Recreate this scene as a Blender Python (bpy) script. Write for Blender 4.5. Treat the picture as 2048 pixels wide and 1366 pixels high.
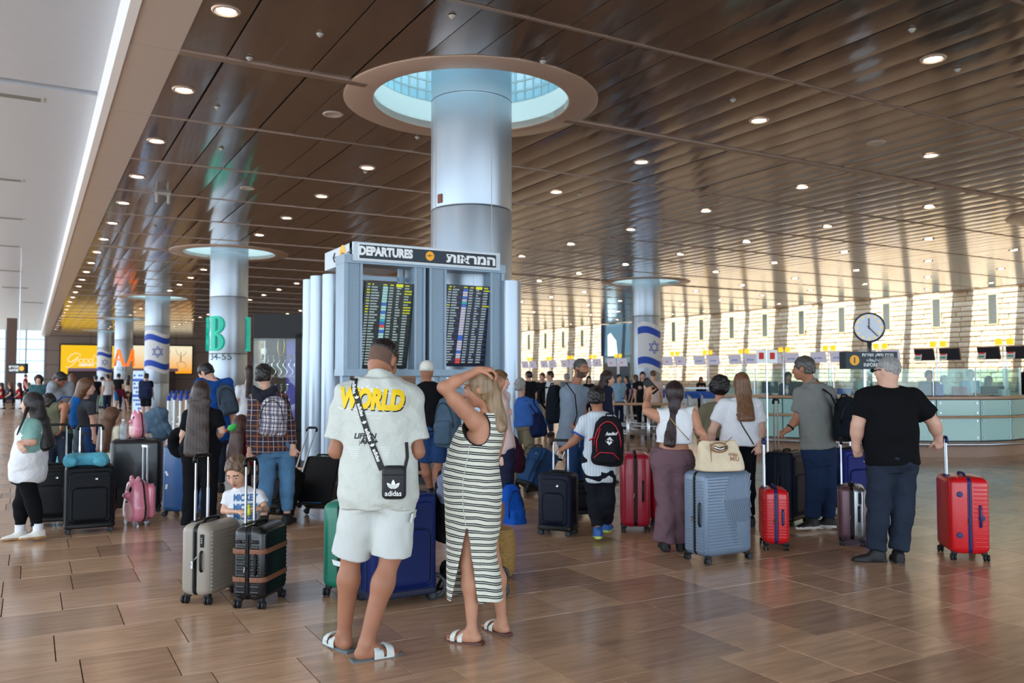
import bpy, math, random
import numpy as np
from math import pi, sin, cos, radians, sqrt, atan, tan
from mathutils import Vector, Matrix, Euler
from mathutils.bvhtree import BVHTree
for o in list(bpy.data.objects): bpy.data.objects.remove(o)
SC = bpy.context.scene; COL = SC.collection
rnd = random.Random(7)
# ------------------------------------------------------------------ camera, sky, sun, exposure
F = 1700.0; TH = atan(72 / F); YAW = radians(29.53); HC = 1.58
cam_d = bpy.data.cameras.new('camera'); cam = bpy.data.objects.new('camera', cam_d); COL.objects.link(cam)
cam.location = (0, 0, HC); cam.rotation_euler = (pi / 2 + TH, 0, -YAW)
cam_d.sensor_width = 36; cam_d.lens = 36 * F / 2048; cam_d.clip_end = 400; cam_d.clip_start = .05
cam_d.dof.use_dof = True; cam_d.dof.focus_distance = 5.4; cam_d.dof.aperture_fstop = 3.2
SC.camera = cam
w = bpy.data.worlds.new('world'); SC.world = w; w.use_nodes = True
_n = w.node_tree; _n.nodes.clear()
_o = _n.nodes.new('ShaderNodeOutputWorld'); _b = _n.nodes.new('ShaderNodeBackground')
_b.inputs[0].default_value = (.72, .87, 1, 1); _b.inputs[1].default_value = 2.2
_n.links.new(_b.outputs[0], _o.inputs[0])
def light(name, kind, loc, rot, energy, color, size=None, size_y=None, **k):
    d = bpy.data.lights.new(name, kind); d.energy = energy; d.color = color
    if size:
        d.shape = 'RECTANGLE'; d.size = size; d.size_y = size_y
    for a, v in k.items(): setattr(d, a, v)
    o = bpy.data.objects.new(name, d); COL.objects.link(o); o.location = loc; o.rotation_euler = rot
    return o
_s = light('sun', 'SUN', (0, 0, 30), (0, 0, 0), 14.0, (1, .93, .82), angle=radians(.8))
_s.rotation_euler = Vector((.74, .09, -1)).to_track_quat('-Z', 'Y').to_euler()
# daylight through the left glazed wall (x = -9) and the glazed front behind the camera (y = -14)
light('window_daylight', 'AREA', (-8.7, 40, 3.0), (0, -pi / 2, 0), 6000, (.74, .87, 1), 5.4, 108)
light('front_daylight', 'AREA', (12, -13.5, 2.9), (pi / 2, 0, 0), 3000, (.74, .87, 1), 44, 5.2)
SC.view_settings.view_transform = 'Standard'; SC.view_settings.look = 'None'
SC.view_settings.gamma = 1; SC.view_settings.use_curve_mapping = False
SC.view_settings.exposure = -0.28
SC.cycles.transparent_max_bounces = 32
# ------------------------------------------------------------------ picture measurements -> places in the hall
def ray(px, py):
    x = (px - 1024) / F; y = (683 - py) / F
    f = cos(TH) - y * sin(TH); u = sin(TH) + y * cos(TH)
    return x / f, u / f
def world(px, py, d):
    l, u = ray(px, py); l *= d
    return Vector((l * cos(YAW) + d * sin(YAW), -l * sin(YAW) + d * cos(YAW), HC + u * d))
def ground(px, py, z=0):
    l, u = ray(px, py); return world(px, py, (z - HC) / u), (z - HC) / u
def on_x(px, py, X):
    l, u = ray(px, py); return world(px, py, X / (l * cos(YAW) + sin(YAW)))
def on_y(px, py, Y):
    l, u = ray(px, py); return world(px, py, Y / (-l * sin(YAW) + cos(YAW)))
def project(p):
    x = p[0] * cos(YAW) - p[1] * sin(YAW); y = p[0] * sin(YAW) + p[1] * cos(YAW); z = p[2] - HC
    f = y * cos(TH) + z * sin(TH); u = -y * sin(TH) + z * cos(TH)
    if f < .05: return None
    return 1024 + F * x / f, 683 - F * u / f
class Frame:
    """ground place seen at pixel (px, py); local axes x = picture right, y = away, z = up"""
    def __init__(s, px, py, z=0):
        s.o, s.d = ground(px, py, z); s.lat = ray(px, py)[0] * s.d; s.yaw = -YAW
    def L(s, px, py, dd=0):
        l, u = ray(px, py); d = s.d + dd
        return np.array((l * d - s.lat, dd, HC + u * d))
# ------------------------------------------------------------------ objects and names
def link(o, parent=None):
    COL.objects.link(o)
    if parent is not None: o.parent = parent
    return o
def tag(o, label=None, cat=None, group=None, kind=None):
    if label: o['label'] = label
    if cat: o['category'] = cat
    if group: o['group'] = group
    if kind: o['kind'] = kind
    return o
def thing(name, label, cat, loc=(0, 0, 0), rot=(0, 0, 0), group=None):
    o = bpy.data.objects.new(name, None); o.empty_display_size = .1
    o.location = loc; o.rotation_euler = rot; link(o)
    return tag(o, label, cat, group)
def copy_tree(o, parent=None):
    c = o.copy(); COL.objects.link(c)
    if parent is not None: c.parent = parent
    for ch in list(o.children): copy_tree(ch, c)
    return c
# ------------------------------------------------------------------ materials
MATS = {}
def N(nt, t, **k):
    n = nt.nodes.new(t)
    for a, v in k.items(): setattr(n, a, v)
    return n
def srgb(r, g, b):
    f = lambda c: c / 12.92 if c <= .04045 else ((c + .055) / 1.055) ** 2.4
    return (f(r / 255), f(g / 255), f(b / 255), 1)
def mat(name, col, rough=.5, metal=0, bump=0, bscale=200, vary=0, vscale=8, emit=0, stretch=None, coat=0, spec=.5, alpha=1, trans=0, ecol=None, sheen=0, bdist=.01, bdet=2):
    if name in MATS: return MATS[name]
    m = bpy.data.materials.new(name); m.use_nodes = True; nt = m.node_tree
    b = nt.nodes['Principled BSDF']
    if len(col) == 3: col = srgb(*col)
    b.inputs['Base Color'].default_value = col; b.inputs['Roughness'].default_value = rough
    b.inputs['Metallic'].default_value = metal; b.inputs['Specular IOR Level'].default_value = spec
    b.inputs['Coat Weight'].default_value = coat; b.inputs['Coat Roughness'].default_value = .08
    b.inputs['Alpha'].default_value = alpha; b.inputs['Transmission Weight'].default_value = trans
    if sheen: b.inputs['Sheen Weight'].default_value = sheen; b.inputs['Sheen Roughness'].default_value = .6
    if emit:
        b.inputs['Emission Color'].default_value = ecol or col; b.inputs['Emission Strength'].default_value = emit
    if vary or bump:
        tc = N(nt, 'ShaderNodeTexCoord'); mp = N(nt, 'ShaderNodeMapping')
        nt.links.new(tc.outputs['Object'], mp.inputs[0])
        if stretch: mp.inputs['Scale'].default_value = stretch
        if vary:
            no = N(nt, 'ShaderNodeTexNoise'); no.inputs['Scale'].default_value = vscale; no.inputs['Detail'].default_value = 5
            nt.links.new(mp.outputs[0], no.inputs['Vector'])
            mx = N(nt, 'ShaderNodeMix', data_type='RGBA')
            mx.inputs[6].default_value = tuple(c * (1 - vary) for c in col[:3]) + (1,)
            mx.inputs[7].default_value = tuple(min(1, c * (1 + vary)) for c in col[:3]) + (1,)
            rp = N(nt, 'ShaderNodeMapRange'); rp.inputs[1].default_value = .3; rp.inputs[2].default_value = .7
            nt.links.new(no.outputs[0], rp.inputs[0]); nt.links.new(rp.outputs[0], mx.inputs[0])
            nt.links.new(mx.outputs[2], b.inputs['Base Color'])
        if bump:
            n2 = N(nt, 'ShaderNodeTexNoise'); n2.inputs['Scale'].default_value = bscale; n2.inputs['Detail'].default_value = bdet
            nt.links.new(mp.outputs[0], n2.inputs['Vector'])
            bp = N(nt, 'ShaderNodeBump'); bp.inputs['Strength'].default_value = bump; bp.inputs['Distance'].default_value = bdist
            nt.links.new(n2.outputs[0], bp.inputs['Height']); nt.links.new(bp.outputs[0], b.inputs['Normal'])
    MATS[name] = m; return m
def cloth(name, col, vary=.08): return mat(name, col, .9, bump=.8, bscale=9, bdist=.035, bdet=5, vary=vary, vscale=5, spec=.15)
def skin(name, col): return mat(name, col, .5, vary=.07, vscale=9, bump=.06, bscale=120, spec=.35)
def hairm(name, col): return mat(name, col, .38, vary=.35, vscale=60, stretch=(1, 1, .05), bump=.9, bscale=150, spec=.4, bdist=.006)
def glass(name, col, tint=.12, rough=.03):
    """architectural glass: mostly see-through, reflecting at grazing angles"""
    if name in MATS: return MATS[name]
    m = bpy.data.materials.new(name); m.use_nodes = True; nt = m.node_tree; nt.nodes.clear()
    o = N(nt, 'ShaderNodeOutputMaterial'); mx = N(nt, 'ShaderNodeMixShader'); t = N(nt, 'ShaderNodeBsdfTransparent')
    g = N(nt, 'ShaderNodeBsdfGlossy'); lw = N(nt, 'ShaderNodeLayerWeight'); lw.inputs[0].default_value = .5; pw = N(nt, 'ShaderNodeMath', operation='POWER'); pw.inputs[1].default_value = 4; nt.links.new(lw.outputs['Facing'], pw.inputs[0]); f = N(nt, 'ShaderNodeMath', operation='MULTIPLY_ADD'); f.inputs[1].default_value = .5; f.inputs[2].default_value = .035; nt.links.new(pw.outputs[0], f.inputs[0])
    d = N(nt, 'ShaderNodeBsdfDiffuse'); m2 = N(nt, 'ShaderNodeMixShader'); m2.inputs[0].default_value = tint
    t.inputs[0].default_value = col; g.inputs['Roughness'].default_value = rough; d.inputs[0].default_value = col
    L = nt.links.new
    L(t.outputs[0], m2.inputs[1]); L(d.outputs[0], m2.inputs[2]); L(f.outputs[0], mx.inputs[0]); L(m2.outputs[0], mx.inputs[1]); L(g.outputs[0], mx.inputs[2]); L(mx.outputs[0], o.inputs[0])
    MATS[name] = m; return m
# ------------------------------------------------------------------ hard-surface mesh builder
class MB:
    def __init__(s): s.v = []; s.f = []; s.m = []; s.mi = 0
    def add(s, vs, fs):
        o = len(s.v); s.v.extend([tuple(map(float, p)) for p in vs]); s.f.extend([tuple(i + o for i in f) for f in fs]); s.m.extend([s.mi] * len(fs)); return s
    def box(s, c, d, R=None):
        vs = [Vector((x * d[0] / 2, y * d[1] / 2, z * d[2] / 2)) for x in (-1, 1) for y in (-1, 1) for z in (-1, 1)]
        if R is not None: vs = [R @ v for v in vs]
        vs = [v + Vector(c) for v in vs]
        return s.add(vs, [(0, 1, 3, 2), (4, 6, 7, 5), (0, 4, 5, 1), (2, 3, 7, 6), (0, 2, 6, 4), (1, 5, 7, 3)])
    def bx(s, x0, x1, y0, y1, z0, z1): return s.box(((x0 + x1) / 2, (y0 + y1) / 2, (z0 + z1) / 2), (x1 - x0, y1 - y0, z1 - z0))
    def tube(s, path, r, n=8, closed=False, flat=1.0, caps=True):
        P = [Vector(p) for p in path]; k = len(P); rr = r if isinstance(r, (list, tuple)) else [r] * k
        vs = []; up = None
        for i, p in enumerate(P):
            if closed: t = P[(i + 1) % k] - P[i - 1]
            else: t = P[min(i + 1, k - 1)] - P[max(i - 1, 0)]
            if t.length < 1e-9: t = Vector((0, 0, 1))
            t.normalize()
            if up is None: up = Vector((0, 0, 1)) if abs(t.z) < .9 else Vector((1, 0, 0))
            a = (up - t * up.dot(t))
            if a.length < 1e-6: a = t.orthogonal()
            a.normalize(); b = t.cross(a); up = a
            for j in range(n):
                th = 2 * pi * (j + .5) / n
                vs.append(p + a * (rr[i] * flat * cos(th)) + b * (rr[i] * sin(th)))
        fs = []
        for i in range(k if closed else k - 1):
            i2 = (i + 1) % k
            for j in range(n):
                j2 = (j + 1) % n; fs.append((i * n + j, i * n + j2, i2 * n + j2, i2 * n + j))
        if not closed and caps:
            fs.append(tuple(range(n))[::-1]); fs.append(tuple((k - 1) * n + j for j in range(n)))
        return s.add(vs, fs)
    def cyl(s, a, b, r, n=16, r2=None): return s.tube([a, b], [r, r if r2 is None else r2], n)
    def lathe(s, prof, c=(0, 0, 0), n=32, R=None, close=False):
        vs = []
        for r, z in prof:
            for j in range(n):
                t = 2 * pi * j / n; v = Vector((r * cos(t), r * sin(t), z))
                if R is not None: v = R @ v
                vs.append(v + Vector(c))
        k = len(prof); fs = []
        for i in range(k if close else k - 1):
            for j in range(n):
                i2 = (i + 1) % k; j2 = (j + 1) % n; fs.append((i * n + j, i * n + j2, i2 * n + j2, i2 * n + j))
        return s.add(vs, fs)
    def rbox(s, x0, x1, y0, y1, z0, z1, rf=.03, rb=None, rz=.03, iny=(1, 1), n=4):
        """rounded box; rf, rb corner radii (plan) at the y0 and y1 sides, rz rounding top and bottom"""
        if rb is None: rb = rf
        k = 4; lv = []
        for i in range(k + 1):
            a = pi / 2 * i / k; lv.append((z0 + rz * (1 - sin(a)) if False else z0 + rz * (1 - cos(a)), rz * (1 - sin(a))))
        lv = lv + [(z0 + z1 - z, i) for z, i in reversed(lv)]
        vs = []
        for z, ins in lv:
            a0, a1 = x0 + ins, x1 - ins; b0, b1 = y0 + ins * iny[0], y1 - ins * iny[1]
            for (cx, cy, r, st) in ((a1, b1, rb, 0), (a0, b1, rb, 1), (a0, b0, rf, 2), (a1, b0, rf, 3)):
                r = max(.001, r); sx = -1 if st in (0, 3) else 1; sy = -1 if st in (0, 1) else 1
                for j in range(n + 1):
                    t = pi / 2 * (st + j / n); vs.append((cx + sx * r + r * cos(t), cy + sy * r + r * sin(t), z))
        m = 4 * (n + 1); fs = []
        for i in range(len(lv) - 1):
            for j in range(m):
                j2 = (j + 1) % m; fs.append((i * m + j, i * m + j2, (i + 1) * m + j2, (i + 1) * m + j))
        fs.append(tuple(range(m))[::-1]); fs.append(tuple((len(lv) - 1) * m + j for j in range(m)))
        return s.add(vs, fs)
    def prism(s, poly, z0, z1, M=None):
        n = len(poly); vs = [Vector((p[0], p[1], z0)) for p in poly] + [Vector((p[0], p[1], z1)) for p in poly]
        if M is not None: vs = [M @ v for v in vs]
        return s.add(vs, [tuple(range(n))[::-1], tuple(range(n, 2 * n))] + [(i, (i + 1) % n, n + (i + 1) % n, n + i) for i in range(n)])
    def mesh(s, name):
        me = bpy.data.meshes.new(name); me.from_pydata(s.v, [], s.f); return me
    def build(s, name, mats, parent=None, smooth=False, loc=None, kind=None, rot=None):
        me = s.mesh(name)
        if not isinstance(mats, (list, tuple)): mats = [mats]
        for m in mats: me.materials.append(m)
        if len(mats) > 1: me.polygons.foreach_set('material_index', s.m)
        if smooth:
            me.polygons.foreach_set('use_smooth', [True] * len(me.polygons))
            if smooth is not True: me.set_sharp_from_angle(angle=radians(smooth))
        me.update(); o = bpy.data.objects.new(name, me); link(o, parent)
        if loc is not None: o.location = loc
        if rot is not None: o.rotation_euler = rot
        if kind: o['kind'] = kind
        return o
_hebcache = {}
def text_verts(body, size=1.0, bold=0.0, align='CENTER', shear=0):
    cu = bpy.data.curves.new('t', 'FONT'); cu.body = body; cu.size = size; cu.align_x = align; cu.align_y = 'CENTER'
    cu.offset = bold; cu.resolution_u = 3; cu.shear = shear
    ob = bpy.data.objects.new('t', cu); me = bpy.data.meshes.new_from_object(ob)
    vs = [tuple(v.co) for v in me.vertices]; fs = [tuple(p.vertices) for p in me.polygons]
    bpy.data.objects.remove(ob); bpy.data.curves.remove(cu); bpy.data.meshes.remove(me)
    return vs, fs
def text(mb, body, M, size, bold=0, align='CENTER', sx=1, shear=0, fn=None, fit=None):
    vs, fs = text_verts(body, size, bold, align, shear)
    if fit:
        a = min(v[0] for v in vs); b = max(v[0] for v in vs); sx = fit / (b - a)
        if align == 'LEFT': vs = [(v[0] - a, v[1], v[2]) for v in vs]
        elif align == 'RIGHT': vs = [(v[0] - b, v[1], v[2]) for v in vs]
    vs = [Vector((v[0] * sx, v[1], v[2])) for v in vs]
    mb.add([fn(M @ v) if fn else M @ v for v in vs], fs)
def plane_m(o, xd, yd):
    """matrix: text plane with origin o, x direction xd, y direction yd"""
    x = Vector(xd).normalized(); y = Vector(yd).normalized(); z = x.cross(y)
    return Matrix(((x[0], y[0], z[0], o[0]), (x[1], y[1], z[1], o[1]), (x[2], y[2], z[2], o[2]), (0, 0, 0, 1)))
# ------------------------------------------------------------------ the hall
ZC = 5.68; XC = (5.65, 23.0); YC = (11.2, 28.9, 47.0, 65.0, 82.5)
COLS = [(5.65, 11.2), (5.65, 28.9), (5.65, 47.0), (5.65, 65.0), (5.65, 82.5), (23.0, 11.2), (23.0, 28.9), (23.0, 47.0), (23.0, 65.0)]
def stone_mat(name, island):
    m = bpy.data.materials.new(name); m.use_nodes = True; nt = m.node_tree; b = nt.nodes['Principled BSDF']; L = nt.links.new
    if island:
        g = N(nt, 'ShaderNodeNewGeometry'); rn = g.outputs['Random Per Island']
    else:
        g = N(nt, 'ShaderNodeObjectInfo'); rn = g.outputs['Random']
    g2 = N(nt, 'ShaderNodeNewGeometry'); mp = N(nt, 'ShaderNodeMapping'); mp.inputs['Scale'].default_value = (1.6, 12, 1)
    L(g2.outputs['Position'], mp.inputs[0])
    of = N(nt, 'ShaderNodeVectorMath', operation='SCALE'); of.inputs[0].default_value = (37, 53, 11); L(rn, of.inputs['Scale'])
    ad = N(nt, 'ShaderNodeVectorMath', operation='ADD'); L(mp.outputs[0], ad.inputs[0]); L(of.outputs[0], ad.inputs[1])
    no = N(nt, 'ShaderNodeTexNoise'); no.inputs['Scale'].default_value = 1.6; no.inputs['Detail'].default_value = 6; no.inputs['Distortion'].default_value = .6
    L(ad.outputs[0], no.inputs['Vector'])
    r1 = N(nt, 'ShaderNodeValToRGB'); e = r1.color_ramp.elements
    e[0].position = 0; e[0].color = srgb(166, 132, 106); e[1].position = 1; e[1].color = srgb(208, 168, 134)
    k = r1.color_ramp.elements.new(.5); k.color = srgb(190, 150, 118)
    L(rn, r1.inputs[0])
    r2 = N(nt, 'ShaderNodeMapRange'); r2.inputs[1].default_value = .34; r2.inputs[2].default_value = .62; r2.inputs[3].default_value = .80; r2.inputs[4].default_value = 1.06
    L(no.outputs[0], r2.inputs[0])
    mu = N(nt, 'ShaderNodeVectorMath', operation='SCALE'); L(r1.outputs[0], mu.inputs[0]); L(r2.outputs[0], mu.inputs['Scale'])
    # fossil specks
    vo = N(nt, 'ShaderNodeTexVoronoi'); vo.inputs['Scale'].default_value = 55; L(g2.outputs['Position'], vo.inputs['Vector'])
    r3 = N(nt, 'ShaderNodeMapRange'); r3.inputs[1].default_value = .03; r3.inputs[2].default_value = .12; r3.inputs[3].default_value = .75; r3.inputs[4].default_value = 1
    L(vo.outputs['Distance'], r3.inputs[0])
    m2 = N(nt, 'ShaderNodeVectorMath', operation='SCALE'); L(mu.outputs[0], m2.inputs[0]); L(r3.outputs[0], m2.inputs['Scale'])
    L(m2.outputs[0], b.inputs['Base Color'])
    n3 = N(nt, 'ShaderNodeTexNoise'); n3.inputs['Scale'].default_value = 2.4; n3.inputs['Detail'].default_value = 3; L(g2.outputs['Position'], n3.inputs['Vector'])
    r4 = N(nt, 'ShaderNodeMapRange'); r4.inputs[3].default_value = .13; r4.inputs[4].default_value = .26; L(n3.outputs[0], r4.inputs[0]); L(r4.outputs[0], b.inputs['Roughness'])
    bp = N(nt, 'ShaderNodeBump'); bp.inputs['Strength'].default_value = .05; bp.inputs['Distance'].default_value = .003; L(no.outputs[0], bp.inputs['Height']); L(bp.outputs[0], b.inputs['Normal'])
    b.inputs['Specular IOR Level'].default_value = .75
    return m
M_T1 = stone_mat('floor_stone', False); M_T2 = stone_mat('floor_stone_far', True)
M_GROUT = mat('grout', (70, 52, 42), .8)
floor = MB().bx(-9, 41.4, -14, 95, -.2, -.012).build('floor', M_GROUT); floor['kind'] = 'structure'
# tiles: rows .585 deep running along x, random lengths
tiles = []; rr = random.Random(3)
y = -4.0 + .07
while y < 95:
    x = -9 + rr.random() * .3; far = y > 45
    while x < 41.2:
        wd = rr.choice((.46, .46, .58, .7, .36, .82)) * (3 if far else 1)
        tiles.append((x, min(x + wd, 41.3), y, y + (.585 if not far else .585))); x += wd
    y += .585
def pix_area(x0, x1, y0, y1, z):
    P = [project((a, b, z)) for a, b in ((x0, y0), (x1, y0), (x1, y1), (x0, y1))]
    if any(p is None for p in P): return -1
    cx = sum(p[0] for p in P) / 4; cy = sum(p[1] for p in P) / 4
    if cx < -60 or cx > 2108 or cy < -40 or cy > 1420: return -1
    return abs(sum(P[i][0] * P[(i + 1) % 4][1] - P[(i + 1) % 4][0] * P[i][1] for i in range(4))) / 2
def slab(mb, x0, x1, y0, y1, g=.0016, z=0):
    x0 += g; x1 -= g; y0 += g; y1 -= g; c = .002
    vs = [(x0, y0, z - .01), (x1, y0, z - .01), (x1, y1, z - .01), (x0, y1, z - .01), (x0 + c, y0 + c, z), (x1 - c, y0 + c, z), (x1 - c, y1 - c, z), (x0 + c, y1 - c, z)]
    mb.add(vs, [(4, 5, 6, 7), (0, 1, 5, 4), (1, 2, 6, 5), (2, 3, 7, 6), (3, 0, 4, 7)])
sc = sorted(((pix_area(*t, 0), t) for t in tiles), key=lambda a: -a[0])
tm = {}
rest = MB(); n = 0
for a, t in sc:
    if n < 300 and a > 0:
        n += 1; wd = round(t[1] - t[0], 3)
        if wd not in tm:
            q = MB(); slab(q, -wd / 2, wd / 2, -.2925, .2925); tm[wd] = q.mesh('floor_tile'); tm[wd].materials.append(M_T1)
        o = bpy.data.objects.new('floor_tile', tm[wd]); link(o, floor); o.location = ((t[0] + t[1]) / 2, (t[2] + t[3]) / 2, rr.uniform(-.0004, .0004))
    else: slab(rest, *t, z=rr.uniform(-.0006, .0002), g=.0016 if t[2] < 30 else .003)
rest.build('floor_tiles', M_T2, floor, kind='stuff')
# ---- ceiling
M_PAN = bpy.data.materials.new('ceiling_panel_metal'); M_PAN.use_nodes = True
def _pan():
    nt = M_PAN.node_tree; b = nt.nodes['Principled BSDF']; L = nt.links.new
    g = N(nt, 'ShaderNodeNewGeometry'); no = N(nt, 'ShaderNodeTexNoise'); no.inputs['Scale'].default_value = .9; no.inputs['Detail'].default_value = 4
    L(g.outputs['Position'], no.inputs['Vector'])
    mx = N(nt, 'ShaderNodeMix', data_type='RGBA'); mx.inputs[6].default_value = srgb(118, 104, 97); mx.inputs[7].default_value = srgb(136, 121, 112); L(no.outputs[0], mx.inputs[0])
    L(mx.outputs[2], b.inputs['Base Color']); b.inputs['Metallic'].default_value = .75; b.inputs['Roughness'].default_value = .14; b.inputs['Coat Weight'].default_value = .3; b.inputs['Coat Roughness'].default_value = .06
    n2 = N(nt, 'ShaderNodeTexNoise'); n2.inputs['Scale'].default_value = 3.2; n2.inputs['Detail'].default_value = 2
    mp = N(nt, 'ShaderNodeMapping'); mp.inputs['Scale'].default_value = (1.6, .5, 1); L(g.outputs['Position'], mp.inputs[0]); L(mp.outputs[0], n2.inputs['Vector'])
    bp = N(nt, 'ShaderNodeBump'); bp.inputs['Strength'].default_value = .15; bp.inputs['Distance'].default_value = .02; L(n2.outputs[0], bp.inputs['Height']); L(bp.outputs[0], b.inputs['Normal'])
_pan()
M_BACK = mat('ceiling_void', (118, 102, 92), .8); M_RIM = mat('ceiling_rim', (186, 160, 142), .35, .2)  # void colour lightened so the joints look like edges catching light
M_BAND = mat('bulkhead_paint', (192, 180, 170), .3, .15); M_WHITE = mat('white_plaster', (176, 184, 194), .35, vary=.02)
M_JOINT = mat('ceiling_rail', (150, 128, 114), .35, .5)
ceil = thing('ceiling', None, None); ceil['kind'] = 'structure'
def near_hole(x0, x1, y0, y1, r):
    for cx, cy in COLS:
        dx = max(x0 - cx, 0, cx - x1); dy = max(y0 - cy, 0, cy - y1)
        if dx * dx + dy * dy < r * r: return True
    return False
def panel(mb, x0, x1, y0, y1, cut=False):
    g = .006; x0 += g; x1 -= g; y0 += .012; y1 -= .012; nx = 6; ny = 30 if cut else 1
    if cut: nx = 12
    vs = []; fs = []
    for j in range(ny + 1):
        for i in range(nx + 1):
            u = i / nx; vs.append((x0 + (x1 - x0) * u, y0 + (y1 - y0) * j / ny, ZC - .004 + .0055 * (2 * u - 1) ** 2))
    for j in range(ny):
        for i in range(nx):
            a = j * (nx + 1) + i
            c = (vs[a][0] + vs[a + nx + 2][0]) / 2, (vs[a][1] + vs[a + nx + 2][1]) / 2
            if cut and any((c[0] - p) ** 2 + (c[1] - q) ** 2 < 1.6 ** 2 for p, q in COLS): continue
            fs.append((a, a + nx + 1, a + nx + 2, a + 1))
    e = [(0, nx, .03), (ny * (nx + 1), ny * (nx + 1) + nx, .03)]
    if not cut:   # turned-up edges
        a0, a1, b0, b1 = 0, nx, nx + 1, 2 * nx + 1; k = len(vs)
        vs += [(vs[i][0], vs[i][1], ZC + .03) for i in (a0, a1, b1, b0)]
        fs += [(a0, b0, k + 3, k), (a1, k + 1, k + 2, b1), (a0, k, k + 1, a1), (b0, b1, k + 2, k + 3)]
    mb.add(vs, fs)
pans = []
for i in range(67):
    for j in range(-5, 29):
        x0 = 1.55 + .55 * i; y0 = 11.2 + 3 * j
        if x0 > 37.9 or y0 > 95: continue
        pans.append((x0, min(x0 + .55, 38.0), y0, min(y0 + 3, 95)))
sc = sorted(((pix_area(*t, ZC), t) for t in pans), key=lambda a: -a[0])
pmesh = None; rest = MB(); n = 0
for a, t in sc:
    cut = near_hole(*t, 1.62)
    if n < 300 and a > 0:
        n += 1
        if cut or t[1] - t[0] < .54 or t[3] - t[2] < 2.9:
            q = MB(); panel(q, *t, cut=cut); q.build('ceiling_panel', M_PAN, ceil, smooth=50)
        else:
            if pmesh is None:
                q = MB(); panel(q, -.275, .275, -1.5, 1.5); o = q.build('ceiling_panel', M_PAN, ceil, smooth=50); pmesh = o.data
            else: o = link(bpy.data.objects.new('ceiling_panel', pmesh), ceil)
            o.location = (t[0] + .275, t[2] + 1.5, rr.uniform(-.002, .002)); o.rotation_euler = (rr.uniform(-.0008, .0008), rr.uniform(-.003, .003), 0)
    else: panel(rest, *t, cut=cut)
rest.build('ceiling_panels', M_PAN, ceil, smooth=50, kind='stuff')
bk = MB()   # closed roof above the panels, open over the column drums and over the wall gap
xs = np.arange(1.2, 38.01, .4); ys = np.arange(-14.2, 95.2, .4)
def holed(mb, z, x0, x1, y0, y1, st, r):
    nx = int(round((x1 - x0) / st)); ny = int(round((y1 - y0) / st))
    vs = [(x0 + (x1 - x0) * i / nx, y0 + (y1 - y0) * j / ny, z) for j in range(ny + 1) for i in range(nx + 1)]
    fs = []
    for j in range(ny):
        for i in range(nx):
            c = (x0 + (x1 - x0) * (i + .5) / nx, y0 + (y1 - y0) * (j + .5) / ny)
            if any(abs(c[0] - p) < r and abs(c[1] - q) < r for p, q in COLS): continue
            a = j * (nx + 1) + i; fs.append((a, a + 1, a + nx + 2, a + nx + 1))
    mb.add(vs, fs)
holed(bk, ZC + .10, 1.2, 38.0, -14, 95.6, .8, 1.7)
bk.bx(37.8, 38.0, -14, 95, ZC - .015, ZC + .25)
for cx, cy in COLS:
    for k in range(48):
        a0, a1 = 2 * pi * k / 48, 2 * pi * (k + 1) / 48
        bk.add([(cx + r * cos(a), cy + r * sin(a), ZC + .12) for r, a in ((1.45, a0), (3.0, a0), (3.0, a1), (1.45, a1))], [(0, 1, 2, 3)])
bk.build('roof_deck', M_BACK, ceil)
jm = MB()
for j, yy in enumerate(np.arange(11.2 - 15, 95, 3)):
    wd = .05 if abs(yy - 8.2) < .1 else .035 if abs((yy - 11.2) % 18) > 1 else .14
    for x0, x1 in ((1.55, 4.0), (7.3, 21.3), (24.7, 38)) if any(abs(yy - c[1]) < 1 for c in COLS) else ((1.55, 38),):
        jm.bx(x0, x1, yy - wd / 2, yy + wd / 2, ZC - .016 - (.012 if wd > .1 else 0), ZC + .03)
jm.build('cross_rail', M_JOINT, ceil)
# bulkhead band and the raised white ceiling on the left
b = MB()
for j in range(-5, 29):
    b.bx(.97, 1.545, 11.2 + 3 * j + .006, 14.2 + 3 * j - .006, ZC - .012, ZC + .5)
o = b.build('bulkhead', M_BAND); o['kind'] = 'structure'; o.name = 'trim_1'
b = MB(); b.bx(.86, .968, -14, 95, ZC - .03, 6.4)
o = b.build('trim_2', mat('white_edge', (236, 238, 240), .4)); o['kind'] = 'structure'
b = MB()
g0 = onz = ground(110, 175, 6.15)[0].y
b.bx(-9, .86, -14, g0 - .12, 6.15, 6.3); b.bx(-9, .86, g0 + .12, 95, 6.15, 6.3)
o = b.build('ceiling_raised', M_WHITE, ceil); MB().bx(-9, .86, g0 - .13, g0 + .13, 6.26, 6.32).build('shadow_gap', M_BACK, ceil)
M_VENT = mat('vent_grille', (176, 176, 170), .6); M_VSL = mat('vent_slats', (120, 120, 118), .6)
for px, py, wd, dp in ((18, 190, 1.0, .26), (2, 357, .9, .28), (8, 435, 1.0, .28), (8, 491, 1.0, .3), (14, 541, 1.1, .4), (30, 575, 1.2, .5), (66, 605, 1.2, .5)):
    p, _ = ground(px, py, 6.15)
    v = thing('ceiling_vent', 'pale slatted air vent set in the raised white ceiling', 'vent', (p.x, p.y, 6.15), group='air vents in the white ceiling')
    MB().bx(-wd / 2, wd / 2, -dp / 2, dp / 2, -.015, 0).build('vent_frame', M_VENT, v)
    q = MB()
    for i in range(5): q.bx(-wd / 2 + .05, wd / 2 - .05, -dp / 2 + .03 + i * (dp - .06) / 5, -dp / 2 + .03 + (i + .5) * (dp - .06) / 5, -.022, -.012)
    q.build('slats', M_VSL, v)
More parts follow.
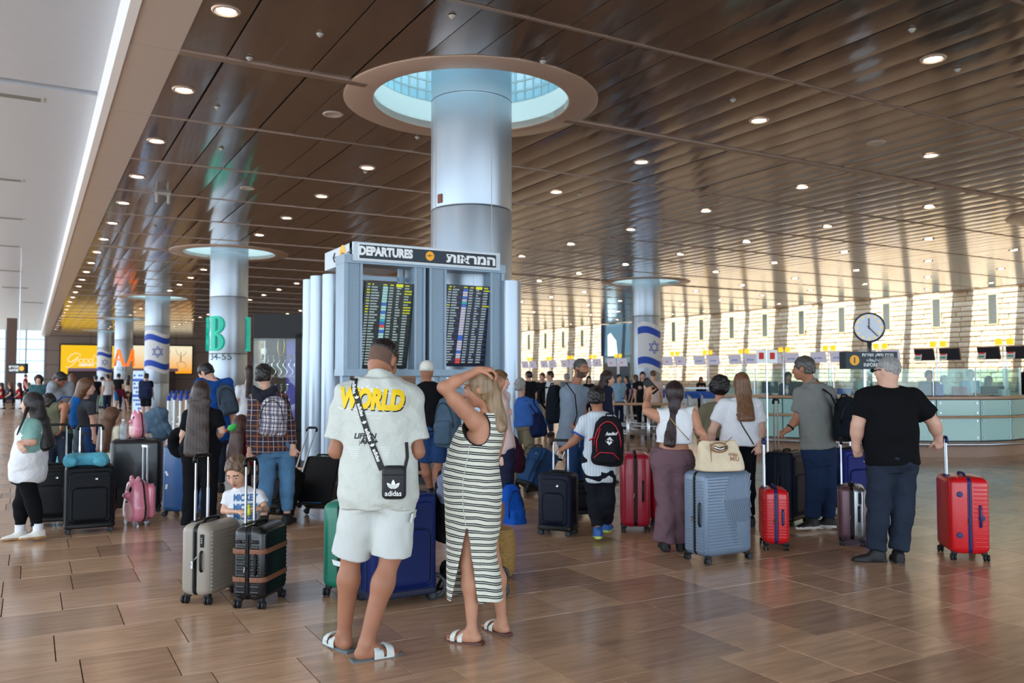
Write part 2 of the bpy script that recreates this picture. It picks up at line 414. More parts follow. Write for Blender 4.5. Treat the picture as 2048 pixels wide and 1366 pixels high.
# downlights
M_LAMP = mat('downlight_glow', (255, 236, 205), .5, emit=56, ecol=(1, .80, .60, 1)); M_BEZ = mat('lamp_bezel', (196, 176, 160), .3, .4)
M_REF = mat('lamp_reflector', (235, 225, 210), .12, .9)
dl = thing('downlight', 'round recessed downlight glowing in the brown panel ceiling', 'downlight', group='recessed downlights in the brown ceiling')
q = MB(); q.lathe([(.118, -.004), (.125, -.016), (.15, -.014), (.16, .004)], n=20); q.build('bezel', M_BEZ, dl, True)
q = MB(); q.lathe([(.118, -.005), (.105, -.001)], n=20); q.build('reflector', M_REF, dl, True)
q = MB(); q.lathe([(.001, -.002), (.106, -.002)], n=20); q.build('lamp', M_LAMP, dl)
pos = []
for i, X in enumerate([1.82, 5.65] + [10.02 + 4.355 * k for k in range(7)]):
    for k in range(-3, 28):
        Y = .7 + 3 * k
        if Y < 3 or near_hole(X, X, Y, Y, 2.0): continue
        p = project((X, Y, ZC))
        if p is None or p[0] < -150 or p[0] > 2250 or p[1] < -250: continue
        pos.append((X, Y))
pos.sort(key=lambda p: p[0] ** 2 + p[1] ** 2)
for k, (X, Y) in enumerate(pos[:300]):
    o = dl if k == 0 else copy_tree(dl); o.location = (X, Y, ZC - .008)
# detectors and small ceiling fittings
M_DET = mat('detector_white', (160, 155, 148), .5)
dt = thing('smoke_detector', 'small white smoke detector dome under the brown ceiling', 'detector', group='smoke detectors on the brown ceiling')
q = MB(); q.lathe([(.0, -.04), (.022, -.036), (.03, -.02), (.04, -.012), (.045, 0)], n=14); q.build('dome', M_DET, dt, True)
for k, (px, py) in enumerate(((1915, 137), (499, 114), (443, 296), (640, 66), (435, 213), (1086, 121), (835, 273), (1160, 387), (1717, 388), (1824, 57), (1466, 198), (731, 330 + 12), (905, 30), (310, 452))):
    p, _ = ground(px, py, ZC); o = dt if k == 0 else copy_tree(dt); o.location = (p.x, p.y, ZC - .01)
sp = thing('ceiling_speaker', 'round beige speaker grille flush in the brown ceiling', 'speaker', group='round speakers in the brown ceiling')
q = MB(); q.lathe([(.0, -.008), (.11, -.008), (.12, -.014), (.15, -.012), (.16, 0)], n=24); q.build('grille', M_BAND, sp, True)
for k, (px, py) in enumerate(((666, 228), (1752, 284), (495, 376))):
    p, _ = ground(px, py, ZC); o = sp if k == 0 else copy_tree(sp); o.location = (p.x, p.y, ZC - .004)
p, _ = ground(326, 385, ZC)
cm = thing('twin_camera', 'white bracket with two hanging spotlights under the brown ceiling', 'camera', (p.x, p.y, ZC))
MB().bx(-.16, .16, -.06, .06, -.06, 0).build('bracket', M_DET, cm)
for s in (-1, 1): MB().cyl((s * .12, 0, -.05), (s * .12, 0, -.24), .035, 10).build('spot', M_DET, cm, 40)
# ---- columns with drum skylights
def col_mat():
    m = bpy.data.materials.new('brushed_aluminium'); m.use_nodes = True; nt = m.node_tree; b = nt.nodes['Principled BSDF']; L = nt.links.new
    b.inputs['Base Color'].default_value = srgb(166, 178, 190); b.inputs['Metallic'].default_value = .75; b.inputs['Roughness'].default_value = .36
    tc = N(nt, 'ShaderNodeTexCoord'); mp = N(nt, 'ShaderNodeMapping'); mp.inputs['Scale'].default_value = (40, 40, 2); no = N(nt, 'ShaderNodeTexNoise'); no.inputs['Scale'].default_value = 8
    L(tc.outputs['Object'], mp.inputs[0]); L(mp.outputs[0], no.inputs['Vector'])
    bp = N(nt, 'ShaderNodeBump'); bp.inputs['Strength'].default_value = .05; L(no.outputs[0], bp.inputs['Height']); L(bp.outputs[0], b.inputs['Normal'])
    return m
M_COL = col_mat(); M_DARK = mat('dark_joint', (28, 30, 34), .6); M_DRUM = mat('drum_paint', (214, 236, 236), .5)
M_GB = mat('glass_block', (150, 205, 220), .18, trans=.0, emit=0, spec=.6); M_GBF = mat('block_joint', (170, 190, 190), .7)
M_GBT = bpy.data.materials.new('glass_block_lit'); M_GBT.use_nodes = True
def _gb():
    nt = M_GBT.node_tree; nt.nodes.clear(); L = nt.links.new
    o = N(nt, 'ShaderNodeOutputMaterial'); t = N(nt, 'ShaderNodeBsdfTranslucent'); t.inputs[0].default_value = (.55, .88, 1, 1)
    d = N(nt, 'ShaderNodeBsdfDiffuse'); d.inputs[0].default_value = (.45, .75, .85, 1); g = N(nt, 'ShaderNodeBsdfGlossy'); g.inputs['Roughness'].default_value = .2
    m1 = N(nt, 'ShaderNodeMixShader'); m1.inputs[0].default_value = .3; m2 = N(nt, 'ShaderNodeMixShader'); m2.inputs[0].default_value = .1
    L(t.outputs[0], m1.inputs[1]); L(d.outputs[0], m1.inputs[2]); L(m1.outputs[0], m2.inputs[1]); L(g.outputs[0], m2.inputs[2]); L(m2.outputs[0], o.inputs[0])
_gb()
M_GBD = bpy.data.materials.new('frosted_diffuser'); M_GBD.use_nodes = True
def _gd():
    nt = M_GBD.node_tree; nt.nodes.clear(); o = N(nt, 'ShaderNodeOutputMaterial'); t = N(nt, 'ShaderNodeBsdfTranslucent'); t.inputs[0].default_value = (.86, .96, 1, 1); nt.links.new(t.outputs[0], o.inputs[0])
_gd()
def column(i, cx, cy):
    near = i == 0
    c = thing('column', ['tall round aluminium column behind the departures board', 'round column with the green letter B', 'round column with the flag, left of the letter B column', 'far round column with the orange letters A', 'smallest far column with a flag, in front of the yellow billboard', 'round column beyond the right edge of the picture', 'round column with a flag, right of the departures board', 'distant column on the right side of the hall, second row', 'farthest column on the right side of the hall'][i], 'column', (cx, cy, 0))
    seams = {0: (4.03, 1.6), 1: (4.2, 2.35, 1.3)}.get(i, (4.2, 1.3)); q = MB(); zs = [0] + sorted(seams) + [ZC - .02]
    for a, b_ in zip(zs, zs[1:]):
        q.lathe([(.592, a + .004), (.598, a + .012), (.6, a + .02), (.6, b_ - .02), (.598, b_ - .012), (.592, b_ - .004)], n=64)
    q.build('shaft', M_COL, c, 30)
    q = MB(); q.lathe([(.586, 0), (.586, ZC + 1.0)], n=48); q.build('joint_shadow', M_DARK, c, True)
    q = MB()
    for a in (-.35, 1.2, 2.8, 4.4): q.box((.6 * cos(a - YAW - pi / 2 + .9), .6 * sin(a - YAW - pi / 2 + .9), ZC / 2), (.008, .008, ZC - .1))
    q.build('seam', M_BEZ, c)
    q = MB(); q.lathe([(.60, ZC - .02), (.60, ZC + 1.9)], n=48); q.build('upper_shaft', M_COL, c, True)
    s = thing('skylight_drum', None, None, (cx, cy, 0)); s['kind'] = 'structure'
    q = MB(); q.lathe([(1.45, ZC + .10), (1.45, ZC - .01), (1.47, ZC - .022), (1.86, ZC - .022), (1.88, ZC - .012), (1.88, ZC + .02)], n=72); q.build('ceiling_ring', M_RIM, s, 30)
    q = MB(); q.lathe([(1.45, ZC), (1.45, ZC + .42), (1.50, ZC + .42)], n=72); q.build('drum_wall', M_DRUM, s, 30)
    nb = 54; rows = 6 if near else 4; h = .17; z0 = ZC + .43
    q = MB()
    for r in range(rows + 1): q.lathe([(1.455, z0 + r * h - .008), (1.455, z0 + r * h + .008), (1.53, z0 + r * h + .008), (1.53, z0 + r * h - .008)], n=54, close=True)
    for k in range(nb):
        a = 2 * pi * k / nb; q.box((1.49 * cos(a), 1.49 * sin(a), z0 + rows * h / 2), (.07, .014, rows * h), Matrix.Rotation(a, 3, 'Z'))
    q.build('block_grid', M_GBF, s)
    blk = MB(); blk.rbox(-.028, .028, -.078, .078, -.076, .076, .012, rz=.012, n=1); bm = blk.mesh('glass_block'); bm.materials.append(M_GBT)
    rest = MB()
    for r in range(rows):
        for k in range(nb):
            a = 2 * pi * (k + .5) / nb; loc = (1.485 * cos(a), 1.485 * sin(a), z0 + (r + .5) * h)
            if near and r < 4 and 0 < (a + YAW) % (2 * pi) < pi:
                o = link(bpy.data.objects.new('glass_block', bm), s); o.location = loc; o.rotation_euler = (0, 0, a)
            else:
                rest.box(loc, (.05, .156, .152), Matrix.Rotation(a, 3, 'Z'))
    rest.build('glass_blocks', M_GBT, s, kind='stuff')
    q = MB(); q.lathe([(1.45, z0 + rows * h), (1.6, z0 + rows * h), (1.6, z0 + rows * h + .05)], n=48); q.build('drum_cap', M_GBF, s)
    q = MB(); q.lathe([(1.5, z0 + rows * h + .02), (1.0, z0 + rows * h + .2), (.61, z0 + rows * h + .26)], n=48); q.build('dome_diffuser', M_GBD, s, True)  # unseen dome, added to diffuse sun that would spot the drum wall
    return c
CO = [column(i, *p) for i, p in enumerate(COLS)]
cx, cy = COLS[0]
p = world(879, 397, 12.1); a = math.atan2(p.y - cy, p.x - cx)
q = MB(); q.box((.605 * cos(a), .605 * sin(a), p.z), (.02, .085, .13), Matrix.Rotation(a, 3, 'Z')); q.build('alarm_plate', mat('alarm_red', (120, 52, 30), .4), CO[0])['label'] = 'small red-brown alarm plate'
# flags wrapped on columns
M_FW = mat('flag_white', (232, 236, 240), .6); M_FB = mat('flag_blue', (30, 78, 190), .6)
def on_col(cx, cy, a0, r, s, z): a = a0 + s / r; return Vector((r * cos(a), r * sin(a), z))
def band(mb, a0, r, s0, s1, f0, f1, n=24):
    vs = []
    for i in range(n + 1):
        s = s0 + (s1 - s0) * i / n; vs.append(on_col(0, 0, a0, r, s, f0(s))); vs.append(on_col(0, 0, a0, r, s, f1(s)))
    mb.add(vs, [(2 * i, 2 * i + 2, 2 * i + 3, 2 * i + 1) for i in range(n)])
def flag(i, z, h, shift=0, wd=1.5):
    cx, cy = COLS[i]; a0 = math.atan2(-cy, -cx) + shift; c = CO[i]
    wv = lambda s: -.10 * sin(s * 3.6) * h / 1.8
    q = MB(); band(q, a0, .604, -wd / 2, wd / 2, lambda s: z - h / 2 + wv(s), lambda s: z + h / 2 + wv(s)); f = q.build('flag_print', [M_FW], c, True); f['label'] = 'white flag with blue stripes and a blue star'
    q = MB()
    for k in (-1, 1): band(q, a0, .607, -wd / 2, wd / 2, lambda s: z + k * h * .33 - h * .075 + wv(s), lambda s: z + k * h * .33 + h * .075 + wv(s))
    R = h * .155; R2 = R - h * .034
    for up in (0, 1):
        t = [pi / 2 + up * pi + 2 * pi * k / 3 for k in range(3)]
        for k in range(3):
            n = 8; A, B = t[k], t[(k + 1) % 3]; vs = []
            for j in range(n + 1):
                u = j / n
                for r_ in (R, R2): 
                    s_ = r_ * (cos(A) * (1 - u) + cos(B) * u); zz = r_ * (sin(A) * (1 - u) + sin(B) * u); vs.append(on_col(0, 0, a0, .608, s_, z + zz + wv(0)))
            q.add(vs, [(2 * j, 2 * j + 2, 2 * j + 3, 2 * j + 1) for j in range(n)])
    q.build('stripes_and_star', M_FB, f)
flag(2, 2.88, 2.0, .05, 1.7); flag(4, 2.9, 2.0, .05, 1.7); flag(6, 2.86, 1.95, .6, 1.5)
# letters on the columns
def col_text(mb, i, body, a0, z, size, r0, r1, sx=1, bold=0):
    vs, fs = text_verts(body, size, bold); n = len(vs)
    P = [on_col(0, 0, a0, r0, v[0] * sx, z + v[1]) for v in vs] + [on_col(0, 0, a0, r1, v[0] * sx, z + v[1]) for v in vs]
    ed = {}
    for f in fs:
        for k in range(len(f)): e = (f[k], f[(k + 1) % len(f)]); ed[e] = 1
    side = [(a, b_, b_ + n, a + n) for a, b_ in ed if (b_, a) not in ed]
    mb.add(P, [tuple(x + n for x in f) for f in fs] + side)
def slab_b(mb, a0, z, H, r0, r1, sx=1):
    """slab-serif B and A drawn as bars"""
M_TEAL = mat('teal_letter', (0, 176, 150), .4, emit=.5); M_ORG = mat('orange_letter', (255, 120, 30), .4, emit=1.1); M_GREYL = mat('grey_letter', (90, 110, 110), .6); M_LSIDE = mat('letter_side', (200, 212, 216), .5)
def bars(name, i, parts, m, label):
    q = MB()
    for p in parts: q.add(*p)
    o = q.build(name, m, CO[i]); o['label'] = label
def curved_poly(a0, pts, z, r0, r1, closed=True):
    n = len(pts); P = [on_col(0, 0, a0, r0, x, z + y) for x, y in pts] + [on_col(0, 0, a0, r1, x, z + y) for x, y in pts]
    return P, [tuple(range(n, 2 * n)), tuple(range(n))[::-1]] + [(k, (k + 1) % n, n + (k + 1) % n, n + k) for k in range(n)]
def letter_B(a0, z, H, r0=.6, r1=.70):
    out = []; w_ = H * .42; s = H * .16
    R = lambda x0, x1, y0, y1: curved_poly(a0, [(x0, y0), ((x0 + x1) / 2, y0), (x1, y0), (x1, y1), ((x0 + x1) / 2, y1), (x0, y1)], z, r0, r1)
    out += [R(-w_ / 2 + .04, -w_ / 2 + .04 + s, -H / 2, H / 2), R(-w_ / 2 - .04, 0, -H / 2, -H / 2 + .07), R(-w_ / 2 - .04, 0, H / 2 - .07, H / 2), R(-w_ / 2 + .04, 0, -.04, .05)]
    for c_, rr_ in ((.25, .25), (-.25, .25)):
        pts_o = [(0 + w_ * .56 * cos(t) * 1.0, c_ * H + rr_ * H * sin(t)) for t in np.linspace(-pi / 2, pi / 2, 13)]
        pts_i = [(0 + w_ * .56 * .42 * cos(t), c_ * H + (rr_ * H - .07) * sin(t)) for t in np.linspace(-pi / 2, pi / 2, 13)]
        for k in range(12): out.append(curved_poly(a0, [pts_i[k], pts_o[k], pts_o[k + 1], pts_i[k + 1]], z, r0, r1))
    return out
def letter_A(a0, z, H, r0=.6, r1=.72):
    W_ = H * .42; t = .11; h = H / 2; out = []
    out.append(curved_poly(a0, [(-W_, -h), (-W_ + t, -h), (.06, h), (-.06, h)], z, r0, r1)); out.append(curved_poly(a0, [(W_ - t * 1.6, -h), (W_, -h), (.10, h), (-.06, h)], z, r0, r1))
    out.append(curved_poly(a0, [(-W_ * .6, -h * .35), (W_ * .6, -h * .35), (W_ * .55, -h * .15), (-W_ * .55, -h * .15)], z, r0, r1))
    for s in (-1, 1): out.append(curved_poly(a0, [(s * W_ - .14, -h), (s * W_ + .14, -h), (s * W_ + .14, -h + .06), (s * W_ - .14, -h + .06)], z, r0, r1))
    return out
cx, cy = COLS[1]; aB = math.atan2(-cy, -cx)
bars('letter_b', 1, letter_B(aB - .60, 3.0, 1.12), M_TEAL, 'raised teal letter B')
bars('letter_b', 1, letter_B(aB - 1.80, 3.0, 1.12), M_TEAL, 'raised teal letter B seen edge on')
bars('letter_b', 1, letter_B(aB + 1.50, 3.0, 1.12), M_TEAL, 'raised teal letter B seen edge on')
q = MB(); col_text(q, 1, '34-55', aB - .45, 2.24, .30, .604, .606, 1.15, .004); q.build('number_print', M_GREYL, CO[1])['label'] = 'grey numbers 34-55'
cx, cy = COLS[3]; aA = math.atan2(-cy, -cx)
bars('letter_a', 3, letter_A(aA - .55, 2.95, 1.15), M_ORG, 'glowing orange letter A')
bars('letter_a', 3, letter_A(aA + 1.05, 2.95, 1.15), M_ORG, 'glowing orange letter A')
q = MB(); col_text(q, 3, '1-33', aA - .2, 2.15, .36, .604, .606, 1.1, .004); q.build('number_print', M_GREYL, CO[3])['label'] = 'grey numbers'
# ---- right stone wall with slit windows, sky gap above
XW = 41.4
def wall_stone(island):
    m = bpy.data.materials.new('wall_stone'); m.use_nodes = True; nt = m.node_tree; b = nt.nodes['Principled BSDF']; L = nt.links.new
    if island: g = N(nt, 'ShaderNodeNewGeometry'); rn = g.outputs['Random Per Island']
    else: g = N(nt, 'ShaderNodeObjectInfo'); rn = g.outputs['Random']
    r1 = N(nt, 'ShaderNodeValToRGB'); e = r1.color_ramp.elements; e[0].color = srgb(206, 188, 160); e[1].color = srgb(236, 226, 206); L(rn, r1.inputs[0])
    L(r1.outputs[0], b.inputs['Base Color']); b.inputs['Roughness'].default_value = .9
    g2 = N(nt, 'ShaderNodeNewGeometry'); no = N(nt, 'ShaderNodeTexNoise'); no.inputs['Scale'].default_value = 9; no.inputs['Detail'].default_value = 4; L(g2.outputs['Position'], no.inputs['Vector'])
    bp = N(nt, 'ShaderNodeBump'); bp.inputs['Strength'].default_value = .9; bp.inputs['Distance'].default_value = .06; L(no.outputs[0], bp.inputs['Height']); L(bp.outputs[0], b.inputs['Normal'])
    return m
M_W1 = wall_stone(False); M_W2 = wall_stone(True); M_MORT = mat('mortar', (150, 126, 96), .95)
wall = MB().bx(XW + .03, XW + .3, -14, 95, 0, 9.2).build('wall_right', M_MORT); wall['kind'] = 'structure'
WINY = [24.8 + 3 * k for k in range(-6, 23)]; st = []
z = 0.0
while z < 8.9:
    y = 5 + rr.random()
    cuts = [(wy - .22, wy + .22) for wy in WINY] if 4.2 < z + .13 < 5.75 else []
    while y < 94.5:
        ln = rr.uniform(.4, 1.25); y1 = y + ln
        for c0, c1 in cuts:
            if y < c1 and y1 > c0:
                if y < c0 - .15: st.append((y, c0, z, z + .26))
                y = c1; y1 = None; break
        if y1 is None: continue
        st.append((y, y1, z, z + .26)); y = y1
    z += .26
def stone(mb, y0, y1, z0, z1, g=.012):
    d = rr.uniform(.0, .045); c = .02; y0 += g; y1 -= g; z0 += g; z1 -= g; x = XW - d
    vs = [(XW + .04, y0, z0), (XW + .04, y1, z0), (XW + .04, y1, z1), (XW + .04, y0, z1)] + [(x + rr.uniform(0, .012), yy, zz) for yy, zz in ((y0 + c, z0 + c), (y1 - c, z0 + c), (y1 - c, z1 - c), (y0 + c, z1 - c))] + [(x - .012, (y0 + y1) / 2, (z0 + z1) / 2)]
    mb.add(vs, [(0, 1, 5, 4), (1, 2, 6, 5), (2, 3, 7, 6), (3, 0, 4, 7), (4, 5, 8), (5, 6, 8), (6, 7, 8), (7, 4, 8)])
def vis(s):
    p = project((XW, (s[0] + s[1]) / 2, (s[2] + s[3]) / 2))
    if p is None or not (0 < p[0] < 2048) or s[2] < 1.9 or s[2] > 6.3: return 0
    q0 = project((XW, s[0], s[2])); q1 = project((XW, s[1], s[3])); return abs((q0[0] - q1[0]) * (q0[1] - q1[1]))
st.sort(key=lambda s: -vis(s)); rest = MB()
for k, s in enumerate(st):
    if k < 300: q = MB(); stone(q, *s); q.build('stone', M_W1, wall)
    else: stone(rest, *s)
rest.build('stones', M_W2, wall, kind='stuff')
M_WF = mat('window_reveal', (205, 195, 150), .8); M_WG = mat('dark_pane', (70, 76, 74), .12, spec=.8); M_BL = mat('blind_slat', (140, 148, 146), .5)
for k, wy in enumerate(WINY[6:24]):
    v = thing('window_%d' % (k + 1), None, None, (XW, wy, 0)); v['kind'] = 'structure'
    q = MB()
    for s in (-1, 1): q.bx(-.02, .05, s * .23 - .025, s * .23 + .025, 4.2, 5.74)
    q.bx(-.02, .05, -.2, .2, 4.18, 4.24); q.bx(-.02, .05, -.2, .2, 5.68, 5.76); q.build('window_frame', M_WF, v)
    MB().bx(.015, .029, -.21, .21, 4.24, 5.68).build('pane', M_WG, v)
    if k < 4:
        q = MB()
        for j in range(18): q.bx(.0, .014, -.2, .2, 4.28 + j * .078, 4.28 + j * .078 + .02)
        q.build('blind', M_BL, v)
# beams over the sky gap (they throw the shade bands on the stone)
b = MB()
for k in range(-4, 12):
    b.bx(37.9, XW + .2, 26.3 + 6 * k - .55, 26.3 + 6 * k + .55, 6.0, 6.2); b.bx(37.9, XW + .2, 29.3 + 6 * k - .2, 29.3 + 6 * k + .2, 6.0, 6.2)
o = b.build('trim_3', mat('roof_beam', (210, 200, 185), .8)); o['kind'] = 'structure'
# ---- far wall with cladding, billboards, window
M_CLAD = mat('cladding', (140, 124, 116), .45, .2, vary=.04, vscale=1); M_GAP = mat('cladding_gap', (60, 52, 50), .8)
fw = MB().bx(1.25, 41.4, 95.05, 95.3, 0, 7).build('wall_back', M_GAP); fw['kind'] = 'structure'
pm = {}
for i, x0 in enumerate(np.arange(1.25, 41.3, 4.0)):
    for j in range(4):
        if (i, j) == (0, 0): q = MB(); q.bx(.02, 3.98, -.04, .04, .02, 1.40); cl = q.build('cladding_panel', M_CLAD, fw); o = cl
        else: o = link(bpy.data.objects.new('cladding_panel', cl.data), fw)
        o.location = (x0, 95, j * 1.42)
q = MB()
for x in (-9, -6.6, -4.4, -2.1, -.4, 1.2): q.bx(x - .06, x + .06, 94.9, 95.1, 0, 6.15)
for z in (.05, 1.0, 2.1, 3.2, 4.3, 5.3): q.bx(-9, 1.2, 94.95, 95.05, z - .03, z + .03)
o = q.build('window_30', mat('frame_grey', (150, 160, 168), .4, .4)); o['kind'] = 'structure'
MB().bx(-9, 1.2, 94.99, 95.01, 0, 6.15).build('glass_pane', glass('clear_glass', (.93, .97, .98, 1), .02), o)
q = MB(); q.bx(-1.3, -.75, 60, 60.6, 0, 5.2); q.build('trim_4', mat('brown_pier', (92, 72, 64), .6))['kind'] = 'structure'
# left glazed wall
q = MB()
for k in range(-5, 37): q.bx(-9.05, -8.9, 3 * k - .05, 3 * k + .05, 0, 6.15)
for z in (.1, 2.2, 4.3, 6.1): q.bx(-9.03, -8.93, -14, 95, z - .04, z + .04)
o = q.build('window_31', mat('frame_grey', (150, 160, 168), .4, .4)); o['kind'] = 'structure'
q = MB(); 
for k in range(-2, 14): q.bx(3 * k - .06, 3 * k + .06, -14.1, -13.95, 0, 5.7)
q.build('window_32', MATS['frame_grey'])['kind'] = 'structure'
MB().bx(-60, 120, -60, 180, -.6, -.25).build('ground', mat('apron_concrete', (150, 148, 142), .9))['kind'] = 'structure'
# billboards on the far wall
def billboard(x0, x1, z0, z1, m, label):
    t = thing('billboard', label, 'billboard', ((x0 + x1) / 2, Yb, z0)); wd = x1 - x0; h = z1 - z0
    q = MB(); q.bx(-wd / 2 - .12, wd / 2 + .12, -.1, .2, -.12, h + .12); q.build('casing', M_DARK, t)
    q = MB(); q.bx(-wd / 2, wd / 2, -.14, -.1, 0, h); q.build('lit_panel', m, t); return t, wd, h
def grad_mat(name, c0, c1, z0, z1, e):
    m = bpy.data.materials.new(name); m.use_nodes = True; nt = m.node_tree; b = nt.nodes['Principled BSDF']; L = nt.links.new
    tc = N(nt, 'ShaderNodeTexCoord'); sx = N(nt, 'ShaderNodeSeparateXYZ'); L(tc.outputs['Object'], sx.inputs[0]); mr = N(nt, 'ShaderNodeMapRange'); mr.inputs[1].default_value = z0; mr.inputs[2].default_value = z1; L(sx.outputs[2], mr.inputs[0])
    mx = N(nt, 'ShaderNodeMix', data_type='RGBA'); mx.inputs[6].default_value = srgb(*c0); mx.inputs[7].default_value = srgb(*c1); L(mr.outputs[0], mx.inputs[0])
    b.inputs['Base Color'].default_value = (.05, .05, .05, 1); L(mx.outputs[2], b.inputs['Emission Color']); b.inputs['Emission Strength'].default_value = e; return m
Yb = 94.72
pA = [on_y(122, 690, Yb), on_y(122, 748, Yb), on_y(228, 690, Yb)]
M_AD1 = mat('yellow_lightbox', (40, 34, 4), .4, emit=1.15, ecol=srgb(255, 200, 0)); M_ADW = mat('lightbox_white', (60, 60, 60), .4, emit=1.2, ecol=(1, 1, .95, 1))
t, wd, h = billboard(pA[0].x, pA[2].x, pA[1].z, pA[0].z, M_AD1, 'yellow lit billboard with a white handwritten word on the far wall')
q = MB(); S = wd
def stroke(pts, r): q.tube([(x * S, -.15, z * h) for x, z in pts], [r * h * k for k in r_prof(len(pts))], 6, flat=.3)
def r_prof(n): return [.45 + .55 * sin(pi * min(1, max(0, (i + .5) / n))) for i in range(n)]
stroke([(-.13, .62), (-.16, .70), (-.23, .73), (-.31, .66), (-.37, .53), (-.36, .43), (-.30, .42), (-.22, .52), (-.17, .62), (-.2, .5), (-.27, .34), (-.35, .22), (-.41, .26)], .035)
for c_ in (-.12, -.03):
    stroke([(c_ + .045 * cos(t_), .46 + .07 * sin(t_)) for t_ in np.linspace(0, 2 * pi, 12)], .026)
stroke([(.06 + .04 * cos(t_), .46 + .07 * sin(t_)) for t_ in np.linspace(0, 2 * pi, 12)], .026)
stroke([(.14, .70), (.10, .52), (.09, .42), (.16, .38), (.28, .43), (.42, .50), (.30, .44)], .026)
text(q, 'INTERNATIONAL', plane_m((.28 * S, -.15, .60 * h), (1, 0, 0), (0, 0, 1)), .2, .01, sx=.75)
text(q, 'AIRPORT', plane_m((-.02 * S, -.15, .31 * h), (1, 0, 0), (0, 0, 1)), .34, .01)
q.build('white_script', M_ADW, t)
M_AD2 = grad_mat('amber_lightbox', (255, 168, 10), (252, 240, 205), .1, 2.4, 1.15)
p0 = on_y(240, 690, Yb); p1 = on_y(384, 693, Yb); pz = on_y(384, 747, Yb)
t, wd, h = billboard(p0.x, p1.x, pz.z, p1.z, M_AD2, 'amber and cream lit billboard with dark leaping figures')
M_FIG = mat('figure_black', (38, 30, 10), .6)
def leaper(cx, cz, s, fl=1):
    q = MB(); T = lambda *a: [(cx + fl * x * s, -.16, cz + z * s) for x, z in a]
    q.tube(T((0, .62), (0, .5), (0, .3), (-.02, .05), (0, -.1)), [.05 * s, .05 * s, .13 * s, .09 * s, .1 * s], 6, flat=.3); q.tube(T((0, .6), (0, .74)), [.08 * s, .07 * s], 8, flat=.3)
    for P in (((-.08, .42), (-.3, .62), (-.42, 1.0)), ((.08, .42), (.34, .56), (.42, .86)), ((-.04, -.05), (-.32, -.22), (-.25, -.46), (-.2, -.62)), ((.04, -.05), (.3, -.16), (.44, -.38), (.3, -.6))): q.tube(T(*P), [.06 * s, .05 * s, .035 * s, .03 * s][:len(P)], 6, flat=.3)
    return q.build('leaping_figure', M_FIG, t)
leaper(wd * .34, h * .46, 1.25); leaper(wd * .12, h * .42, 1.2, -1)
q = MB(); q.tube([(-wd * .13, -.16, h * .62), (-wd * .10, -.16, h * .45), (-wd * .12, -.16, h * .3), (-wd * .15, -.16, h * .2)], [.16, .3, .2, .08], 8, flat=.3); q.build('leaping_figure', M_FIG, t)
q = MB(); q.bx(3.2, 13, 93.2, 94.4, 0, 2.35); o = q.build('shop_front', mat('shop_dark', (60, 44, 46), .5)); tag(o, 'dark low shop front below the yellow billboard', 'shop')
q = MB(); q.bx(3.2, 13.2, 92.8, 93.2, 2.2, 2.5); q.build('fascia', mat('shop_pink', (150, 120, 140), .5, emit=.15), o)
# ------------------------------------------------------------------ departures kiosk
M_KM = mat('kiosk_metal', (140, 160, 176), .42, .35, vary=.03); M_KD = mat('kiosk_inner', (44, 54, 64), .5)
M_SIGN = mat('sign_navy', (10, 38, 54), .45); M_SW = mat('sign_white', (238, 244, 246), .5, emit=.12); M_YEL = mat('sign_yellow', (250, 178, 20), .45, emit=.15)
M_BLACK = mat('black_plastic', (9, 10, 12), .42, spec=.3); M_CHROME = mat('chrome', (205, 208, 212), .15, 1); M_ALU = mat('satin_aluminium', (188, 192, 198), .28, .9)
M_RUB = mat('rubber_black', (20, 20, 22), .6); M_WOOD = mat('beech_rail', (176, 138, 104), .35, vary=.12, vscale=3, stretch=(1, 1, 6))
def perf_mat():
    m = bpy.data.materials.new('perforated_metal'); m.use_nodes = True; nt = m.node_tree; b = nt.nodes['Principled BSDF']; L = nt.links.new
    g = N(nt, 'ShaderNodeTexCoord'); s = N(nt, 'ShaderNodeVectorMath', operation='SCALE'); s.inputs['Scale'].default_value = 2 * pi / .022; L(g.outputs['Object'], s.inputs[0])
    x = N(nt, 'ShaderNodeSeparateXYZ'); L(s.outputs[0], x.inputs[0]); a = N(nt, 'ShaderNodeMath', operation='SINE'); c = N(nt, 'ShaderNodeMath', operation='SINE'); L(x.outputs[0], a.inputs[0]); L(x.outputs[2], c.inputs[0])
    mu = N(nt, 'ShaderNodeMath', operation='ADD'); L(a.outputs[0], mu.inputs[0]); L(c.outputs[0], mu.inputs[1]); gt = N(nt, 'ShaderNodeMath', operation='GREATER_THAN'); gt.inputs[1].default_value = 1.25; L(mu.outputs[0], gt.inputs[0])
    mx = N(nt, 'ShaderNodeMix', data_type='RGBA'); mx.inputs[6].default_value = srgb(140, 160, 176); mx.inputs[7].default_value = srgb(58, 68, 78); L(gt.outputs[0], mx.inputs[0]); L(mx.outputs[2], b.inputs['Base Color'])
    b.inputs['Roughness'].default_value = .45; b.inputs['Metallic'].default_value = .3; return m
M_PERF = perf_mat()
BY = 10.4
def X_(px, py=600): return on_y(px, py, BY).x
def Z_(px, py): return on_y(px, py, BY).z
kx = X_(848); K = thing('departures_board', 'tall blue-grey steel kiosk with two departures screens and a lettered header', 'information board', (kx, BY, 0))
def kb(name, m, boxes, parent=K, lab=None, **k):
    q = MB()
    for b_ in boxes: q.bx(b_[0] - kx, b_[1] - kx, b_[2] - BY, b_[3] - BY, b_[4], b_[5])
    o = q.build(name, m, parent, **k)
    if lab: o['label'] = lab
    return o
zb, z1, z2 = Z_(850, 751), Z_(850, 739), Z_(850, 536); zt = Z_(850, 520)
xl, xa, xb, xm0, xm1, xc, xd, xr = X_(688), X_(725), X_(829), X_(851), X_(859), X_(893), X_(981), X_(1009)
D = .34
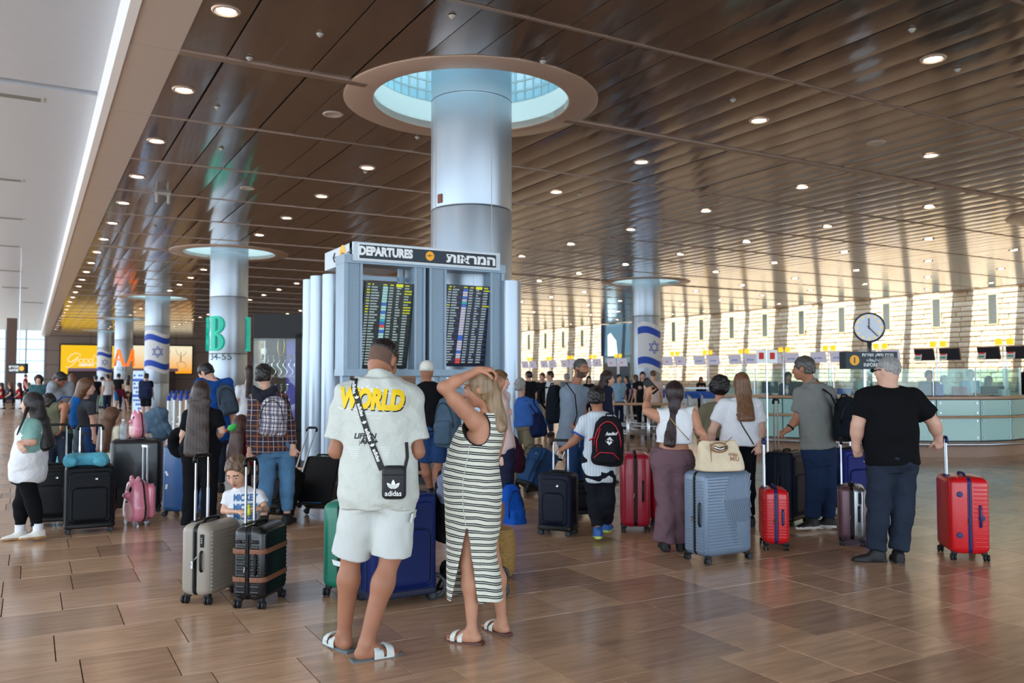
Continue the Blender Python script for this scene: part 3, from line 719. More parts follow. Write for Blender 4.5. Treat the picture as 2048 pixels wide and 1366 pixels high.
kb('side_post', M_KM, [(xl, xl + .05, BY, BY + D, zb, zt), (xa - .03, xa, BY, BY + D, zb, zt)]); kb('perforated_panel', M_PERF, [(xl + .05, xa - .03, BY + .02, BY + .04, zb, zt)])
kb('side_post', M_KM, [(xb, xb + .03, BY, BY + D, zb, zt), (xm0 - .03, xm0, BY, BY + D, zb, zt)]); kb('perforated_panel', M_PERF, [(xb + .03, xm0 - .03, BY + .02, BY + .04, zb, zt)])
kb('side_post', M_KM, [(xm1, xm1 + .03, BY, BY + D, zb, zt), (xc - .03, xc, BY, BY + D, zb, zt)]); kb('perforated_panel', M_PERF, [(xm1 + .03, xc - .03, BY + .02, BY + .04, zb, zt)])
kb('side_post', M_KM, [(xd, xd + .03, BY, BY + D, zb, zt), (xr - .05, xr, BY, BY + D, zb, zt)]); kb('perforated_panel', M_PERF, [(xd + .03, xr - .05, BY + .02, BY + .04, zb, zt)])
kb('side_post', M_KD, [(xm0, xm1, BY + .1, BY + D, zb, zt)], lab='dark recessed gap between the two screen bays')
kb('cross_beam', M_KM, [(xl - .005, xr + .005, BY - .02, BY + D + .01, z2, zt + .005)]); kb('cross_beam', M_KM, [(xl - .005, xr + .005, BY - .02, BY + D + .01, zb - .005, z1)])
kb('inner_rail', M_KM, [(xa, xb, BY + .28, BY + .31, zt - .28, zt - .22), (xb - .12, xb - .06, BY + .25, BY + .31, zb, zt)]); kb('inner_rail', M_KM, [(xd - .14, xd - .08, BY + .25, BY + .31, zb, zt)])
kb('leg', M_KM, [(xl + .02, xl + .12, BY + .1, BY + .2, zb - .2, zb)]); kb('leg', M_KM, [(xm0 - .05, xm0 + .05, BY + .1, BY + .2, zb - .2, zb)]); kb('leg', M_KM, [(xc - .05, xc + .05, BY + .1, BY + .2, zb - .2, zb)]); kb('leg', M_KM, [(xr - .14, xr - .04, BY + .1, BY + .2, zb - .2, zb)])
kb('lower_rail', M_KM, [(xl, xr, BY + .05, BY + .25, zb - .26, zb - .18)])
# header
hx0, hx1 = X_(704, 500), X_(996, 520); hz0, hz1 = Z_(850, 521), Z_(850, 497); hz1 = Z_(704, 484); hz0 = Z_(704, 522)
kb('header_box', mat('header_steel', (196, 208, 218), .4, .2), [(hx0, hx1, BY - .06, BY + .1, hz0, hz1), (hx0, hx0 + .9, BY, BY + 1.15, hz0, hz1)])
q = MB(); q.bx(hx0 - kx + .06, hx1 - kx - .06, -.075, -.062, hz0 + .022, hz1 - .022); q.build('sign_border', M_SW, K)
sg = MB().bx(hx0 - kx + .072, hx1 - kx - .072, -.08, -.066, hz0 + .034, hz1 - .034).build('sign_panel', M_SIGN, K)
zc_ = (hz0 + hz1) / 2 + .005
q = MB(); text(q, 'DEPARTURES', plane_m((X_(714, 505) - kx, -.0815, zc_), (1, 0, 0), (0, 0, 1)), .150, .0085, 'LEFT', fit=X_(821, 505) - X_(714, 505)); q.build('lettering', M_SW, K)['label'] = 'white word DEPARTURES'
q = MB(); text(q, 'תוארמה', plane_m((X_(985, 512) - kx, -.0815, zc_ - .01), (1, 0, 0), (0, 0, 1)), .165, .0075, 'RIGHT', fit=X_(985, 512) - X_(888, 512)); q.build('lettering', M_SW, K)['label'] = 'white Hebrew word'
def disc(mb, o, r, n=24, ax=0):
    vs = [(o[0] + (r * cos(2 * pi * k / n) if ax == 0 else 0), o[1] + (r * cos(2 * pi * k / n) if ax == 1 else 0), o[2] + r * sin(2 * pi * k / n)) for k in range(n)]
    mb.add(vs, [tuple(range(n))])
xs_ = X_(855, 508) - kx
q = MB(); disc(q, (xs_, -.0815, zc_), .062); sy = q.build('plane_symbol', M_YEL, K)
def plane_icon(mb, o, s, M):
    P = lambda pts: mb.add([M @ Vector((x * s, y * s, 0)) for x, y in pts], [tuple(range(len(pts)))])
    P([(-1, -.12), (.9, .12), (1, .22), (.8, .28), (-1, .02)]); P([(-.1, .1), (-.55, .62), (-.38, .62), (.35, .12)]); P([(-.1, 0), (-.3, -.3), (-.18, -.3), (.3, .06)]); P([(-1, 0), (-1.1, .3), (-.98, .3), (-.75, 0)])
q = MB(); plane_icon(q, 0, .042, plane_m((xs_, -.083, zc_), (1, 0, 0), (0, 0, 1))); q.build('plane_print', M_SIGN, sy)
yy = .38
q = MB(); disc(q, (hx0 - kx - .003, yy, zc_), .13, ax=1); s2 = q.build('plane_symbol', M_YEL, K)
q = MB(); plane_icon(q, 0, .08, plane_m((hx0 - kx - .005, yy, zc_), (0, -1, 0), (0, 0, 1)))
for s in (-1, 1):
    o_ = yy + s * .30; q.tube([(hx0 - kx - .004, o_ - s * .08, zc_), (hx0 - kx - .004, o_ + s * .08, zc_)], .011, 4); q.tube([(hx0 - kx - .004, o_ + s * .01, zc_ + .06), (hx0 - kx - .004, o_ + s * .08, zc_), (hx0 - kx - .004, o_ + s * .01, zc_ - .06)], .011, 4)
q.build('plane_print', M_SIGN, s2)
# screens
M_LCD1 = mat('screen_black', (2, 5, 6), .25, emit=.02, ecol=(.1, .3, .3, 1)); M_LCD2 = mat('screen_navy', (3, 5, 12), .25, emit=.12, ecol=srgb(30, 40, 110))
EM = lambda n, c, e=.9: mat('pixels_' + n, (10, 10, 10), .4, emit=e, ecol=srgb(*c))
PX = [EM('white', (200, 225, 225), .8), EM('yellow', (225, 235, 0), 1.0), EM('red', (235, 70, 70)), EM('blue', (50, 110, 225)), EM('teal', (170, 225, 225)), EM('cyan', (0, 190, 190)), EM('lilac', (205, 205, 225)), EM('green_row', (6, 26, 22), .9), EM('navy_row', (26, 34, 84), .9), EM('dark', (12, 14, 22), .3)]
def screen(x0, x1, x0b, zt_, zb_, navy, seed):
    """leaning display: top edge towards the hall"""
    yt, yb = BY + .02, BY + .17; r2 = random.Random(seed)
    wd = x1 - x0; P = lambda u, v, e: Vector((x0 + wd * u + (x0b - x0) * v - kx, yt + (yb - yt) * v - BY - e, zt_ + (zb_ - zt_) * v))
    q = MB(); 
    c = [P(0, 0, 0), P(1, 0, 0), P(1, 1, 0), P(0, 1, 0)]; q.add(c + [p + Vector((0, .06, 0)) for p in c], [(0, 3, 2, 1), (4, 5, 6, 7), (0, 1, 5, 4), (1, 2, 6, 5), (2, 3, 7, 6), (3, 0, 4, 7)])
    s = q.build('screen', M_LCD2 if navy else M_LCD1, K); s['label'] = 'right departures screen with navy rows' if navy else 'left departures screen with black-green rows'
    q = MB()
    def cell(u0, u1, v0, v1, m, e=.003):
        q.mi = m; q.add([P(u0, v0, e), P(u1, v0, e), P(u1, v1, e), P(u0, v1, e)], [(0, 3, 2, 1)])
    def words(u0, u1, v0, v1, m, gap=.3):
        u = u0; 
        while u < u1 - .006:
            w_ = r2.uniform(.008, .016); cell(u, min(u + w_, u1), v0 + (0 if r2.random() < .6 else .1 * (v1 - v0)), v1, m); u += w_ + .004
    n = 29; v = .052; dv = (.972 - v) / n
    cell(.62, .76, .012, .047, 1, .004)
    for a, b_ in ((.05, .10), (.14, .17), (.36, .44), (.50, .57), (.80, .89)): words(a, b_, .020, .036, 1)
    blu = r2.sample(range(n), 6); red = r2.sample(range(n), 2); yel = r2.sample(range(n), 6)
    for k in range(n):
        a, b_ = v + k * dv, v + (k + .5) * dv
        if navy: cell(.012, .988, a - .3 * dv, b_ + .25 * dv, 8 if k % 2 else 9, .0015)
        elif k % 2: cell(.012, .988, a - .3 * dv, b_ + .25 * dv, 7, .0015)
        dly = k in yel and (not navy or k % 3 == 0)
        words(.04, .105, a, b_, 1 if dly else 0); words(.13, .13 + r2.uniform(.08, .17), a, b_, 0)
        lg = 3 if k in blu else 2 if k in red else (5 if r2.random() < .08 else (6 if navy else 4))
        cell(.355, .455, a - .14 * dv, b_ + .2 * dv, lg, .004)
        words(.49, .57, a, b_, 0); words(.64, .74 if r2.random() < .7 else .70, a, b_, 0)
        if dly: words(.80, .95, a, b_, 1)
        else: words(.80, .895, a, b_, 0)
    q.build('flight_rows', PX, s)
screen(X_(732), X_(831), X_(724), Z_(780, 565), Z_(780, 737), False, 4)
screen(X_(895.6), X_(988), X_(886), Z_(940, 570.5), Z_(940, 732.5), True, 9)
# round fins of the kiosk and its base
def fin(px, d, r, py0, py1=940):
    a = world(px, py0, d); q = MB(); q.lathe([(.001, a.z), (r, a.z), (r, .3)], n=28); o = q.build('round_fin', M_COL, K, 40); o.location = (a.x - kx, a.y - BY, 0); return o
fin(666.5, 12.5, .157, 550); fin(638, 12.9, .13, 553); fin(621, 13.3, .115, 560); fin(1021, 11.95, .15, 563)
a = world(868, 943, 12.5); b_ = world(690, 949, 12.4); c_ = world(572, 950, 13.2)
q = MB()
for p0, p1 in ((a, b_), (b_, c_)):
    P0 = Vector((p0.x - kx, p0.y - BY, .19)); P1 = Vector((p1.x - kx, p1.y - BY, .19)); q.cyl(P0, P1, .028, 10)
q.build('foot_rail', M_WOOD, K)
q = MB()
for p0, p1, z0, z1_, off in ((a, b_, .0, .12, .15), (b_, c_, 0, .12, .15), (a, b_, .12, 1.42, .35), (b_, c_, .12, .5, .3)):
    n_ = Vector((p1.y - p0.y, -(p1.x - p0.x))).normalized(); n_ = -n_ if n_.y < 0 else n_
    A = [(p0.x - kx + n_.x * off, p0.y - BY + n_.y * off), (p1.x - kx + n_.x * off, p1.y - BY + n_.y * off)]; B = [(A[1][0] + n_.x * .25, A[1][1] + n_.y * .25), (A[0][0] + n_.x * .25, A[0][1] + n_.y * .25)]
    q.mi = 0 if z1_ > 1 else 1; q.prism(A + B, z0, z1_)
q.build('base_cabinet', [M_BLACK, M_KD], K)
# ------------------------------------------------------------------ tall showcase
vo, vd = ground(552, 950); vo = world(552, 948, 13.9); V = thing('display_case', 'tall glass display case with black top box and violet side panel', 'display case', (vo.x, vo.y, 0), (0, 0, -YAW + radians(4)))
M_VIO = mat('violet_panel', (92, 78, 170), .4, emit=.25); M_GL = glass('case_glass', (.93, .98, .97, 1), .0)
W2 = .39; dp = .9
q = MB(); q.bx(-W2, W2, 0, dp, 2.22, 2.62); q.build('top_box', M_BLACK, V); q = MB(); q.bx(-W2, W2, 0, dp, 0, .72); q.build('base_box', M_BLACK, V)
q = MB(); q.bx(-W2 - .006, -W2, .02, dp, 2.24, 2.6); q.build('side_plate', mat('grey_plate', (128, 140, 152), .4), V)
q = MB(); q.bx(W2 - .10, W2, 0, .1, .7, 2.3); q.bx(W2 - .1, W2, dp - .1, dp, .7, 2.3); q.build('corner_post', M_BLACK, V)
q = MB(); q.bx(-.02, W2 - .1, dp - .03, dp, .72, 2.22); q.build('back_panel', M_VIO, V)
q = MB(); q.bx(-W2 + .01, W2 - .1, .01, .018, .72, 2.22); q.build('front_glass', M_GL, V); q = MB(); q.bx(-W2, -W2 + .008, .01, dp, .72, 2.22); q.build('side_glass', M_GL, V)
q = MB()
for z in (2.45, 2.05): q.bx(-W2 - .06, -W2 + .02, dp - .06, dp + .02, z - .06, z + .03)
q.bx(-W2 - .02, -W2, dp - .02, dp, .7, 2.5); q.build('side_bracket', M_SW, V)
q = MB(); q.lathe([(.17 * 1, 0)] , n=4); q = MB(); q.tube([(.0 + .055 * cos(t), .3, 2.1 + .16 * sin(t)) for t in np.linspace(0, 2 * pi, 24)], .008, 6, closed=True); q.build('hanging_hoop', mat('gold', (196, 168, 60), .3, .8), V)
M_CRY = mat('silver_piece', (225, 232, 228), .12, .9, spec=.9)
for r_, (yy, zz) in enumerate(((.35, 1.60), (.55, 1.12))):
    for k in range(7 if r_ == 0 else 5):
        x = -.31 + k * .093; pr = thing('silver_ornament', 'one of the silver S-shaped ornaments inside the glass display case', 'ornament', group='silver ornaments in the display case')
        pr.location = Matrix.Translation(V.location) @ Matrix.Rotation(V.rotation_euler.z, 4, 'Z') @ Vector((x, yy, zz)); pr.rotation_euler = (0, 0, V.rotation_euler.z)
        q = MB(); t_ = np.linspace(0, 1, 20); q.tube([(.034 * sin(2 * pi * u) * (1 if u < .5 else 1.1), 0, .02 + .23 * u) for u in t_], [.004 + .006 * sin(pi * u) for u in t_], 6); q.build('curved_body', M_CRY, pr, True)
        q = MB(); q.lathe([(.001, .36), (.02, .352), (.03, .335), (.012, .31), (.022, .29), (.008, .27), (.006, .25)], n=8); q.build('head', M_CRY, pr)
        q = MB(); q.lathe([(.028, 0), (.024, .012), (.006, .02)], n=10); q.build('foot', M_CRY, pr)
q = MB(); q.bx(-W2 + .02, W2 - .12, .1, dp - .1, 1.585, 1.6); q.bx(-W2 + .02, W2 - .12, .1, dp - .1, 1.105, 1.12); q.build('glass_shelf', M_GL, V)
# ------------------------------------------------------------------ curved information desk
DP = [(13.35, 14.1), (13.6, 13.45), (13.85, 12.85), (14.35, 11.95), (14.95, 11.15), (15.65, 10.55), (16.45, 10.15), (17.3, 10.02), (18.1, 10.15), (18.85, 10.6), (19.45, 11.25), (19.8, 12.1), (19.9, 13.2)]
M_DG = mat('frosted_green_glass', (150, 192, 184), .22, spec=.7, coat=.4); M_DST = mat('desk_stone', (150, 118, 96), .4, vary=.1, vscale=2)
DK = thing('information_desk', 'long curved information desk with frosted green glass panels and wooden ledge', 'desk', (16.2, 12.5, 0))
ox, oy = 16.2, 12.5
def offs(d):
    out = []
    for i, p in enumerate(DP):
        a = Vector(DP[max(i - 1, 0)]); b_ = Vector(DP[min(i + 1, len(DP) - 1)]); t = (b_ - a).normalized(); n_ = Vector((-t.y, t.x)); out.append((p[0] + n_.x * d - ox, p[1] + n_.y * d - oy))
    return out
def ribbon(name, m, d0, d1, z0, z1, parent=DK, smooth=40):
    A, B = offs(d0), offs(d1); n_ = len(A); vs = []
    for (a, b_) in zip(A, B): vs += [(a[0], a[1], z0), (b_[0], b_[1], z0), (b_[0], b_[1], z1), (a[0], a[1], z1)]
    fs = [(4 * i + j, 4 * i + (j + 1) % 4, 4 * i + 4 + (j + 1) % 4, 4 * i + 4 + j) for i in range(n_ - 1) for j in range(4)] + [(0, 3, 2, 1), tuple(4 * (n_ - 1) + j for j in range(4))]
    q = MB(); q.add(vs, fs); return q.build(name, m, parent, smooth)
ribbon('core', M_KD, .06, .3, .24, 1.14); ribbon('worktop', M_WOOD, -.05, .5, 1.15, 1.2); ribbon('base', M_DST, .05, .4, 0, .25); ribbon('kick_ledge', M_WOOD, -.1, .1, .25, .3)
A = offs(-.13); q = MB(); q.tube([(x, y_, .80) for x, y_ in A], .024, 8); q.build('wooden_rail', M_WOOD, DK, True)
A = offs(-.22); q = MB(); q.tube([(x, y_, .27) for x, y_ in A], .028, 8); q.build('foot_rail', M_ALU, DK, True)
A = offs(0); B = offs(.03)
for i in range(len(A) - 1):
    for z0, z1_ in ((.33, .78), (.82, 1.13)):
        a, b_ = Vector(A[i]), Vector(A[i + 1]); t = (b_ - a).normalized() * .012; n_ = Vector((-t.y, t.x)).normalized() * .03
        q = MB(); q.prism([tuple(a + t), tuple(b_ - t), tuple(b_ - t + n_), tuple(a + t + n_)], z0, z1_); p_ = q.build('glass_panel', M_DG, DK)
        q = MB()
        for u in (.08, .92):
            for z in (z0 + .06, z1_ - .06):
                c = a.lerp(b_, u); q.cyl((c.x - n_.x * .5, c.y - n_.y * .5, z), (c.x, c.y, z), .018, 8)
        q.build('fixing', M_ALU, p_)
A = offs(.12)
for i in range(len(A) - 1):
    a, b_ = Vector(A[i]), Vector(A[i + 1]); t = (b_ - a).normalized() * .03; n_ = Vector((-t.y, t.x)).normalized() * .012
    q = MB(); q.prism([tuple(a + t), tuple(b_ - t), tuple(b_ - t + n_), tuple(a + t + n_)], 1.22, 1.76); q.build('glass_screen', glass('screen_glass', (.80, .94, .91, 1), .04), DK)
    q = MB(); q.box((a.x, a.y, 1.5), (.02, .02, .58)); q.build('glass_post', M_ALU, DK)
# sign over the desk
s0 = world(1692, 738, 15.9); s1 = world(1800, 738, 17.4); sw = (s1 - s0).length * .98; ang = math.atan2(s1.y - s0.y, s1.x - s0.x); ang = -YAW + radians(6)
SG = thing('information_sign', 'dark green information sign with a yellow circle above the curved desk', 'sign', (s0.x, s0.y, 0), (0, 0, ang))
zt_, zb_ = world(1692, 703, 15.9).z, world(1692, 738, 15.9).z; sw = 1.02
MB().bx(0, sw, 0, .25, zb_, zt_).build('sign_box', M_SIGN, SG)
q = MB(); disc(q, (.17, -.004, (zt_ + zb_) / 2), .095); yd = q.build('yellow_disc', M_YEL, SG); q = MB(); text(q, 'i', plane_m((.17, -.006, (zt_ + zb_) / 2), (1, 0, 0), (0, 0, 1)), .16, .006); q.build('letter_i', M_SIGN, yd)
q = MB(); zc2 = (zt_ + zb_) / 2
for s_, dz, sz, fw_ in (('תורישו עדימ זכרמ', .10, .085, .62), ('تامولعتسالا', .01, .075, .45), ('INFORMATION', -.09, .095, .56)): text(q, s_, plane_m((.63, -.004, zc2 + dz), (1, 0, 0), (0, 0, 1)), sz, .0015, fit=fw_)
q.build('sign_text', M_SW, SG); q = MB(); q.bx(.4, .45, .1, .15, 1.1, zb_); q.bx(.9, .95, .1, .15, 1.1, zb_); q.build('post', M_ALU, SG)
c0 = world(1738, 655, 18.6)
CK = thing('clock', 'large round drum clock on a pole above the information desk', 'clock', (c0.x, c0.y, 0), (0, 0, -YAW - radians(24)))
R = 29.5 / 1700 * 18.6
Rx = Matrix.Rotation(pi / 2, 3, 'X')
q = MB(); q.lathe([(R - .03, -.02), (R, -.0), (R + .01, .03), (R, .33), (R - .03, .36), (.001, .37)], (0, 0, c0.z), 40, Matrix.Rotation(-pi / 2, 3, 'X')); q.build('casing', mat('clock_casing', (92, 92, 98), .3, .6), CK, 40)
q = MB(); q.lathe([(.001, -.02), (R - .03, -.02)], (0, 0, c0.z), 40, Matrix.Rotation(-pi / 2, 3, 'X')); q.build('dial', mat('dial_white', (205, 216, 232), .4, emit=.25), CK)
q = MB()
for k in range(12): a = 2 * pi * k / 12; q = MB(); disc(q, (R * .76 * sin(a), -.025, c0.z + R * .76 * cos(a)), .028, 10); q.build('hour_mark', mat('mark_glow', (240, 205, 120), .5, emit=.5), CK)
q = MB(); q.tube([(0, -.03, c0.z - .04), (0, -.03, c0.z + R * .62)], .014, 4); q.tube([(-.03, -.032, c0.z + .03), (R * .55, -.032, c0.z - R * .62)], .014, 4); q.build('hands', M_BLACK, CK)
q = MB(); q.cyl((0, .17, 1.1), (0, .17, c0.z - R), .05, 12); q.build('pole', M_ALU, CK, True)
# check-in counters along the stone wall
XI = 35.6; M_CNT = mat('counter_white', (205, 212, 210), .4); M_MON = mat('monitor_lilac', (30, 30, 40), .3, emit=.75, ecol=srgb(205, 205, 225)); M_MOND = mat('monitor_dark', (30, 32, 44), .3, emit=.05)
M_NUM = mat('number_lamp', (240, 190, 30), .5, emit=1.3, ecol=srgb(255, 200, 40)); M_LOGO = mat('logo_blue', (60, 110, 200), .5, emit=.2, ecol=srgb(60, 120, 210)); M_LOGR = mat('logo_red', (220, 60, 50), .5, emit=.3)
M_LOGG = mat('logo_green', (70, 150, 110), .5, emit=.2); M_NAVYB = mat('logo_navy_screen', (30, 30, 70), .4, emit=.2)
names = ['blue-lettered', 'blue-lettered', 'green and navy']
proto = {}
def checkin(kind, label, y):
    c = thing('checkin_counter', label, 'counter', (XI, y, 0), group='check-in counters along the stone wall')
    q = MB(); q.bx(-.35, .35, -1.3, -.15, 0, 1.0); q.bx(-.35, .35, .15, 1.3, 0, 1.0); q.build('counter_body', M_CNT, c); q = MB(); q.bx(-.45, .1, -1.35, 1.35, 1.0, 1.05); q.build('worktop', M_WOOD, c)
    q = MB(); q.cyl((0, -.08, 1.0), (0, -.08, 2.95), .03, 8); q.cyl((0, .08, 1.0), (0, .08, 2.95), .03, 8); q.build('pole', M_ALU, c)
    for s in (-1, 1):
        R_ = Matrix.Rotation(radians(-12), 3, 'Y')
        q = MB(); q.box((-.1, s * .62, 2.62), (.08, .95, .54), R_); m_ = q.build('monitor', M_MOND if kind == 2 else M_MON, c)
        q = MB(); M_ = plane_m((-.145, s * .62, 2.62), (0, -1, 0), (.2, 0, 1))
        if kind < 2:
            text(q, 'arkia' if kind == 0 else '\u25cf', M_, .26, .004); q.build('logo', M_LOGO if kind == 0 else M_LOGR, m_)
        else:
            q.mi = 0; q.add([M_ @ Vector(p) for p in ((-.47, -.26, .002), (-.1, -.26, .002), (-.1, .26, .002), (-.47, .26, .002))], [(0, 1, 2, 3)]); q.mi = 1
            for dz, k_ in ((.15, 1), (-.15, 1), (0, 2)):
                q.mi = k_; q.add([M_ @ Vector(p) for p in ((-.42, dz - .04, .004), (-.16, dz - .04, .004), (-.16, dz + .04, .004), (-.42, dz + .04, .004))], [(0, 1, 2, 3)])
            q.build('logo', [M_SW, M_LOGG, M_LOGR], m_)
        q = MB(); q.rbox(-.08, .04, s * .24 - .14, s * .24 + .14, 2.96, 3.22, .04, rz=.04, n=2); n_ = q.build('number_lamp', M_NUM, c)
    return c
for k in range(14):
    y = 23.85 - 3 + 3 * k; kd = 2 if k <= 1 else (0 if k < 7 else 1)
    if kd not in proto: o = checkin(kd, '', y); proto[kd] = o
    else: o = copy_tree(proto[kd]); o.location.y = y
    od = 'nearest first second third fourth fifth sixth seventh eighth ninth tenth eleventh twelfth farthest'.split()[k]
    o['label'] = {2: od + ' check-in counter with navy and green monitors at the right', 0: od + ' check-in counter from the right with pale blue-lettered monitors under yellow number lamps', 1: od + ' check-in counter from the right with lilac red-marked monitors', 9: 'distant check-in counter with lilac red-lettered monitors under yellow number lamps'}[kd]
# tall dark glass lift shaft beside the wall, far
p = on_x(1232, 700, 40.4)
LS = thing('glass_shaft', 'tall dark glass shaft with bright window against the stone wall', 'glass shaft', (40.6, p.y, 0)); y0 = on_x(1205, 640, 40.4).y - p.y; y1 = on_x(1262, 640, 40.4).y - p.y; za, zb2 = on_x(1230, 712, 40.4).z, on_x(1230, 648, 40.4).z
q = MB(); q.bx(-.3, .3, y1, y0, za, zb2); q.bx(-.25, .25, y1 + .1, y0 - .1, 0, za); q.build('dark_body', mat('dark_glass', (62, 92, 112), .12, spec=.8), LS)
q = MB(); q.bx(-.36, -.3, y0 - .25, y0, za, zb2); q.build('blue_edge', mat('deep_blue', (30, 40, 110), .4), LS)
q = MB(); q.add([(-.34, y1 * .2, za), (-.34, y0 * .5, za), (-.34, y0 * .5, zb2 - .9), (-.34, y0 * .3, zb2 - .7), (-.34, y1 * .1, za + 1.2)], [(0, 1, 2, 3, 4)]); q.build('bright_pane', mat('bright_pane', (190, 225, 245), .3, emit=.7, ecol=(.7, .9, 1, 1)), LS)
# posts and barriers
M_BELT = mat('belt_blue', (34, 70, 170), .6); M_PST = mat('post_white', (206, 212, 214), .3, .4)
bp = thing('barrier_post', 'white barrier post with blue belt head near the flag column', 'barrier post', group='white barrier posts right of the flag column')
q = MB(); q.cyl((0, 0, 0), (0, 0, .03), .17, 16); q.cyl((0, 0, .03), (0, 0, .96), .04, 10); q.build('post', M_PST, bp, 40); q = MB(); q.cyl((0, 0, .93), (0, 0, 1.05), .055, 10); q.build('belt_head', M_BELT, bp, 40)
k = 0; rb_ = random.Random(5)
for row, (yy, n_) in enumerate(((868, 7), (848, 8), (834, 9))):
    for i in range(n_):
        px = 336 + i * (78 - row * 8) / 6.5 + row * 4; p, _ = ground(px, yy - (i % 2) * 4)
        o = bp if k == 0 else copy_tree(bp); o.location = (p.x, p.y, 0); k += 1
q = MB(); pA_, _ = ground(338, 850); pB_, _ = ground(410, 850); q.box(((pA_.x + pB_.x) / 2, (pA_.y + pB_.y) / 2, .93), ((pB_ - pA_).length, .01, .06), Matrix.Rotation(math.atan2(pB_.y - pA_.y, pB_.x - pA_.x), 3, 'Z')); tag(q.build('barrier_belt', M_BELT), 'blue belt strung between the white barrier posts', 'barrier belt')
# info screen kiosk left of the flag column
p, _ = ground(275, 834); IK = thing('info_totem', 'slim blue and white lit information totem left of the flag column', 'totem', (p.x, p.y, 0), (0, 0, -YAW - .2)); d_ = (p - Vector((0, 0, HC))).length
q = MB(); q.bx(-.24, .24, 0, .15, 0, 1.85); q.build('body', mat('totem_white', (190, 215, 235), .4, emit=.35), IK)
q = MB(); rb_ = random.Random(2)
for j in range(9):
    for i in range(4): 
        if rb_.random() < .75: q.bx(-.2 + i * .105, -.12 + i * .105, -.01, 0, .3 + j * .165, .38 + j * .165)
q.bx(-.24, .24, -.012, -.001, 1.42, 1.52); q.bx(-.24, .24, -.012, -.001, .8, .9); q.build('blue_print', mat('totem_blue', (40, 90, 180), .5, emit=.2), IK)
# hanging direction sign far left
p = world(34, 737, 30); HS = thing('hanging_sign', 'black hanging direction sign with a yellow disc at far left', 'sign', (p.x, p.y, p.z), (0, 0, -YAW)); u_ = 30 / 1700
q = MB(); q.bx(-17 * u_, 16 * u_, 0, .2, -10 * u_, 10 * u_); q.build('sign_box', M_BLACK, HS); q = MB(); disc(q, (9.5 * u_, -.01, 0), 5 * u_); q.build('yellow_disc', M_YEL, HS)
q = MB(); text(q, 'םיריכזמ', plane_m((-6 * u_, -.01, 3.4 * u_), (1, 0, 0), (0, 0, 1)), 6.5 * u_, .004); text(q, 'GATES', plane_m((-6 * u_, -.01, -3.6 * u_), (1, 0, 0), (0, 0, 1)), 6.5 * u_, .004); q.build('sign_text', M_SW, HS)
q = MB(); q.cyl((0, .1, .1), (0, .1, 6.16 - p.z), .02, 6); q.build('hanger', M_ALU, HS)
# luggage trolleys and railings beyond the boy
p, _ = ground(1250, 870); 
M_TB = mat('trolley_blue', (30, 90, 190), .5)
tr = thing('luggage_trolley', 'chrome airport luggage trolley parked in a row near the flag column', 'trolley', group='luggage trolleys parked in a row')
q = MB()
for s in (-1, 1):
    q.tube([(s * .28, -.45, .14), (s * .28, .4, .2), (s * .28, .52, .95), (s * .26, .6, 1.02)], .018, 8); q.tube([(s * .22, -.4, .35), (s * .24, .42, .4)], .012, 6)
q.tube([(-.28, .55, .98), (.28, .55, .98)], .02, 8); q.tube([(-.28, .5, .6), (.28, .5, .6)], .012, 6)
for i in range(5): q.tube([(-.28 + i * .14, -.42, .18), (-.28 + i * .14, .4, .24), (-.28 + i * .14, .5, .7)], .008, 5)
q.tube([(-.28, -.45, .14), (.28, -.45, .14)], .018, 8); q.build('frame', M_CHROME, tr, True)
q = MB(); q.bx(-.26, .26, .5, .56, .62, .9); q.build('advert_plate', mat('plate_white', (200, 215, 225), .4), tr); q = MB(); q.tube([(-.24, .6, 1.03), (.24, .6, 1.03)], .03, 8); q.build('handle_bar', M_TB, tr)
for x, y_ in ((-.26, .38), (.26, .38), (-.2, -.4), (.2, -.4)): q = MB(); q.cyl((x - .02, y_, .07), (x + .02, y_, .07), .07, 14); q.build('wheel', M_RUB, tr, 40)
tp = [(1232, 874), (1262, 880), (1292, 876), (1247, 852), (1276, 856), (1388, 850), (1414, 856), (1436, 848)]
for k, (px, py) in enumerate(tp):
    p, _ = ground(px, py); o = tr if k == 0 else copy_tree(tr); o.location = (p.x, p.y, 0); o.rotation_euler = (0, 0, -YAW + 1.3 + .1 * (k % 3))
rl = MB(); pts = [(1180, 880), (1240, 893), (1300, 897), (1345, 893)]; g_ = [ground(*p)[0] for p in [(1215, 905), (1340, 905)]]
RL = thing('queue_railing', 'steel queue railing with wooden top rail and blue boards', 'railing', (g_[0].x, g_[0].y, 0)); P_ = [Vector((0, 0, 0)), g_[1] - g_[0]]
q = MB(); q.tube([(p.x, p.y, 1.02) for p in P_], .03, 8); q.build('top_rail', M_WOOD, RL, True)
for u in (0, .33, .66, 1): p = P_[0].lerp(P_[1], u); q = MB(); q.cyl((p.x, p.y, 0), (p.x, p.y, 1.0), .035, 10); q.build('post', M_ALU, RL, True)
q = MB(); q.tube([(p.x, p.y, .55) for p in P_], .015, 6); q.build('mid_rail', M_ALU, RL, True)
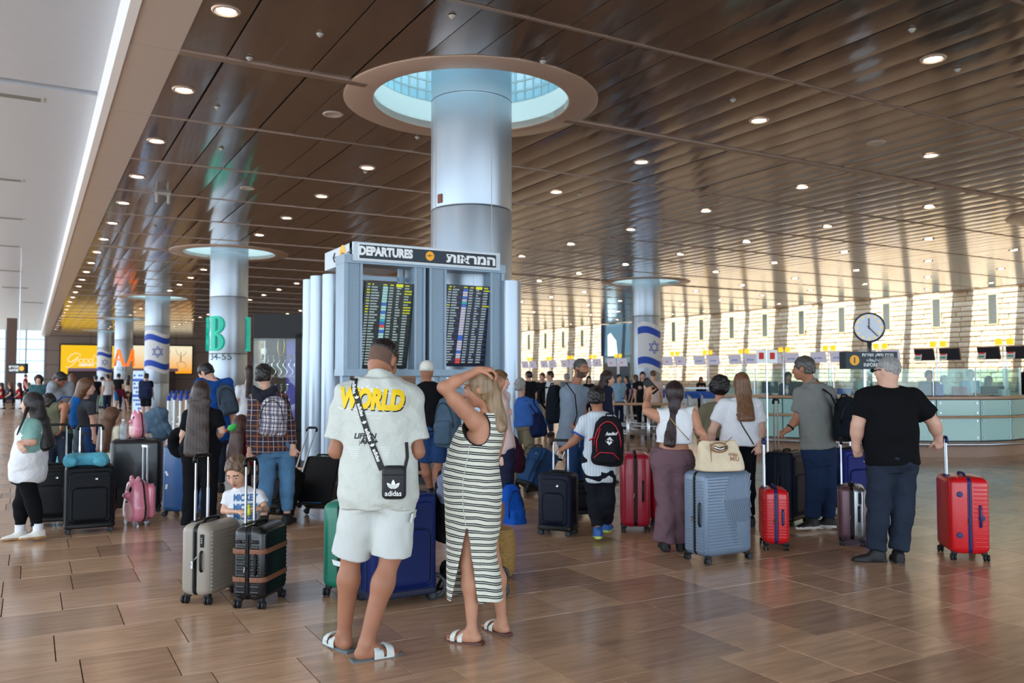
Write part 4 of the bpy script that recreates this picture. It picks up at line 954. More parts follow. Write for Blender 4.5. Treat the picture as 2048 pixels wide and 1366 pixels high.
for nm, (pxa, pxb, py, z0, z1_, lb) in enumerate(((1230, 1330, 843, .85, 1.15, 'blue low barrier wall behind the trolleys'), (1370, 1450, 846, .85, 1.1, 'blue low barrier wall left of the curly-haired person'), (1060, 1120, 850, .8, 1.15, 'blue low barrier wall behind the grey-haired person'))):
    a, _ = ground(pxa, py); b_, _ = ground(pxb, py); v = b_ - a
    t = thing('barrier_wall', lb, 'barrier', ((a.x + b_.x) / 2, (a.y + b_.y) / 2, 0), (0, 0, math.atan2(v.y, v.x)))
    MB().bx(-v.length / 2, v.length / 2, -.05, .05, z0, z1_).build('board', M_TB, t)
    q = MB()
    for u in (-.48, 0, .48): q.bx(v.length * u - .03, v.length * u + .03, -.03, .03, 0, z0)
    q.bx(-v.length / 2, v.length / 2, -.03, .03, z1_ + .08, z1_ + .14); q.build('frame', M_ALU, t)
# ------------------------------------------------------------------ soft forms: blended solids turned into one continuous mesh
A_ = lambda *v: np.array(v, dtype=float)
def nrm(v): v = np.asarray(v, float); return v / (np.linalg.norm(v) + 1e-9)
class Prim:
    __slots__ = ('f', 'lo', 'hi', 'k', 'op')
    def __init__(s, f, lo, hi, k=.02, op='add'): s.f = f; s.lo = np.array(lo); s.hi = np.array(hi); s.k = k; s.op = op
def cone(a, b, ra, rb, k=.02, op='add', clip=None, flat=None):
    a = np.array(a, float); b = np.array(b, float); ba = b - a; L2 = float(ba @ ba) + 1e-9; L_ = sqrt(L2); m = max(ra, rb)
    fl = None if flat is None else (nrm(flat[0]), 1 / flat[1])
    def f(X, Y, Z):
        x, y, z = X - a[0], Y - a[1], Z - a[2]
        h = (x * ba[0] + y * ba[1] + z * ba[2]) / L2; hc = np.clip(h, 0, 1)
        qx, qy, qz = x - hc * ba[0], y - hc * ba[1], z - hc * ba[2]
        if fl is not None:
            n, s = fl; d = (qx * n[0] + qy * n[1] + qz * n[2]) * (s - 1); qx = qx + n[0] * d; qy = qy + n[1] * d; qz = qz + n[2] * d
        d = np.sqrt(qx * qx + qy * qy + qz * qz) - (ra + (rb - ra) * hc)
        if clip == 'b' or clip == 'ab': d = np.maximum(d, (h - 1) * L_)
        if clip == 'a' or clip == 'ab': d = np.maximum(d, -h * L_)
        return d
    return Prim(f, np.minimum(a, b) - m, np.maximum(a, b) + m, k, op)
def chain(pts, rs, k=.015, op='add'): return [cone(p, q, r, r2, k, op) for p, q, r, r2 in zip(pts, pts[1:], rs, rs[1:])]
def ell(c, r, k=.02, op='add', ax=None):
    c = np.array(c, float); r = np.array(r, float); R = np.eye(3) if ax is None else np.array([nrm(v) for v in ax]); m = float(r.max())
    def f(X, Y, Z):
        x, y, z = X - c[0], Y - c[1], Z - c[2]
        q = [R[i][0] * x + R[i][1] * y + R[i][2] * z for i in range(3)]
        k0 = np.sqrt((q[0] / r[0]) ** 2 + (q[1] / r[1]) ** 2 + (q[2] / r[2]) ** 2); k1 = np.sqrt((q[0] / r[0] ** 2) ** 2 + (q[1] / r[1] ** 2) ** 2 + (q[2] / r[2] ** 2) ** 2)
        return k0 * (k0 - 1) / (k1 + 1e-6)
    return Prim(f, c - m, c + m, k, op)
def loft(a, ax, u, st, k=.02, op='add', e=2.2, round_=0):
    """stations (t, ou, ov, ru, rv) along ax; u and v = ax x u span the section"""
    a = np.array(a, float); ax = nrm(ax); u = np.array(u, float); u = nrm(u - ax * (u @ ax)); v = np.cross(ax, u); st = np.array(sorted(st), float)
    T = np.linspace(st[0, 0], st[-1, 0], 60); S = []
    for c in range(1, 5):
        y = np.interp(T, st[:, 0], st[:, c]); kk = np.array([1, 2, 3, 2, 1.]) / 9; y2 = np.convolve(np.pad(y, 2, mode='edge'), kk, 'valid'); S.append(y2)
    m = max(st[:, 3].max(), st[:, 4].max()) + np.abs(st[:, 1:3]).max(); p0 = a + ax * st[0, 0]; p1 = a + ax * st[-1, 0]
    def f(X, Y, Z):
        x, y, z = X - a[0], Y - a[1], Z - a[2]
        t = ax[0] * x + ax[1] * y + ax[2] * z; ti = np.clip((t - T[0]) / (T[-1] - T[0]) * 59, 0, 58.999); i0 = ti.astype(np.int32); fr = (ti - i0)
        ou, ov, ru, rv = [s[i0] * (1 - fr) + s[i0 + 1] * fr for s in S]
        uu = np.abs((u[0] * x + u[1] * y + u[2] * z - ou) / ru); vv = np.abs((v[0] * x + v[1] * y + v[2] * z - ov) / rv)
        rr = (uu ** e + vv ** e) ** (1 / e); d = (rr - 1) * np.minimum(ru, rv)
        dz = np.maximum(T[0] - t, t - T[-1])
        if round_: 
            q1 = np.maximum(d + round_, 0); q2 = np.maximum(dz + round_, 0); return np.sqrt(q1 * q1 + q2 * q2) + np.minimum(np.maximum(d, dz) + round_, 0) - round_
        return np.maximum(d, dz)
    return Prim(f, np.minimum(p0, p1) - m, np.maximum(p0, p1) + m, k, op)
def half(p, n, lo, hi, op='sub', k=.001):
    """removes the side of the plane towards n"""
    p = np.array(p, float); n = nrm(n)
    return Prim(lambda X, Y, Z: -(n[0] * (X - p[0]) + n[1] * (Y - p[1]) + n[2] * (Z - p[2])), lo, hi, k, op)
def field_net(prims, h):
    add = [p for p in prims if p.op == 'add']; lo = np.min([p.lo for p in add], 0) - 3 * h - .03; hi = np.max([p.hi for p in add], 0) + 3 * h + .03
    n = np.ceil((hi - lo) / h).astype(int) + 1; Fd = np.full(tuple(n), 9.0, np.float32); g = [(lo[i] + h * np.arange(n[i])).astype(np.float32) for i in range(3)]
    for p in prims:
        mg = p.k + 2.5 * h; i0 = np.maximum(((p.lo - mg - lo) / h).astype(int), 0); i1 = np.minimum(((p.hi + mg - lo) / h).astype(int) + 2, n)
        if (i1 <= i0).any(): continue
        sl = tuple(slice(a, b) for a, b in zip(i0, i1)); d = p.f(g[0][sl[0], None, None], g[1][None, sl[1], None], g[2][None, None, sl[2]]).astype(np.float32)
        A0 = Fd[sl]
        if p.op == 'add': w_ = np.maximum(p.k - np.abs(A0 - d), 0); Fd[sl] = np.minimum(A0, d) - w_ * w_ / (4 * p.k)
        else: d = -d; w_ = np.maximum(p.k - np.abs(A0 - d), 0); Fd[sl] = np.maximum(A0, d) + w_ * w_ / (4 * p.k)
    S = Fd < 0; c = [S[i:S.shape[0] - 1 + i, j:S.shape[1] - 1 + j, k:S.shape[2] - 1 + k] for i in (0, 1) for j in (0, 1) for k in (0, 1)]
    cnt = np.zeros(c[0].shape, np.int8)
    for a in c: cnt += a
    act = (cnt > 0) & (cnt < 8); idx = np.argwhere(act); m = len(idx)
    if not m: return np.zeros((0, 3)), np.zeros((0, 4), int)
    cor = [(i, j, k) for i in (0, 1) for j in (0, 1) for k in (0, 1)]
    val = np.stack([Fd[idx[:, 0] + a, idx[:, 1] + b, idx[:, 2] + c_] for a, b, c_ in cor], 1)
    acc = np.zeros((m, 3)); num = np.zeros(m)
    for e0 in range(8):
        for bit in (4, 2, 1):
            if e0 & bit: continue
            e1 = e0 | bit; a, b = val[:, e0], val[:, e1]; cr = (a < 0) != (b < 0); t = np.where(cr, a / np.where(cr, a - b, 1), 0)
            p0, p1 = np.array(cor[e0], float), np.array(cor[e1], float); acc += np.where(cr[:, None], p0 + (p1 - p0) * t[:, None], 0); num += cr
    V = (idx + acc / num[:, None]) * h + lo
    ids = np.full(act.shape, -1, np.int32); ids[act] = np.arange(m); Q = []
    for ax in range(3):
        b, c_ = (ax + 1) % 3, (ax + 2) % 3; s0 = [slice(None)] * 3; s1 = [slice(None)] * 3
        s0[ax] = slice(0, -1); s1[ax] = slice(1, None); S0, S1 = S[tuple(s0)], S[tuple(s1)]
        E_ = np.argwhere(S0 != S1); E_ = E_[(E_[:, b] > 0) & (E_[:, c_] > 0) & (E_[:, b] < S.shape[b] - 1) & (E_[:, c_] < S.shape[c_] - 1)]
        fl = S0[E_[:, 0], E_[:, 1], E_[:, 2]]; q = []
        for db, dc in ((1, 1), (0, 1), (0, 0), (1, 0)):
            e = E_.copy(); e[:, b] -= db; e[:, c_] -= dc; q.append(ids[e[:, 0], e[:, 1], e[:, 2]])
        q = np.stack(q, 1); q[~fl] = q[~fl][:, ::-1]; Q.append(q)
    Q = np.concatenate(Q); Q = Q[(Q >= 0).all(1)]
    return V, Q
def vnormals(V, Q):
    n = np.cross(V[Q[:, 2]] - V[Q[:, 0]], V[Q[:, 3]] - V[Q[:, 1]]); out = np.zeros_like(V)
    for i in range(4): np.add.at(out, Q[:, i], n)
    return out / (np.linalg.norm(out, axis=1)[:, None] + 1e-9)
def wob(V, s, seed=0):
    x, y, z = V[:, 0] * s + seed * 1.7, V[:, 1] * s + seed * .9, V[:, 2] * s
    return (np.sin(1.3 * x + 2.1 * z + 1.5 * np.sin(.9 * y + 1.7 * x)) + np.sin(2.3 * y - 1.6 * z + 1.3 * np.sin(1.1 * z - x)) + .6 * np.sin(3.9 * z + 2.2 * x + np.sin(3 * y))) / 2.6
TRI = [0]
def soft(name, prims, h, mats, parent=None, paint=None, disp=None, loc=None, relax=1):
    """paint: list of (function of face centres -> mask, material index); disp: function of V, normals -> offset along normal"""
    V, Q = field_net(prims, h)
    if not isinstance(mats, (list, tuple)): mats = [mats]
    for _ in range(relax):      # light smoothing of the net
        s = np.zeros_like(V); c = np.zeros(len(V))
        for i in range(4):
            np.add.at(s, Q[:, i], V[Q[:, (i + 1) % 4]]); np.add.at(c, Q[:, i], 1)
        V = V * .5 + .5 * s / np.maximum(c, 1)[:, None]
    if disp is not None: V = V + vnormals(V, Q) * disp(V)[:, None]
    TRI[0] += len(Q) * 2
    me = bpy.data.meshes.new(name); me.vertices.add(len(V)); me.vertices.foreach_set('co', V.astype(np.float32).ravel())
    me.loops.add(Q.size); me.loops.foreach_set('vertex_index', Q.astype(np.int32).ravel()); me.polygons.add(len(Q)); me.polygons.foreach_set('loop_start', np.arange(0, Q.size, 4, dtype=np.int32))
    for m in mats: me.materials.append(m)
    if paint:
        C_ = V[Q].mean(1); mi = np.zeros(len(Q), np.int32)
        for f, k in paint: mi[f(C_)] = k
        me.polygons.foreach_set('material_index', mi)
    me.update(calc_edges=True); me.polygons.foreach_set('use_smooth', np.ones(len(Q), bool)); o = bpy.data.objects.new(name, me); link(o, parent)
    if loc is not None: o.location = loc
    return o
def bvh(o):
    me = o.data; n = len(me.vertices); v = np.empty(n * 3, np.float32); me.vertices.foreach_get('co', v)
    return BVHTree.FromPolygons(v.reshape(-1, 3).tolist(), [tuple(p.vertices) for p in me.polygons])
# ------------------------------------------------------------------ people
MALE = dict(sh=.175, ch=.158, chd=.112, wa=.148, wad=.105, hip=.165, hipd=.115, th=.083, kn=.056, cf=.060, an=.033, ua=.050, el=.038, fa=.040, wr=.027, nk=.056, hd=1.0)
FEM = dict(sh=.155, ch=.138, chd=.100, wa=.120, wad=.090, hip=.172, hipd=.120, th=.088, kn=.050, cf=.056, an=.029, ua=.042, el=.033, fa=.035, wr=.023, nk=.047, hd=.96)
KID = dict(sh=.145, ch=.132, chd=.098, wa=.125, wad=.098, hip=.138, hipd=.105, th=.070, kn=.047, cf=.045, an=.031, ua=.036, el=.029, fa=.031, wr=.022, nk=.044, hd=1.12)
def G(base, **k): g = dict(base); g.update(k); return g
SK = {'tan': skin('skin_tan', (162, 110, 84)), 'fair': skin('skin_fair', (212, 166, 144)), 'mid': skin('skin_mid', (190, 136, 108)), 'kid': skin('skin_child', (214, 164, 138)), 'pale': skin('skin_pale', (224, 184, 164))}
M_LIP = mat('lips', (168, 92, 84), .45); M_BROW = mat('brow', (52, 36, 28), .8); M_EYE = mat('eye_white', (232, 230, 226), .2); M_IRIS = mat('iris', (44, 30, 22), .15); M_NAIL = mat('nail_white', (240, 232, 232), .2, coat=.5)
HB = hairm('hair_black', (26, 20, 20)); HD = hairm('hair_darkbrown', (52, 34, 26)); HM = hairm('hair_brown', (96, 62, 40)); HBL = hairm('hair_blond', (150, 122, 86)); HG = hairm('hair_grey', (150, 150, 148)); HSG = hairm('hair_saltpepper', (78, 74, 72)); HLB = hairm('hair_lightbrown', (110, 76, 50))
class Person:
    def __init__(s, label, px, py, H, face=0, g=MALE, sk='tan', J=None, h=None, hy=None, hp=0, lean=0, group=None, build=True, step=0, dz=0):
        s.F = Frame(px, py); s.H = H; s.k = H / 1.75; s.g = {a: (b * s.k if a != 'hd' else b) for a, b in g.items()}; s.face = face; s.sk = SK[sk]
        s.h = h or max(.0058, min(.03, 1.9 * s.F.d / F)); s.hc = s.h * 1.3; s.dz = dz
        a = radians(face); s.fw = A_(-sin(a), cos(a), 0); s.rt = A_(cos(a), sin(a), 0); s.up = A_(0, 0, 1)
        k = s.k; hw = .092 * k * (1 if g is not KID else .85)
        kd = g is KID
        zp, zn, zs, zh = (.93, 1.47, 1.425, 1.635) if not kd else (.86, 1.40, 1.355, 1.60)
        P = lambda r, f, z: s.rt * r + s.fw * f + A_(0, 0, z * k)
        j = dict(pel=P(0, 0, zp), nk=P(0, lean, zn), hd=P(0, .025 * k + lean * 1.15, zh))
        sh = s.g['sh']
        for sd, q in (('R', 1), ('L', -1)):
            j['sh' + sd] = P(q * sh, lean, zs); j['el' + sd] = P(q * (sh + .05 * k), lean - .02, zs - .30); j['wr' + sd] = P(q * (sh + .06 * k), lean + .06, zs - .55)
            j['hip' + sd] = P(q * hw, 0, zp - .02); st = step * q
            j['kn' + sd] = P(q * hw * 1.05, .02 + st * .45, .5 if not kd else .46); j['an' + sd] = P(q * hw * 1.1, -.02 + st, .085)
        s.j = j
        for n, v in (J or {}).items():
            if isinstance(v, np.ndarray): j[n] = v
            else: j[n] = s.F.L(*v)
        s.toe = {sd: nrm(s.fw * 1 + s.rt * .18 * q) for sd, q in (('R', 1), ('L', -1))}
        ah = radians(hy if hy is not None else face); hf = A_(-sin(ah), cos(ah), 0); hr = A_(cos(ah), sin(ah), 0); p_ = radians(hp)
        s.hf = hf * cos(p_) + s.up * sin(p_); s.hu = s.up * cos(p_) - hf * sin(p_); s.hr = hr; s.hs = s.k * s.g['hd'] if True else 1
        s.hs = max(s.g['hd'] * (H / 1.75) ** .55, .75) if kd else s.k ** .5 * s.g['hd']
        if build: s.root = thing('person', label, 'person', s.F.o, (0, 0, -YAW), group)
    def H_(s, r, f, u): return s.j['hd'] + (s.hr * r + s.hf * f + s.hu * u) * s.hs
    def hel(s, r, f, u, rad, k=.012, op='add', tilt=None):
        ax = (s.hr, s.hf, s.hu)
        return ell(s.H_(r, f, u), np.array(rad) * s.hs, k * s.hs, op, ax)
    def torso(s, e=0, t0=-.16, t1=1.0, belly=0, hipx=0, k=.04, chx=0):
        g = s.g; a = s.j['pel']; b = s.j['nk']; L_ = np.linalg.norm(b - a); ax = nrm(b - a)
        st = [(-.18, 0, 0, g['hip'] * .80, g['hipd'] * .75), (-.06, 0, -.012, g['hip'] * .98, g['hipd']), (.06, 0, -.01, g['hip'], g['hipd'] * 1.0), (.22, 0, .0, (g['hip'] + g['wa']) / 2, g['hipd'] * .95), (.40, 0, .0, g['wa'], g['wad']), (.62, 0, .0, g['ch'] * .98, g['chd']), (.80, 0, .0, g['ch'] * 1.06, g['chd'] * 1.0), (.90, 0, -.005, g['ch'] * .92, g['chd'] * .86), (1.0, 0, -.01, g['nk'] * 1.35, g['nk'] * 1.2)]
        T = [q[0] for q in st]; out = []
        if t0 < -.18: st.append((t0, 0, 0, g['hip'], g['hipd']))
        for q in st: 
            if t0 - 1e-6 <= q[0] <= t1 + 1e-6: out.append(q)
        if all(abs(q[0] - t0) > 1e-6 for q in out): out.append((t0,) + tuple(np.interp(t0, T, [r[i] for r in sorted(st)[-len(T):]]) for i in range(1, 5)))
        fl = []
        for q in out:
            bx_ = belly * math.exp(-((q[0] - .3) / .28) ** 2); hx = hipx if q[0] < .5 else hipx * max(0, (.9 - q[0]) / .4) 
            fl.append((q[0] * L_, q[1], q[2] + bx_ / 2, q[3] + e + max(hx, 0) + bx_ * .45, q[4] + e + max(hx, 0) * .6 + bx_ / 2))
        # v axis must be forward: ax x u = fw  -> u = fw x ax = right-ish
        u = np.cross(s.fw, ax); return loft(a, ax, u, fl, k, e=2.3)
    def hand(s, sd, d=None, n=None, th=None, pose='relax', sc=None, spread=1.0):
        w_ = s.j['wr' + sd]; el = s.j['el' + sd]; q = 1 if sd == 'R' else -1
        d = nrm(w_ - el) if d is None else nrm(d); n = -s.rt * q if n is None else np.array(n, float); n = nrm(n - d * (n @ d)); th = s.fw if th is None else np.array(th, float)
        t_ = nrm(th - d * (th @ d) - n * (th @ n)); c = sc or (s.k * (1 if s.g['sh'] > .16 * s.k else .92)); r = .0092 * c; out = []
        out.append(cone(w_, w_ + d * .03 * c, s.g['wr'], s.g['wr'] * 1.05, .02)); pc = w_ + d * .06 * c
        out.append(ell(pc, (.048 * c, .040 * c, .017 * c), .014, ax=(d, t_, n)))
        out.append(cone(w_ + d * .055 * c + t_ * .026 * c, w_ + d * .09 * c + t_ * .027 * c, .0135 * c, .0115 * c, .012)); out.append(cone(w_ + d * .055 * c - t_ * .022 * c, w_ + d * .085 * c - t_ * .028 * c, .0135 * c, .0105 * c, .012))
        cur = {'relax': (22, 28, 18), 'grip': (62, 78, 42), 'hold': (48, 42, 25), 'flat': (6, 8, 6), 'rest': (28, 22, 14)}[pose]; ln = (.043, .027, .021)
        for i, (o, f_) in enumerate(((.030, .92), (.010, 1.03), (-.010, .98), (-.029, .80))):
            p = w_ + d * (.094 - abs(i - 1.3) * .003) * c + t_ * o * c * spread; a = 0; rr_ = r * (1 if i < 3 else .88)
            for m_ in range(3):
                a += radians(cur[m_]); dd = nrm(d * cos(a) + n * sin(a) + t_ * (o * 2.0 * spread)); p2 = p + dd * ln[m_] * f_ * c; out.append(cone(p, p2, rr_, rr_ * .93, .0035)); p = p2; rr_ *= .93
        p = w_ + d * .028 * c + t_ * .026 * c + n * .004; dd = nrm(t_ * .75 + d * .75 + n * .25)
        for L1, r1, bend in ((.040, .0125, 0), (.030, .0105, .4), (.024, .0095, .6)):
            if pose in ('grip', 'hold'): dd = nrm(dd + n * bend * .9 - t_ * bend * .5)
            p2 = p + dd * L1 * c; out.append(cone(p, p2, r1 * c, r1 * c * .9, .006)); p = p2; dd = nrm(dd + d * .25 * bend)
        return out
    def head(s, fine=True):
        o = [s.hel(0, -.016, .028, (.0765, .095, .094), .02), s.hel(0, .028, -.028, (.062, .066, .078), .035), s.hel(0, .058, -.084, (.028, .026, .022), .03), s.hel(0, -.03, -.035, (.06, .06, .06), .03)]
        for q in (-1, 1): o += [s.hel(q * .040, .055, -.028, (.022, .024, .026), .02), s.hel(q * .079, -.008, -.006, (.009, .021, .031), .006), s.hel(q * .084, -.016, .006, (.006, .016, .020), .004)]
        o += [s.hel(0, .076, .028, (.050, .016, .012), .014)]
        for q in (-1, 1): o.append(s.hel(q * .031, .100, .006, (.020, .017, .014), .010, 'sub'))
        o += [cone(s.H_(0, .088, .012), s.H_(0, .108, -.026), .0075 * s.hs, .0125 * s.hs, .012), s.hel(0, .098, -.033, (.018, .013, .010), .008)]
        o += [s.hel(0, .086, -.060, (.024, .013, .0065), .006), s.hel(0, .084, -.070, (.020, .013, .007), .006)]
        for q in (-1, 1): o.append(s.hel(q * .031, .0765, .006, (.0135, .0135, .0125), .003))
        nb = s.j['nk'] - nrm(s.j['nk'] - s.j['pel']) * .01; r = s.g['nk']
        o += [cone(nb, s.H_(0, -.018, -.05), r * 1.08, r * .98, .03)]
        return o
    def limbs(s, arms='RL', legs='RL'):
        o = []; g = s.g; j = s.j; ax = nrm(j['nk'] - j['pel'])
        for sd in 'RL':
            if sd in arms:
                a, b, c = j['sh' + sd], j['el' + sd], j['wr' + sd]
                o += [cone(j['nk'] - ax * .05 * s.k, a, g['nk'] * .95, g['ua'] * 1.08, .05), cone(a, b, g['ua'] * 1.12, g['el'], .03), cone(a + (b - a) * .3, a + (b - a) * .62, g['ua'], g['ua'] * .95, .03), cone(b, b + (c - b) * .38, g['el'], g['fa'], .025), cone(b + (c - b) * .3, c, g['fa'], g['wr'], .025)]
            if sd in legs:
                a, b, c = j['hip' + sd], j['kn' + sd], j['an' + sd]; bk = -nrm(np.cross(np.cross(c - a, s.fw), c - a)) if True else 0
                bk = -s.fw
                o += [cone(a, b, g['th'], g['kn'], .04), cone(b, b + (c - b) * .32 + bk * .012 * s.k, g['kn'] * .92, g['cf'], .03), cone(b + (c - b) * .3 + bk * .014 * s.k, c, g['cf'] * .98, g['an'], .035)]
        return o
    def foot(s, sd, bare=False):
        a = s.j['an' + sd]; t = s.toe[sd]; k = s.k * (.95 if s.g['sh'] < .165 * s.k else 1); z = .0; b0 = A_(a[0], a[1], a[2] - .085 * s.k); sdv = np.cross(t, s.up); q = 1 if sd == 'R' else -1
        o = [ell(b0 + t * -.03 * k + s.up * .036 * k, (.034 * k, .036 * k, .034 * k), .02, ax=(sdv, t, s.up)), cone(a - s.up * .01, b0 + t * .05 * k + s.up * .045 * k, s.g['an'] * 1.0, .034 * k, .03), cone(b0 + t * .0 * k + s.up * .032 * k, b0 + t * .13 * k + s.up * .024 * k, .032 * k, .022 * k, .03), cone(b0 + t * .03 * k + s.up * .03 * k + sdv * .008 * q, b0 + t * .125 * k + s.up * .021 * k + sdv * .018 * q, .026 * k, .019 * k, .02), cone(b0 + t * .12 * k + s.up * .02 * k - sdv * .018 * q * 1, b0 + t * .15 * k + s.up * .019 * k - sdv * .02 * q, .021 * k, .016 * k, .01)]
        for q_ in (-1, 1): o.append(ell(a + sdv * q_ * s.g['an'] * .75 + s.up * .0, (.012 * k, .014 * k, .016 * k), .015))
        if bare:
            for i, (off, ln, r) in enumerate(((-.022, .19, .0135), (-.003, .188, .0095), (.012, .18, .009), (.025, .17, .0085), (.037, .158, .008))):
                o.append(cone(b0 + t * .13 * k + sdv * off * q * k + s.up * .017, b0 + t * ln * k + sdv * off * q * k * 1.05 + s.up * .012, r * k * 1.05, r * k * .9, .004))
        return o
    def body(s, hands=None, feet=False, arms='RL', legs='RL', extra=(), face=True, beard=None, paint=(), mats=(), belly=0):
        P = [s.torso(belly=belly)] + s.limbs(arms, legs) + s.head()
        if s.g['sh'] < .165 * s.k and s.g['hd'] < 1:
            ax = nrm(s.j['nk'] - s.j['pel']); c = s.j['pel'] + ax * np.linalg.norm(s.j['nk'] - s.j['pel']) * .68
            for q in (-1, 1): P.append(ell(c + s.fw * .085 * s.k + s.rt * q * .07 * s.k, (.062 * s.k, .055 * s.k, .06 * s.k), .04))
        hands = hands or {}
        for sd in arms:
            kw = hands.get(sd, {});
            if kw is not None: P += s.hand(sd, **kw)
        if feet:
            for sd in legs: P += s.foot(sd, True)
        P += list(extra); M = [s.sk]; pt = []
        if face:
            M += [M_LIP, M_BROW, M_EYE, M_IRIS]; hd = s.j['hd']; hs = s.hs
            def loc(C_): q = (C_ - hd) / hs; return q @ s.hr, q @ s.hf, q @ s.hu
            def lips(C_): r, f, u = loc(C_); return (np.abs(u + .065) < .011 * (1 - (np.abs(r) / .030) ** 2)) & (f > .07) & (np.abs(r) < .026)
            def brow(C_): r, f, u = loc(C_); a = np.abs(r); return (a > .014) & (a < .047) & (np.abs(u - .0305 + .12 * np.abs(a - .03)) < .0045) & (f > .055)
            def eye(C_): r, f, u = loc(C_); a = np.abs(r); return ((a - .031) / .0135) ** 2 + ((u - .006) / .0062) ** 2 < 1
            def eyef(C_): r, f, u = loc(C_); return eye(C_) & (f > .06)
            def iris(C_): r, f, u = loc(C_); a = np.abs(r); return (((a - .031) / .006) ** 2 + ((u - .006) / .0062) ** 2 < 1) & (f > .06)
            pt = [(lips, 1), (brow, 2), (eyef, 3), (iris, 4)] if s.h < .008 else [(lips, 1), (brow, 2), (iris, 4)]
            if beard: 
                M.append(beard); n_ = len(M) - 1
                def bd(C_): r, f, u = loc(C_); return ((u < -.035 + .02 * (f < .04)) & (f > -.005) & (u > -.115) & ~lips(C_)) | ((np.abs(r) < .03) & (u > -.056) & (u < -.043) & (f > .06))
                pt.insert(0, (bd, n_))
        for f_, m_ in paint: M.append(m_); pt.append((f_, len(M) - 1))
        s.B = soft('body', P, s.h, M, s.root, pt); s.bp = P; return s.B
    # ---- clothes
    def top(s, m, e=.014, hem=-.12, sleeve=.62, se=.014, loose=.012, belly=0, neck=.068, nd=.012, name='shirt', k=.03, fold=.006, arms='RL', mats=None, paint=None, collar=False, hollow=False, seed=1, sleeveless=False, sr=0, extra=(), hood=False, sh_e=0):
        g = s.g; j = s.j; ax = nrm(j['nk'] - j['pel']); P = [s.torso(e, t0=hem, t1=1.0, belly=belly, hipx=loose, k=.03)]
        if hem < -.05:
            for sd in 'RL':
                a, b = j['hip' + sd], j['kn' + sd]; L_ = np.linalg.norm(j['nk'] - j['pel']); u_ = min(.6, max(.05, (-hem * L_ - .02) / np.linalg.norm(b - a))); P.append(cone(a, a + (b - a) * u_, g['th'] + e * .9, g['th'] * .95 + e * .9, .04, clip='b'))
        for sd in arms:
            a, b, c = j['sh' + sd], j['el' + sd], j['wr' + sd]
            P.append(cone(j['nk'] - ax * .045 * s.k, a, g['nk'] * .95 + e * .8, g['ua'] * 1.08 + e * .9 + sh_e, .05))
            if sleeve <= 0: continue
            if sleeve <= 1: P.append(cone(a, a + (b - a) * sleeve, g['ua'] * 1.12 + e, g['ua'] * (1.12 if sleeve < .9 else .9) + se + sr, .03, clip='b'))
            else:
                P += [cone(a, b, g['ua'] * 1.12 + e, g['el'] + se, .03), cone(b, b + (c - b) * (sleeve - 1), g['el'] + se, g['wr'] + se * .9, .02, clip='b')]
        P += list(extra)
        P.append(ell(j['nk'] + ax * (.045 + nd) * s.k + s.fw * .02 * s.k, (neck * s.k, neck * s.k, .05 * s.k), .008, 'sub'))
        if sleeveless:
            for sd, q in (('R', 1), ('L', -1)): P.append(ell(j['sh' + sd] + s.rt * q * .045 * s.k - ax * .03 * s.k, (.062 * s.k, .12 * s.k, .105 * s.k), .008, 'sub', ax=(s.rt, s.fw, ax)))
        if hollow:
            for sd in arms:
                a, b, c = j['sh' + sd], j['el' + sd], j['wr' + sd]
                if 0 < sleeve <= 1: P.append(cone(a + (b - a) * (sleeve - .18), a + (b - a) * (sleeve + .1), g['ua'] * 1.02, g['ua'] * 1.12 + se + sr - .009, .004, 'sub'))
        if collar: P.append(cone(j['nk'] + ax * .005, j['nk'] + ax * .04 * s.k + s.fw * .015, g['nk'] + .02, g['nk'] + .012, .01, clip='ab')); P.append(cone(j['nk'] - ax * .0, j['nk'] + ax * .06 * s.k + s.fw * .02, g['nk'] + .006, g['nk'] + .003, .004, 'sub'))
        dp = (lambda V: fold * wob(V, 14, seed) * (1 + .6 * np.sin(V[:, 2] * 9 + seed))) if fold else None
        s.T = soft(name, P, s.hc, mats or m, s.root, paint, dp); return s.T
    def bottoms(s, m, leg=.96, e=.017, flare=0, waist=.16, name='trousers', fold=.004, legs='RL', mats=None, paint=None, seed=3, k=.03, extra=()):
        g = s.g; j = s.j; P = [s.torso(e, t0=-.18, t1=waist, k=.03)]
        for sd in legs:
            a, b, c = j['hip' + sd], j['kn' + sd], j['an' + sd]; kl = .5
            if leg <= kl * 1.15:
                t = leg / kl; P.append(cone(a, a + (b - a) * t, g['th'] + e, g['th'] * (1 - .12 * t) + e + flare, .03, clip='b'))
            else:
                t = (leg - kl) / kl; r = g['kn'] + e + flare * .5; P += [cone(a, b, g['th'] + e, r, .035), cone(b, b + (c - b) * t, r, g['an'] * 1.15 + e + flare, .03, clip='b')]
                P.append(cone(b, b + (c - b) * .35 - s.fw * .012, g['kn'], g['cf'] + e * .8, .03))
        P += list(extra)
        dp = (lambda V: fold * wob(V, 13, seed) + fold * .8 * np.sin(V[:, 2] * 42 + 3 * np.sin(V[:, 0] * 20 + V[:, 1] * 14)) * np.clip(1 - V[:, 2] / (.55 * s.k), 0, 1)) if fold else None
        return soft(name, P, s.hc, mats or m, s.root, paint, dp)
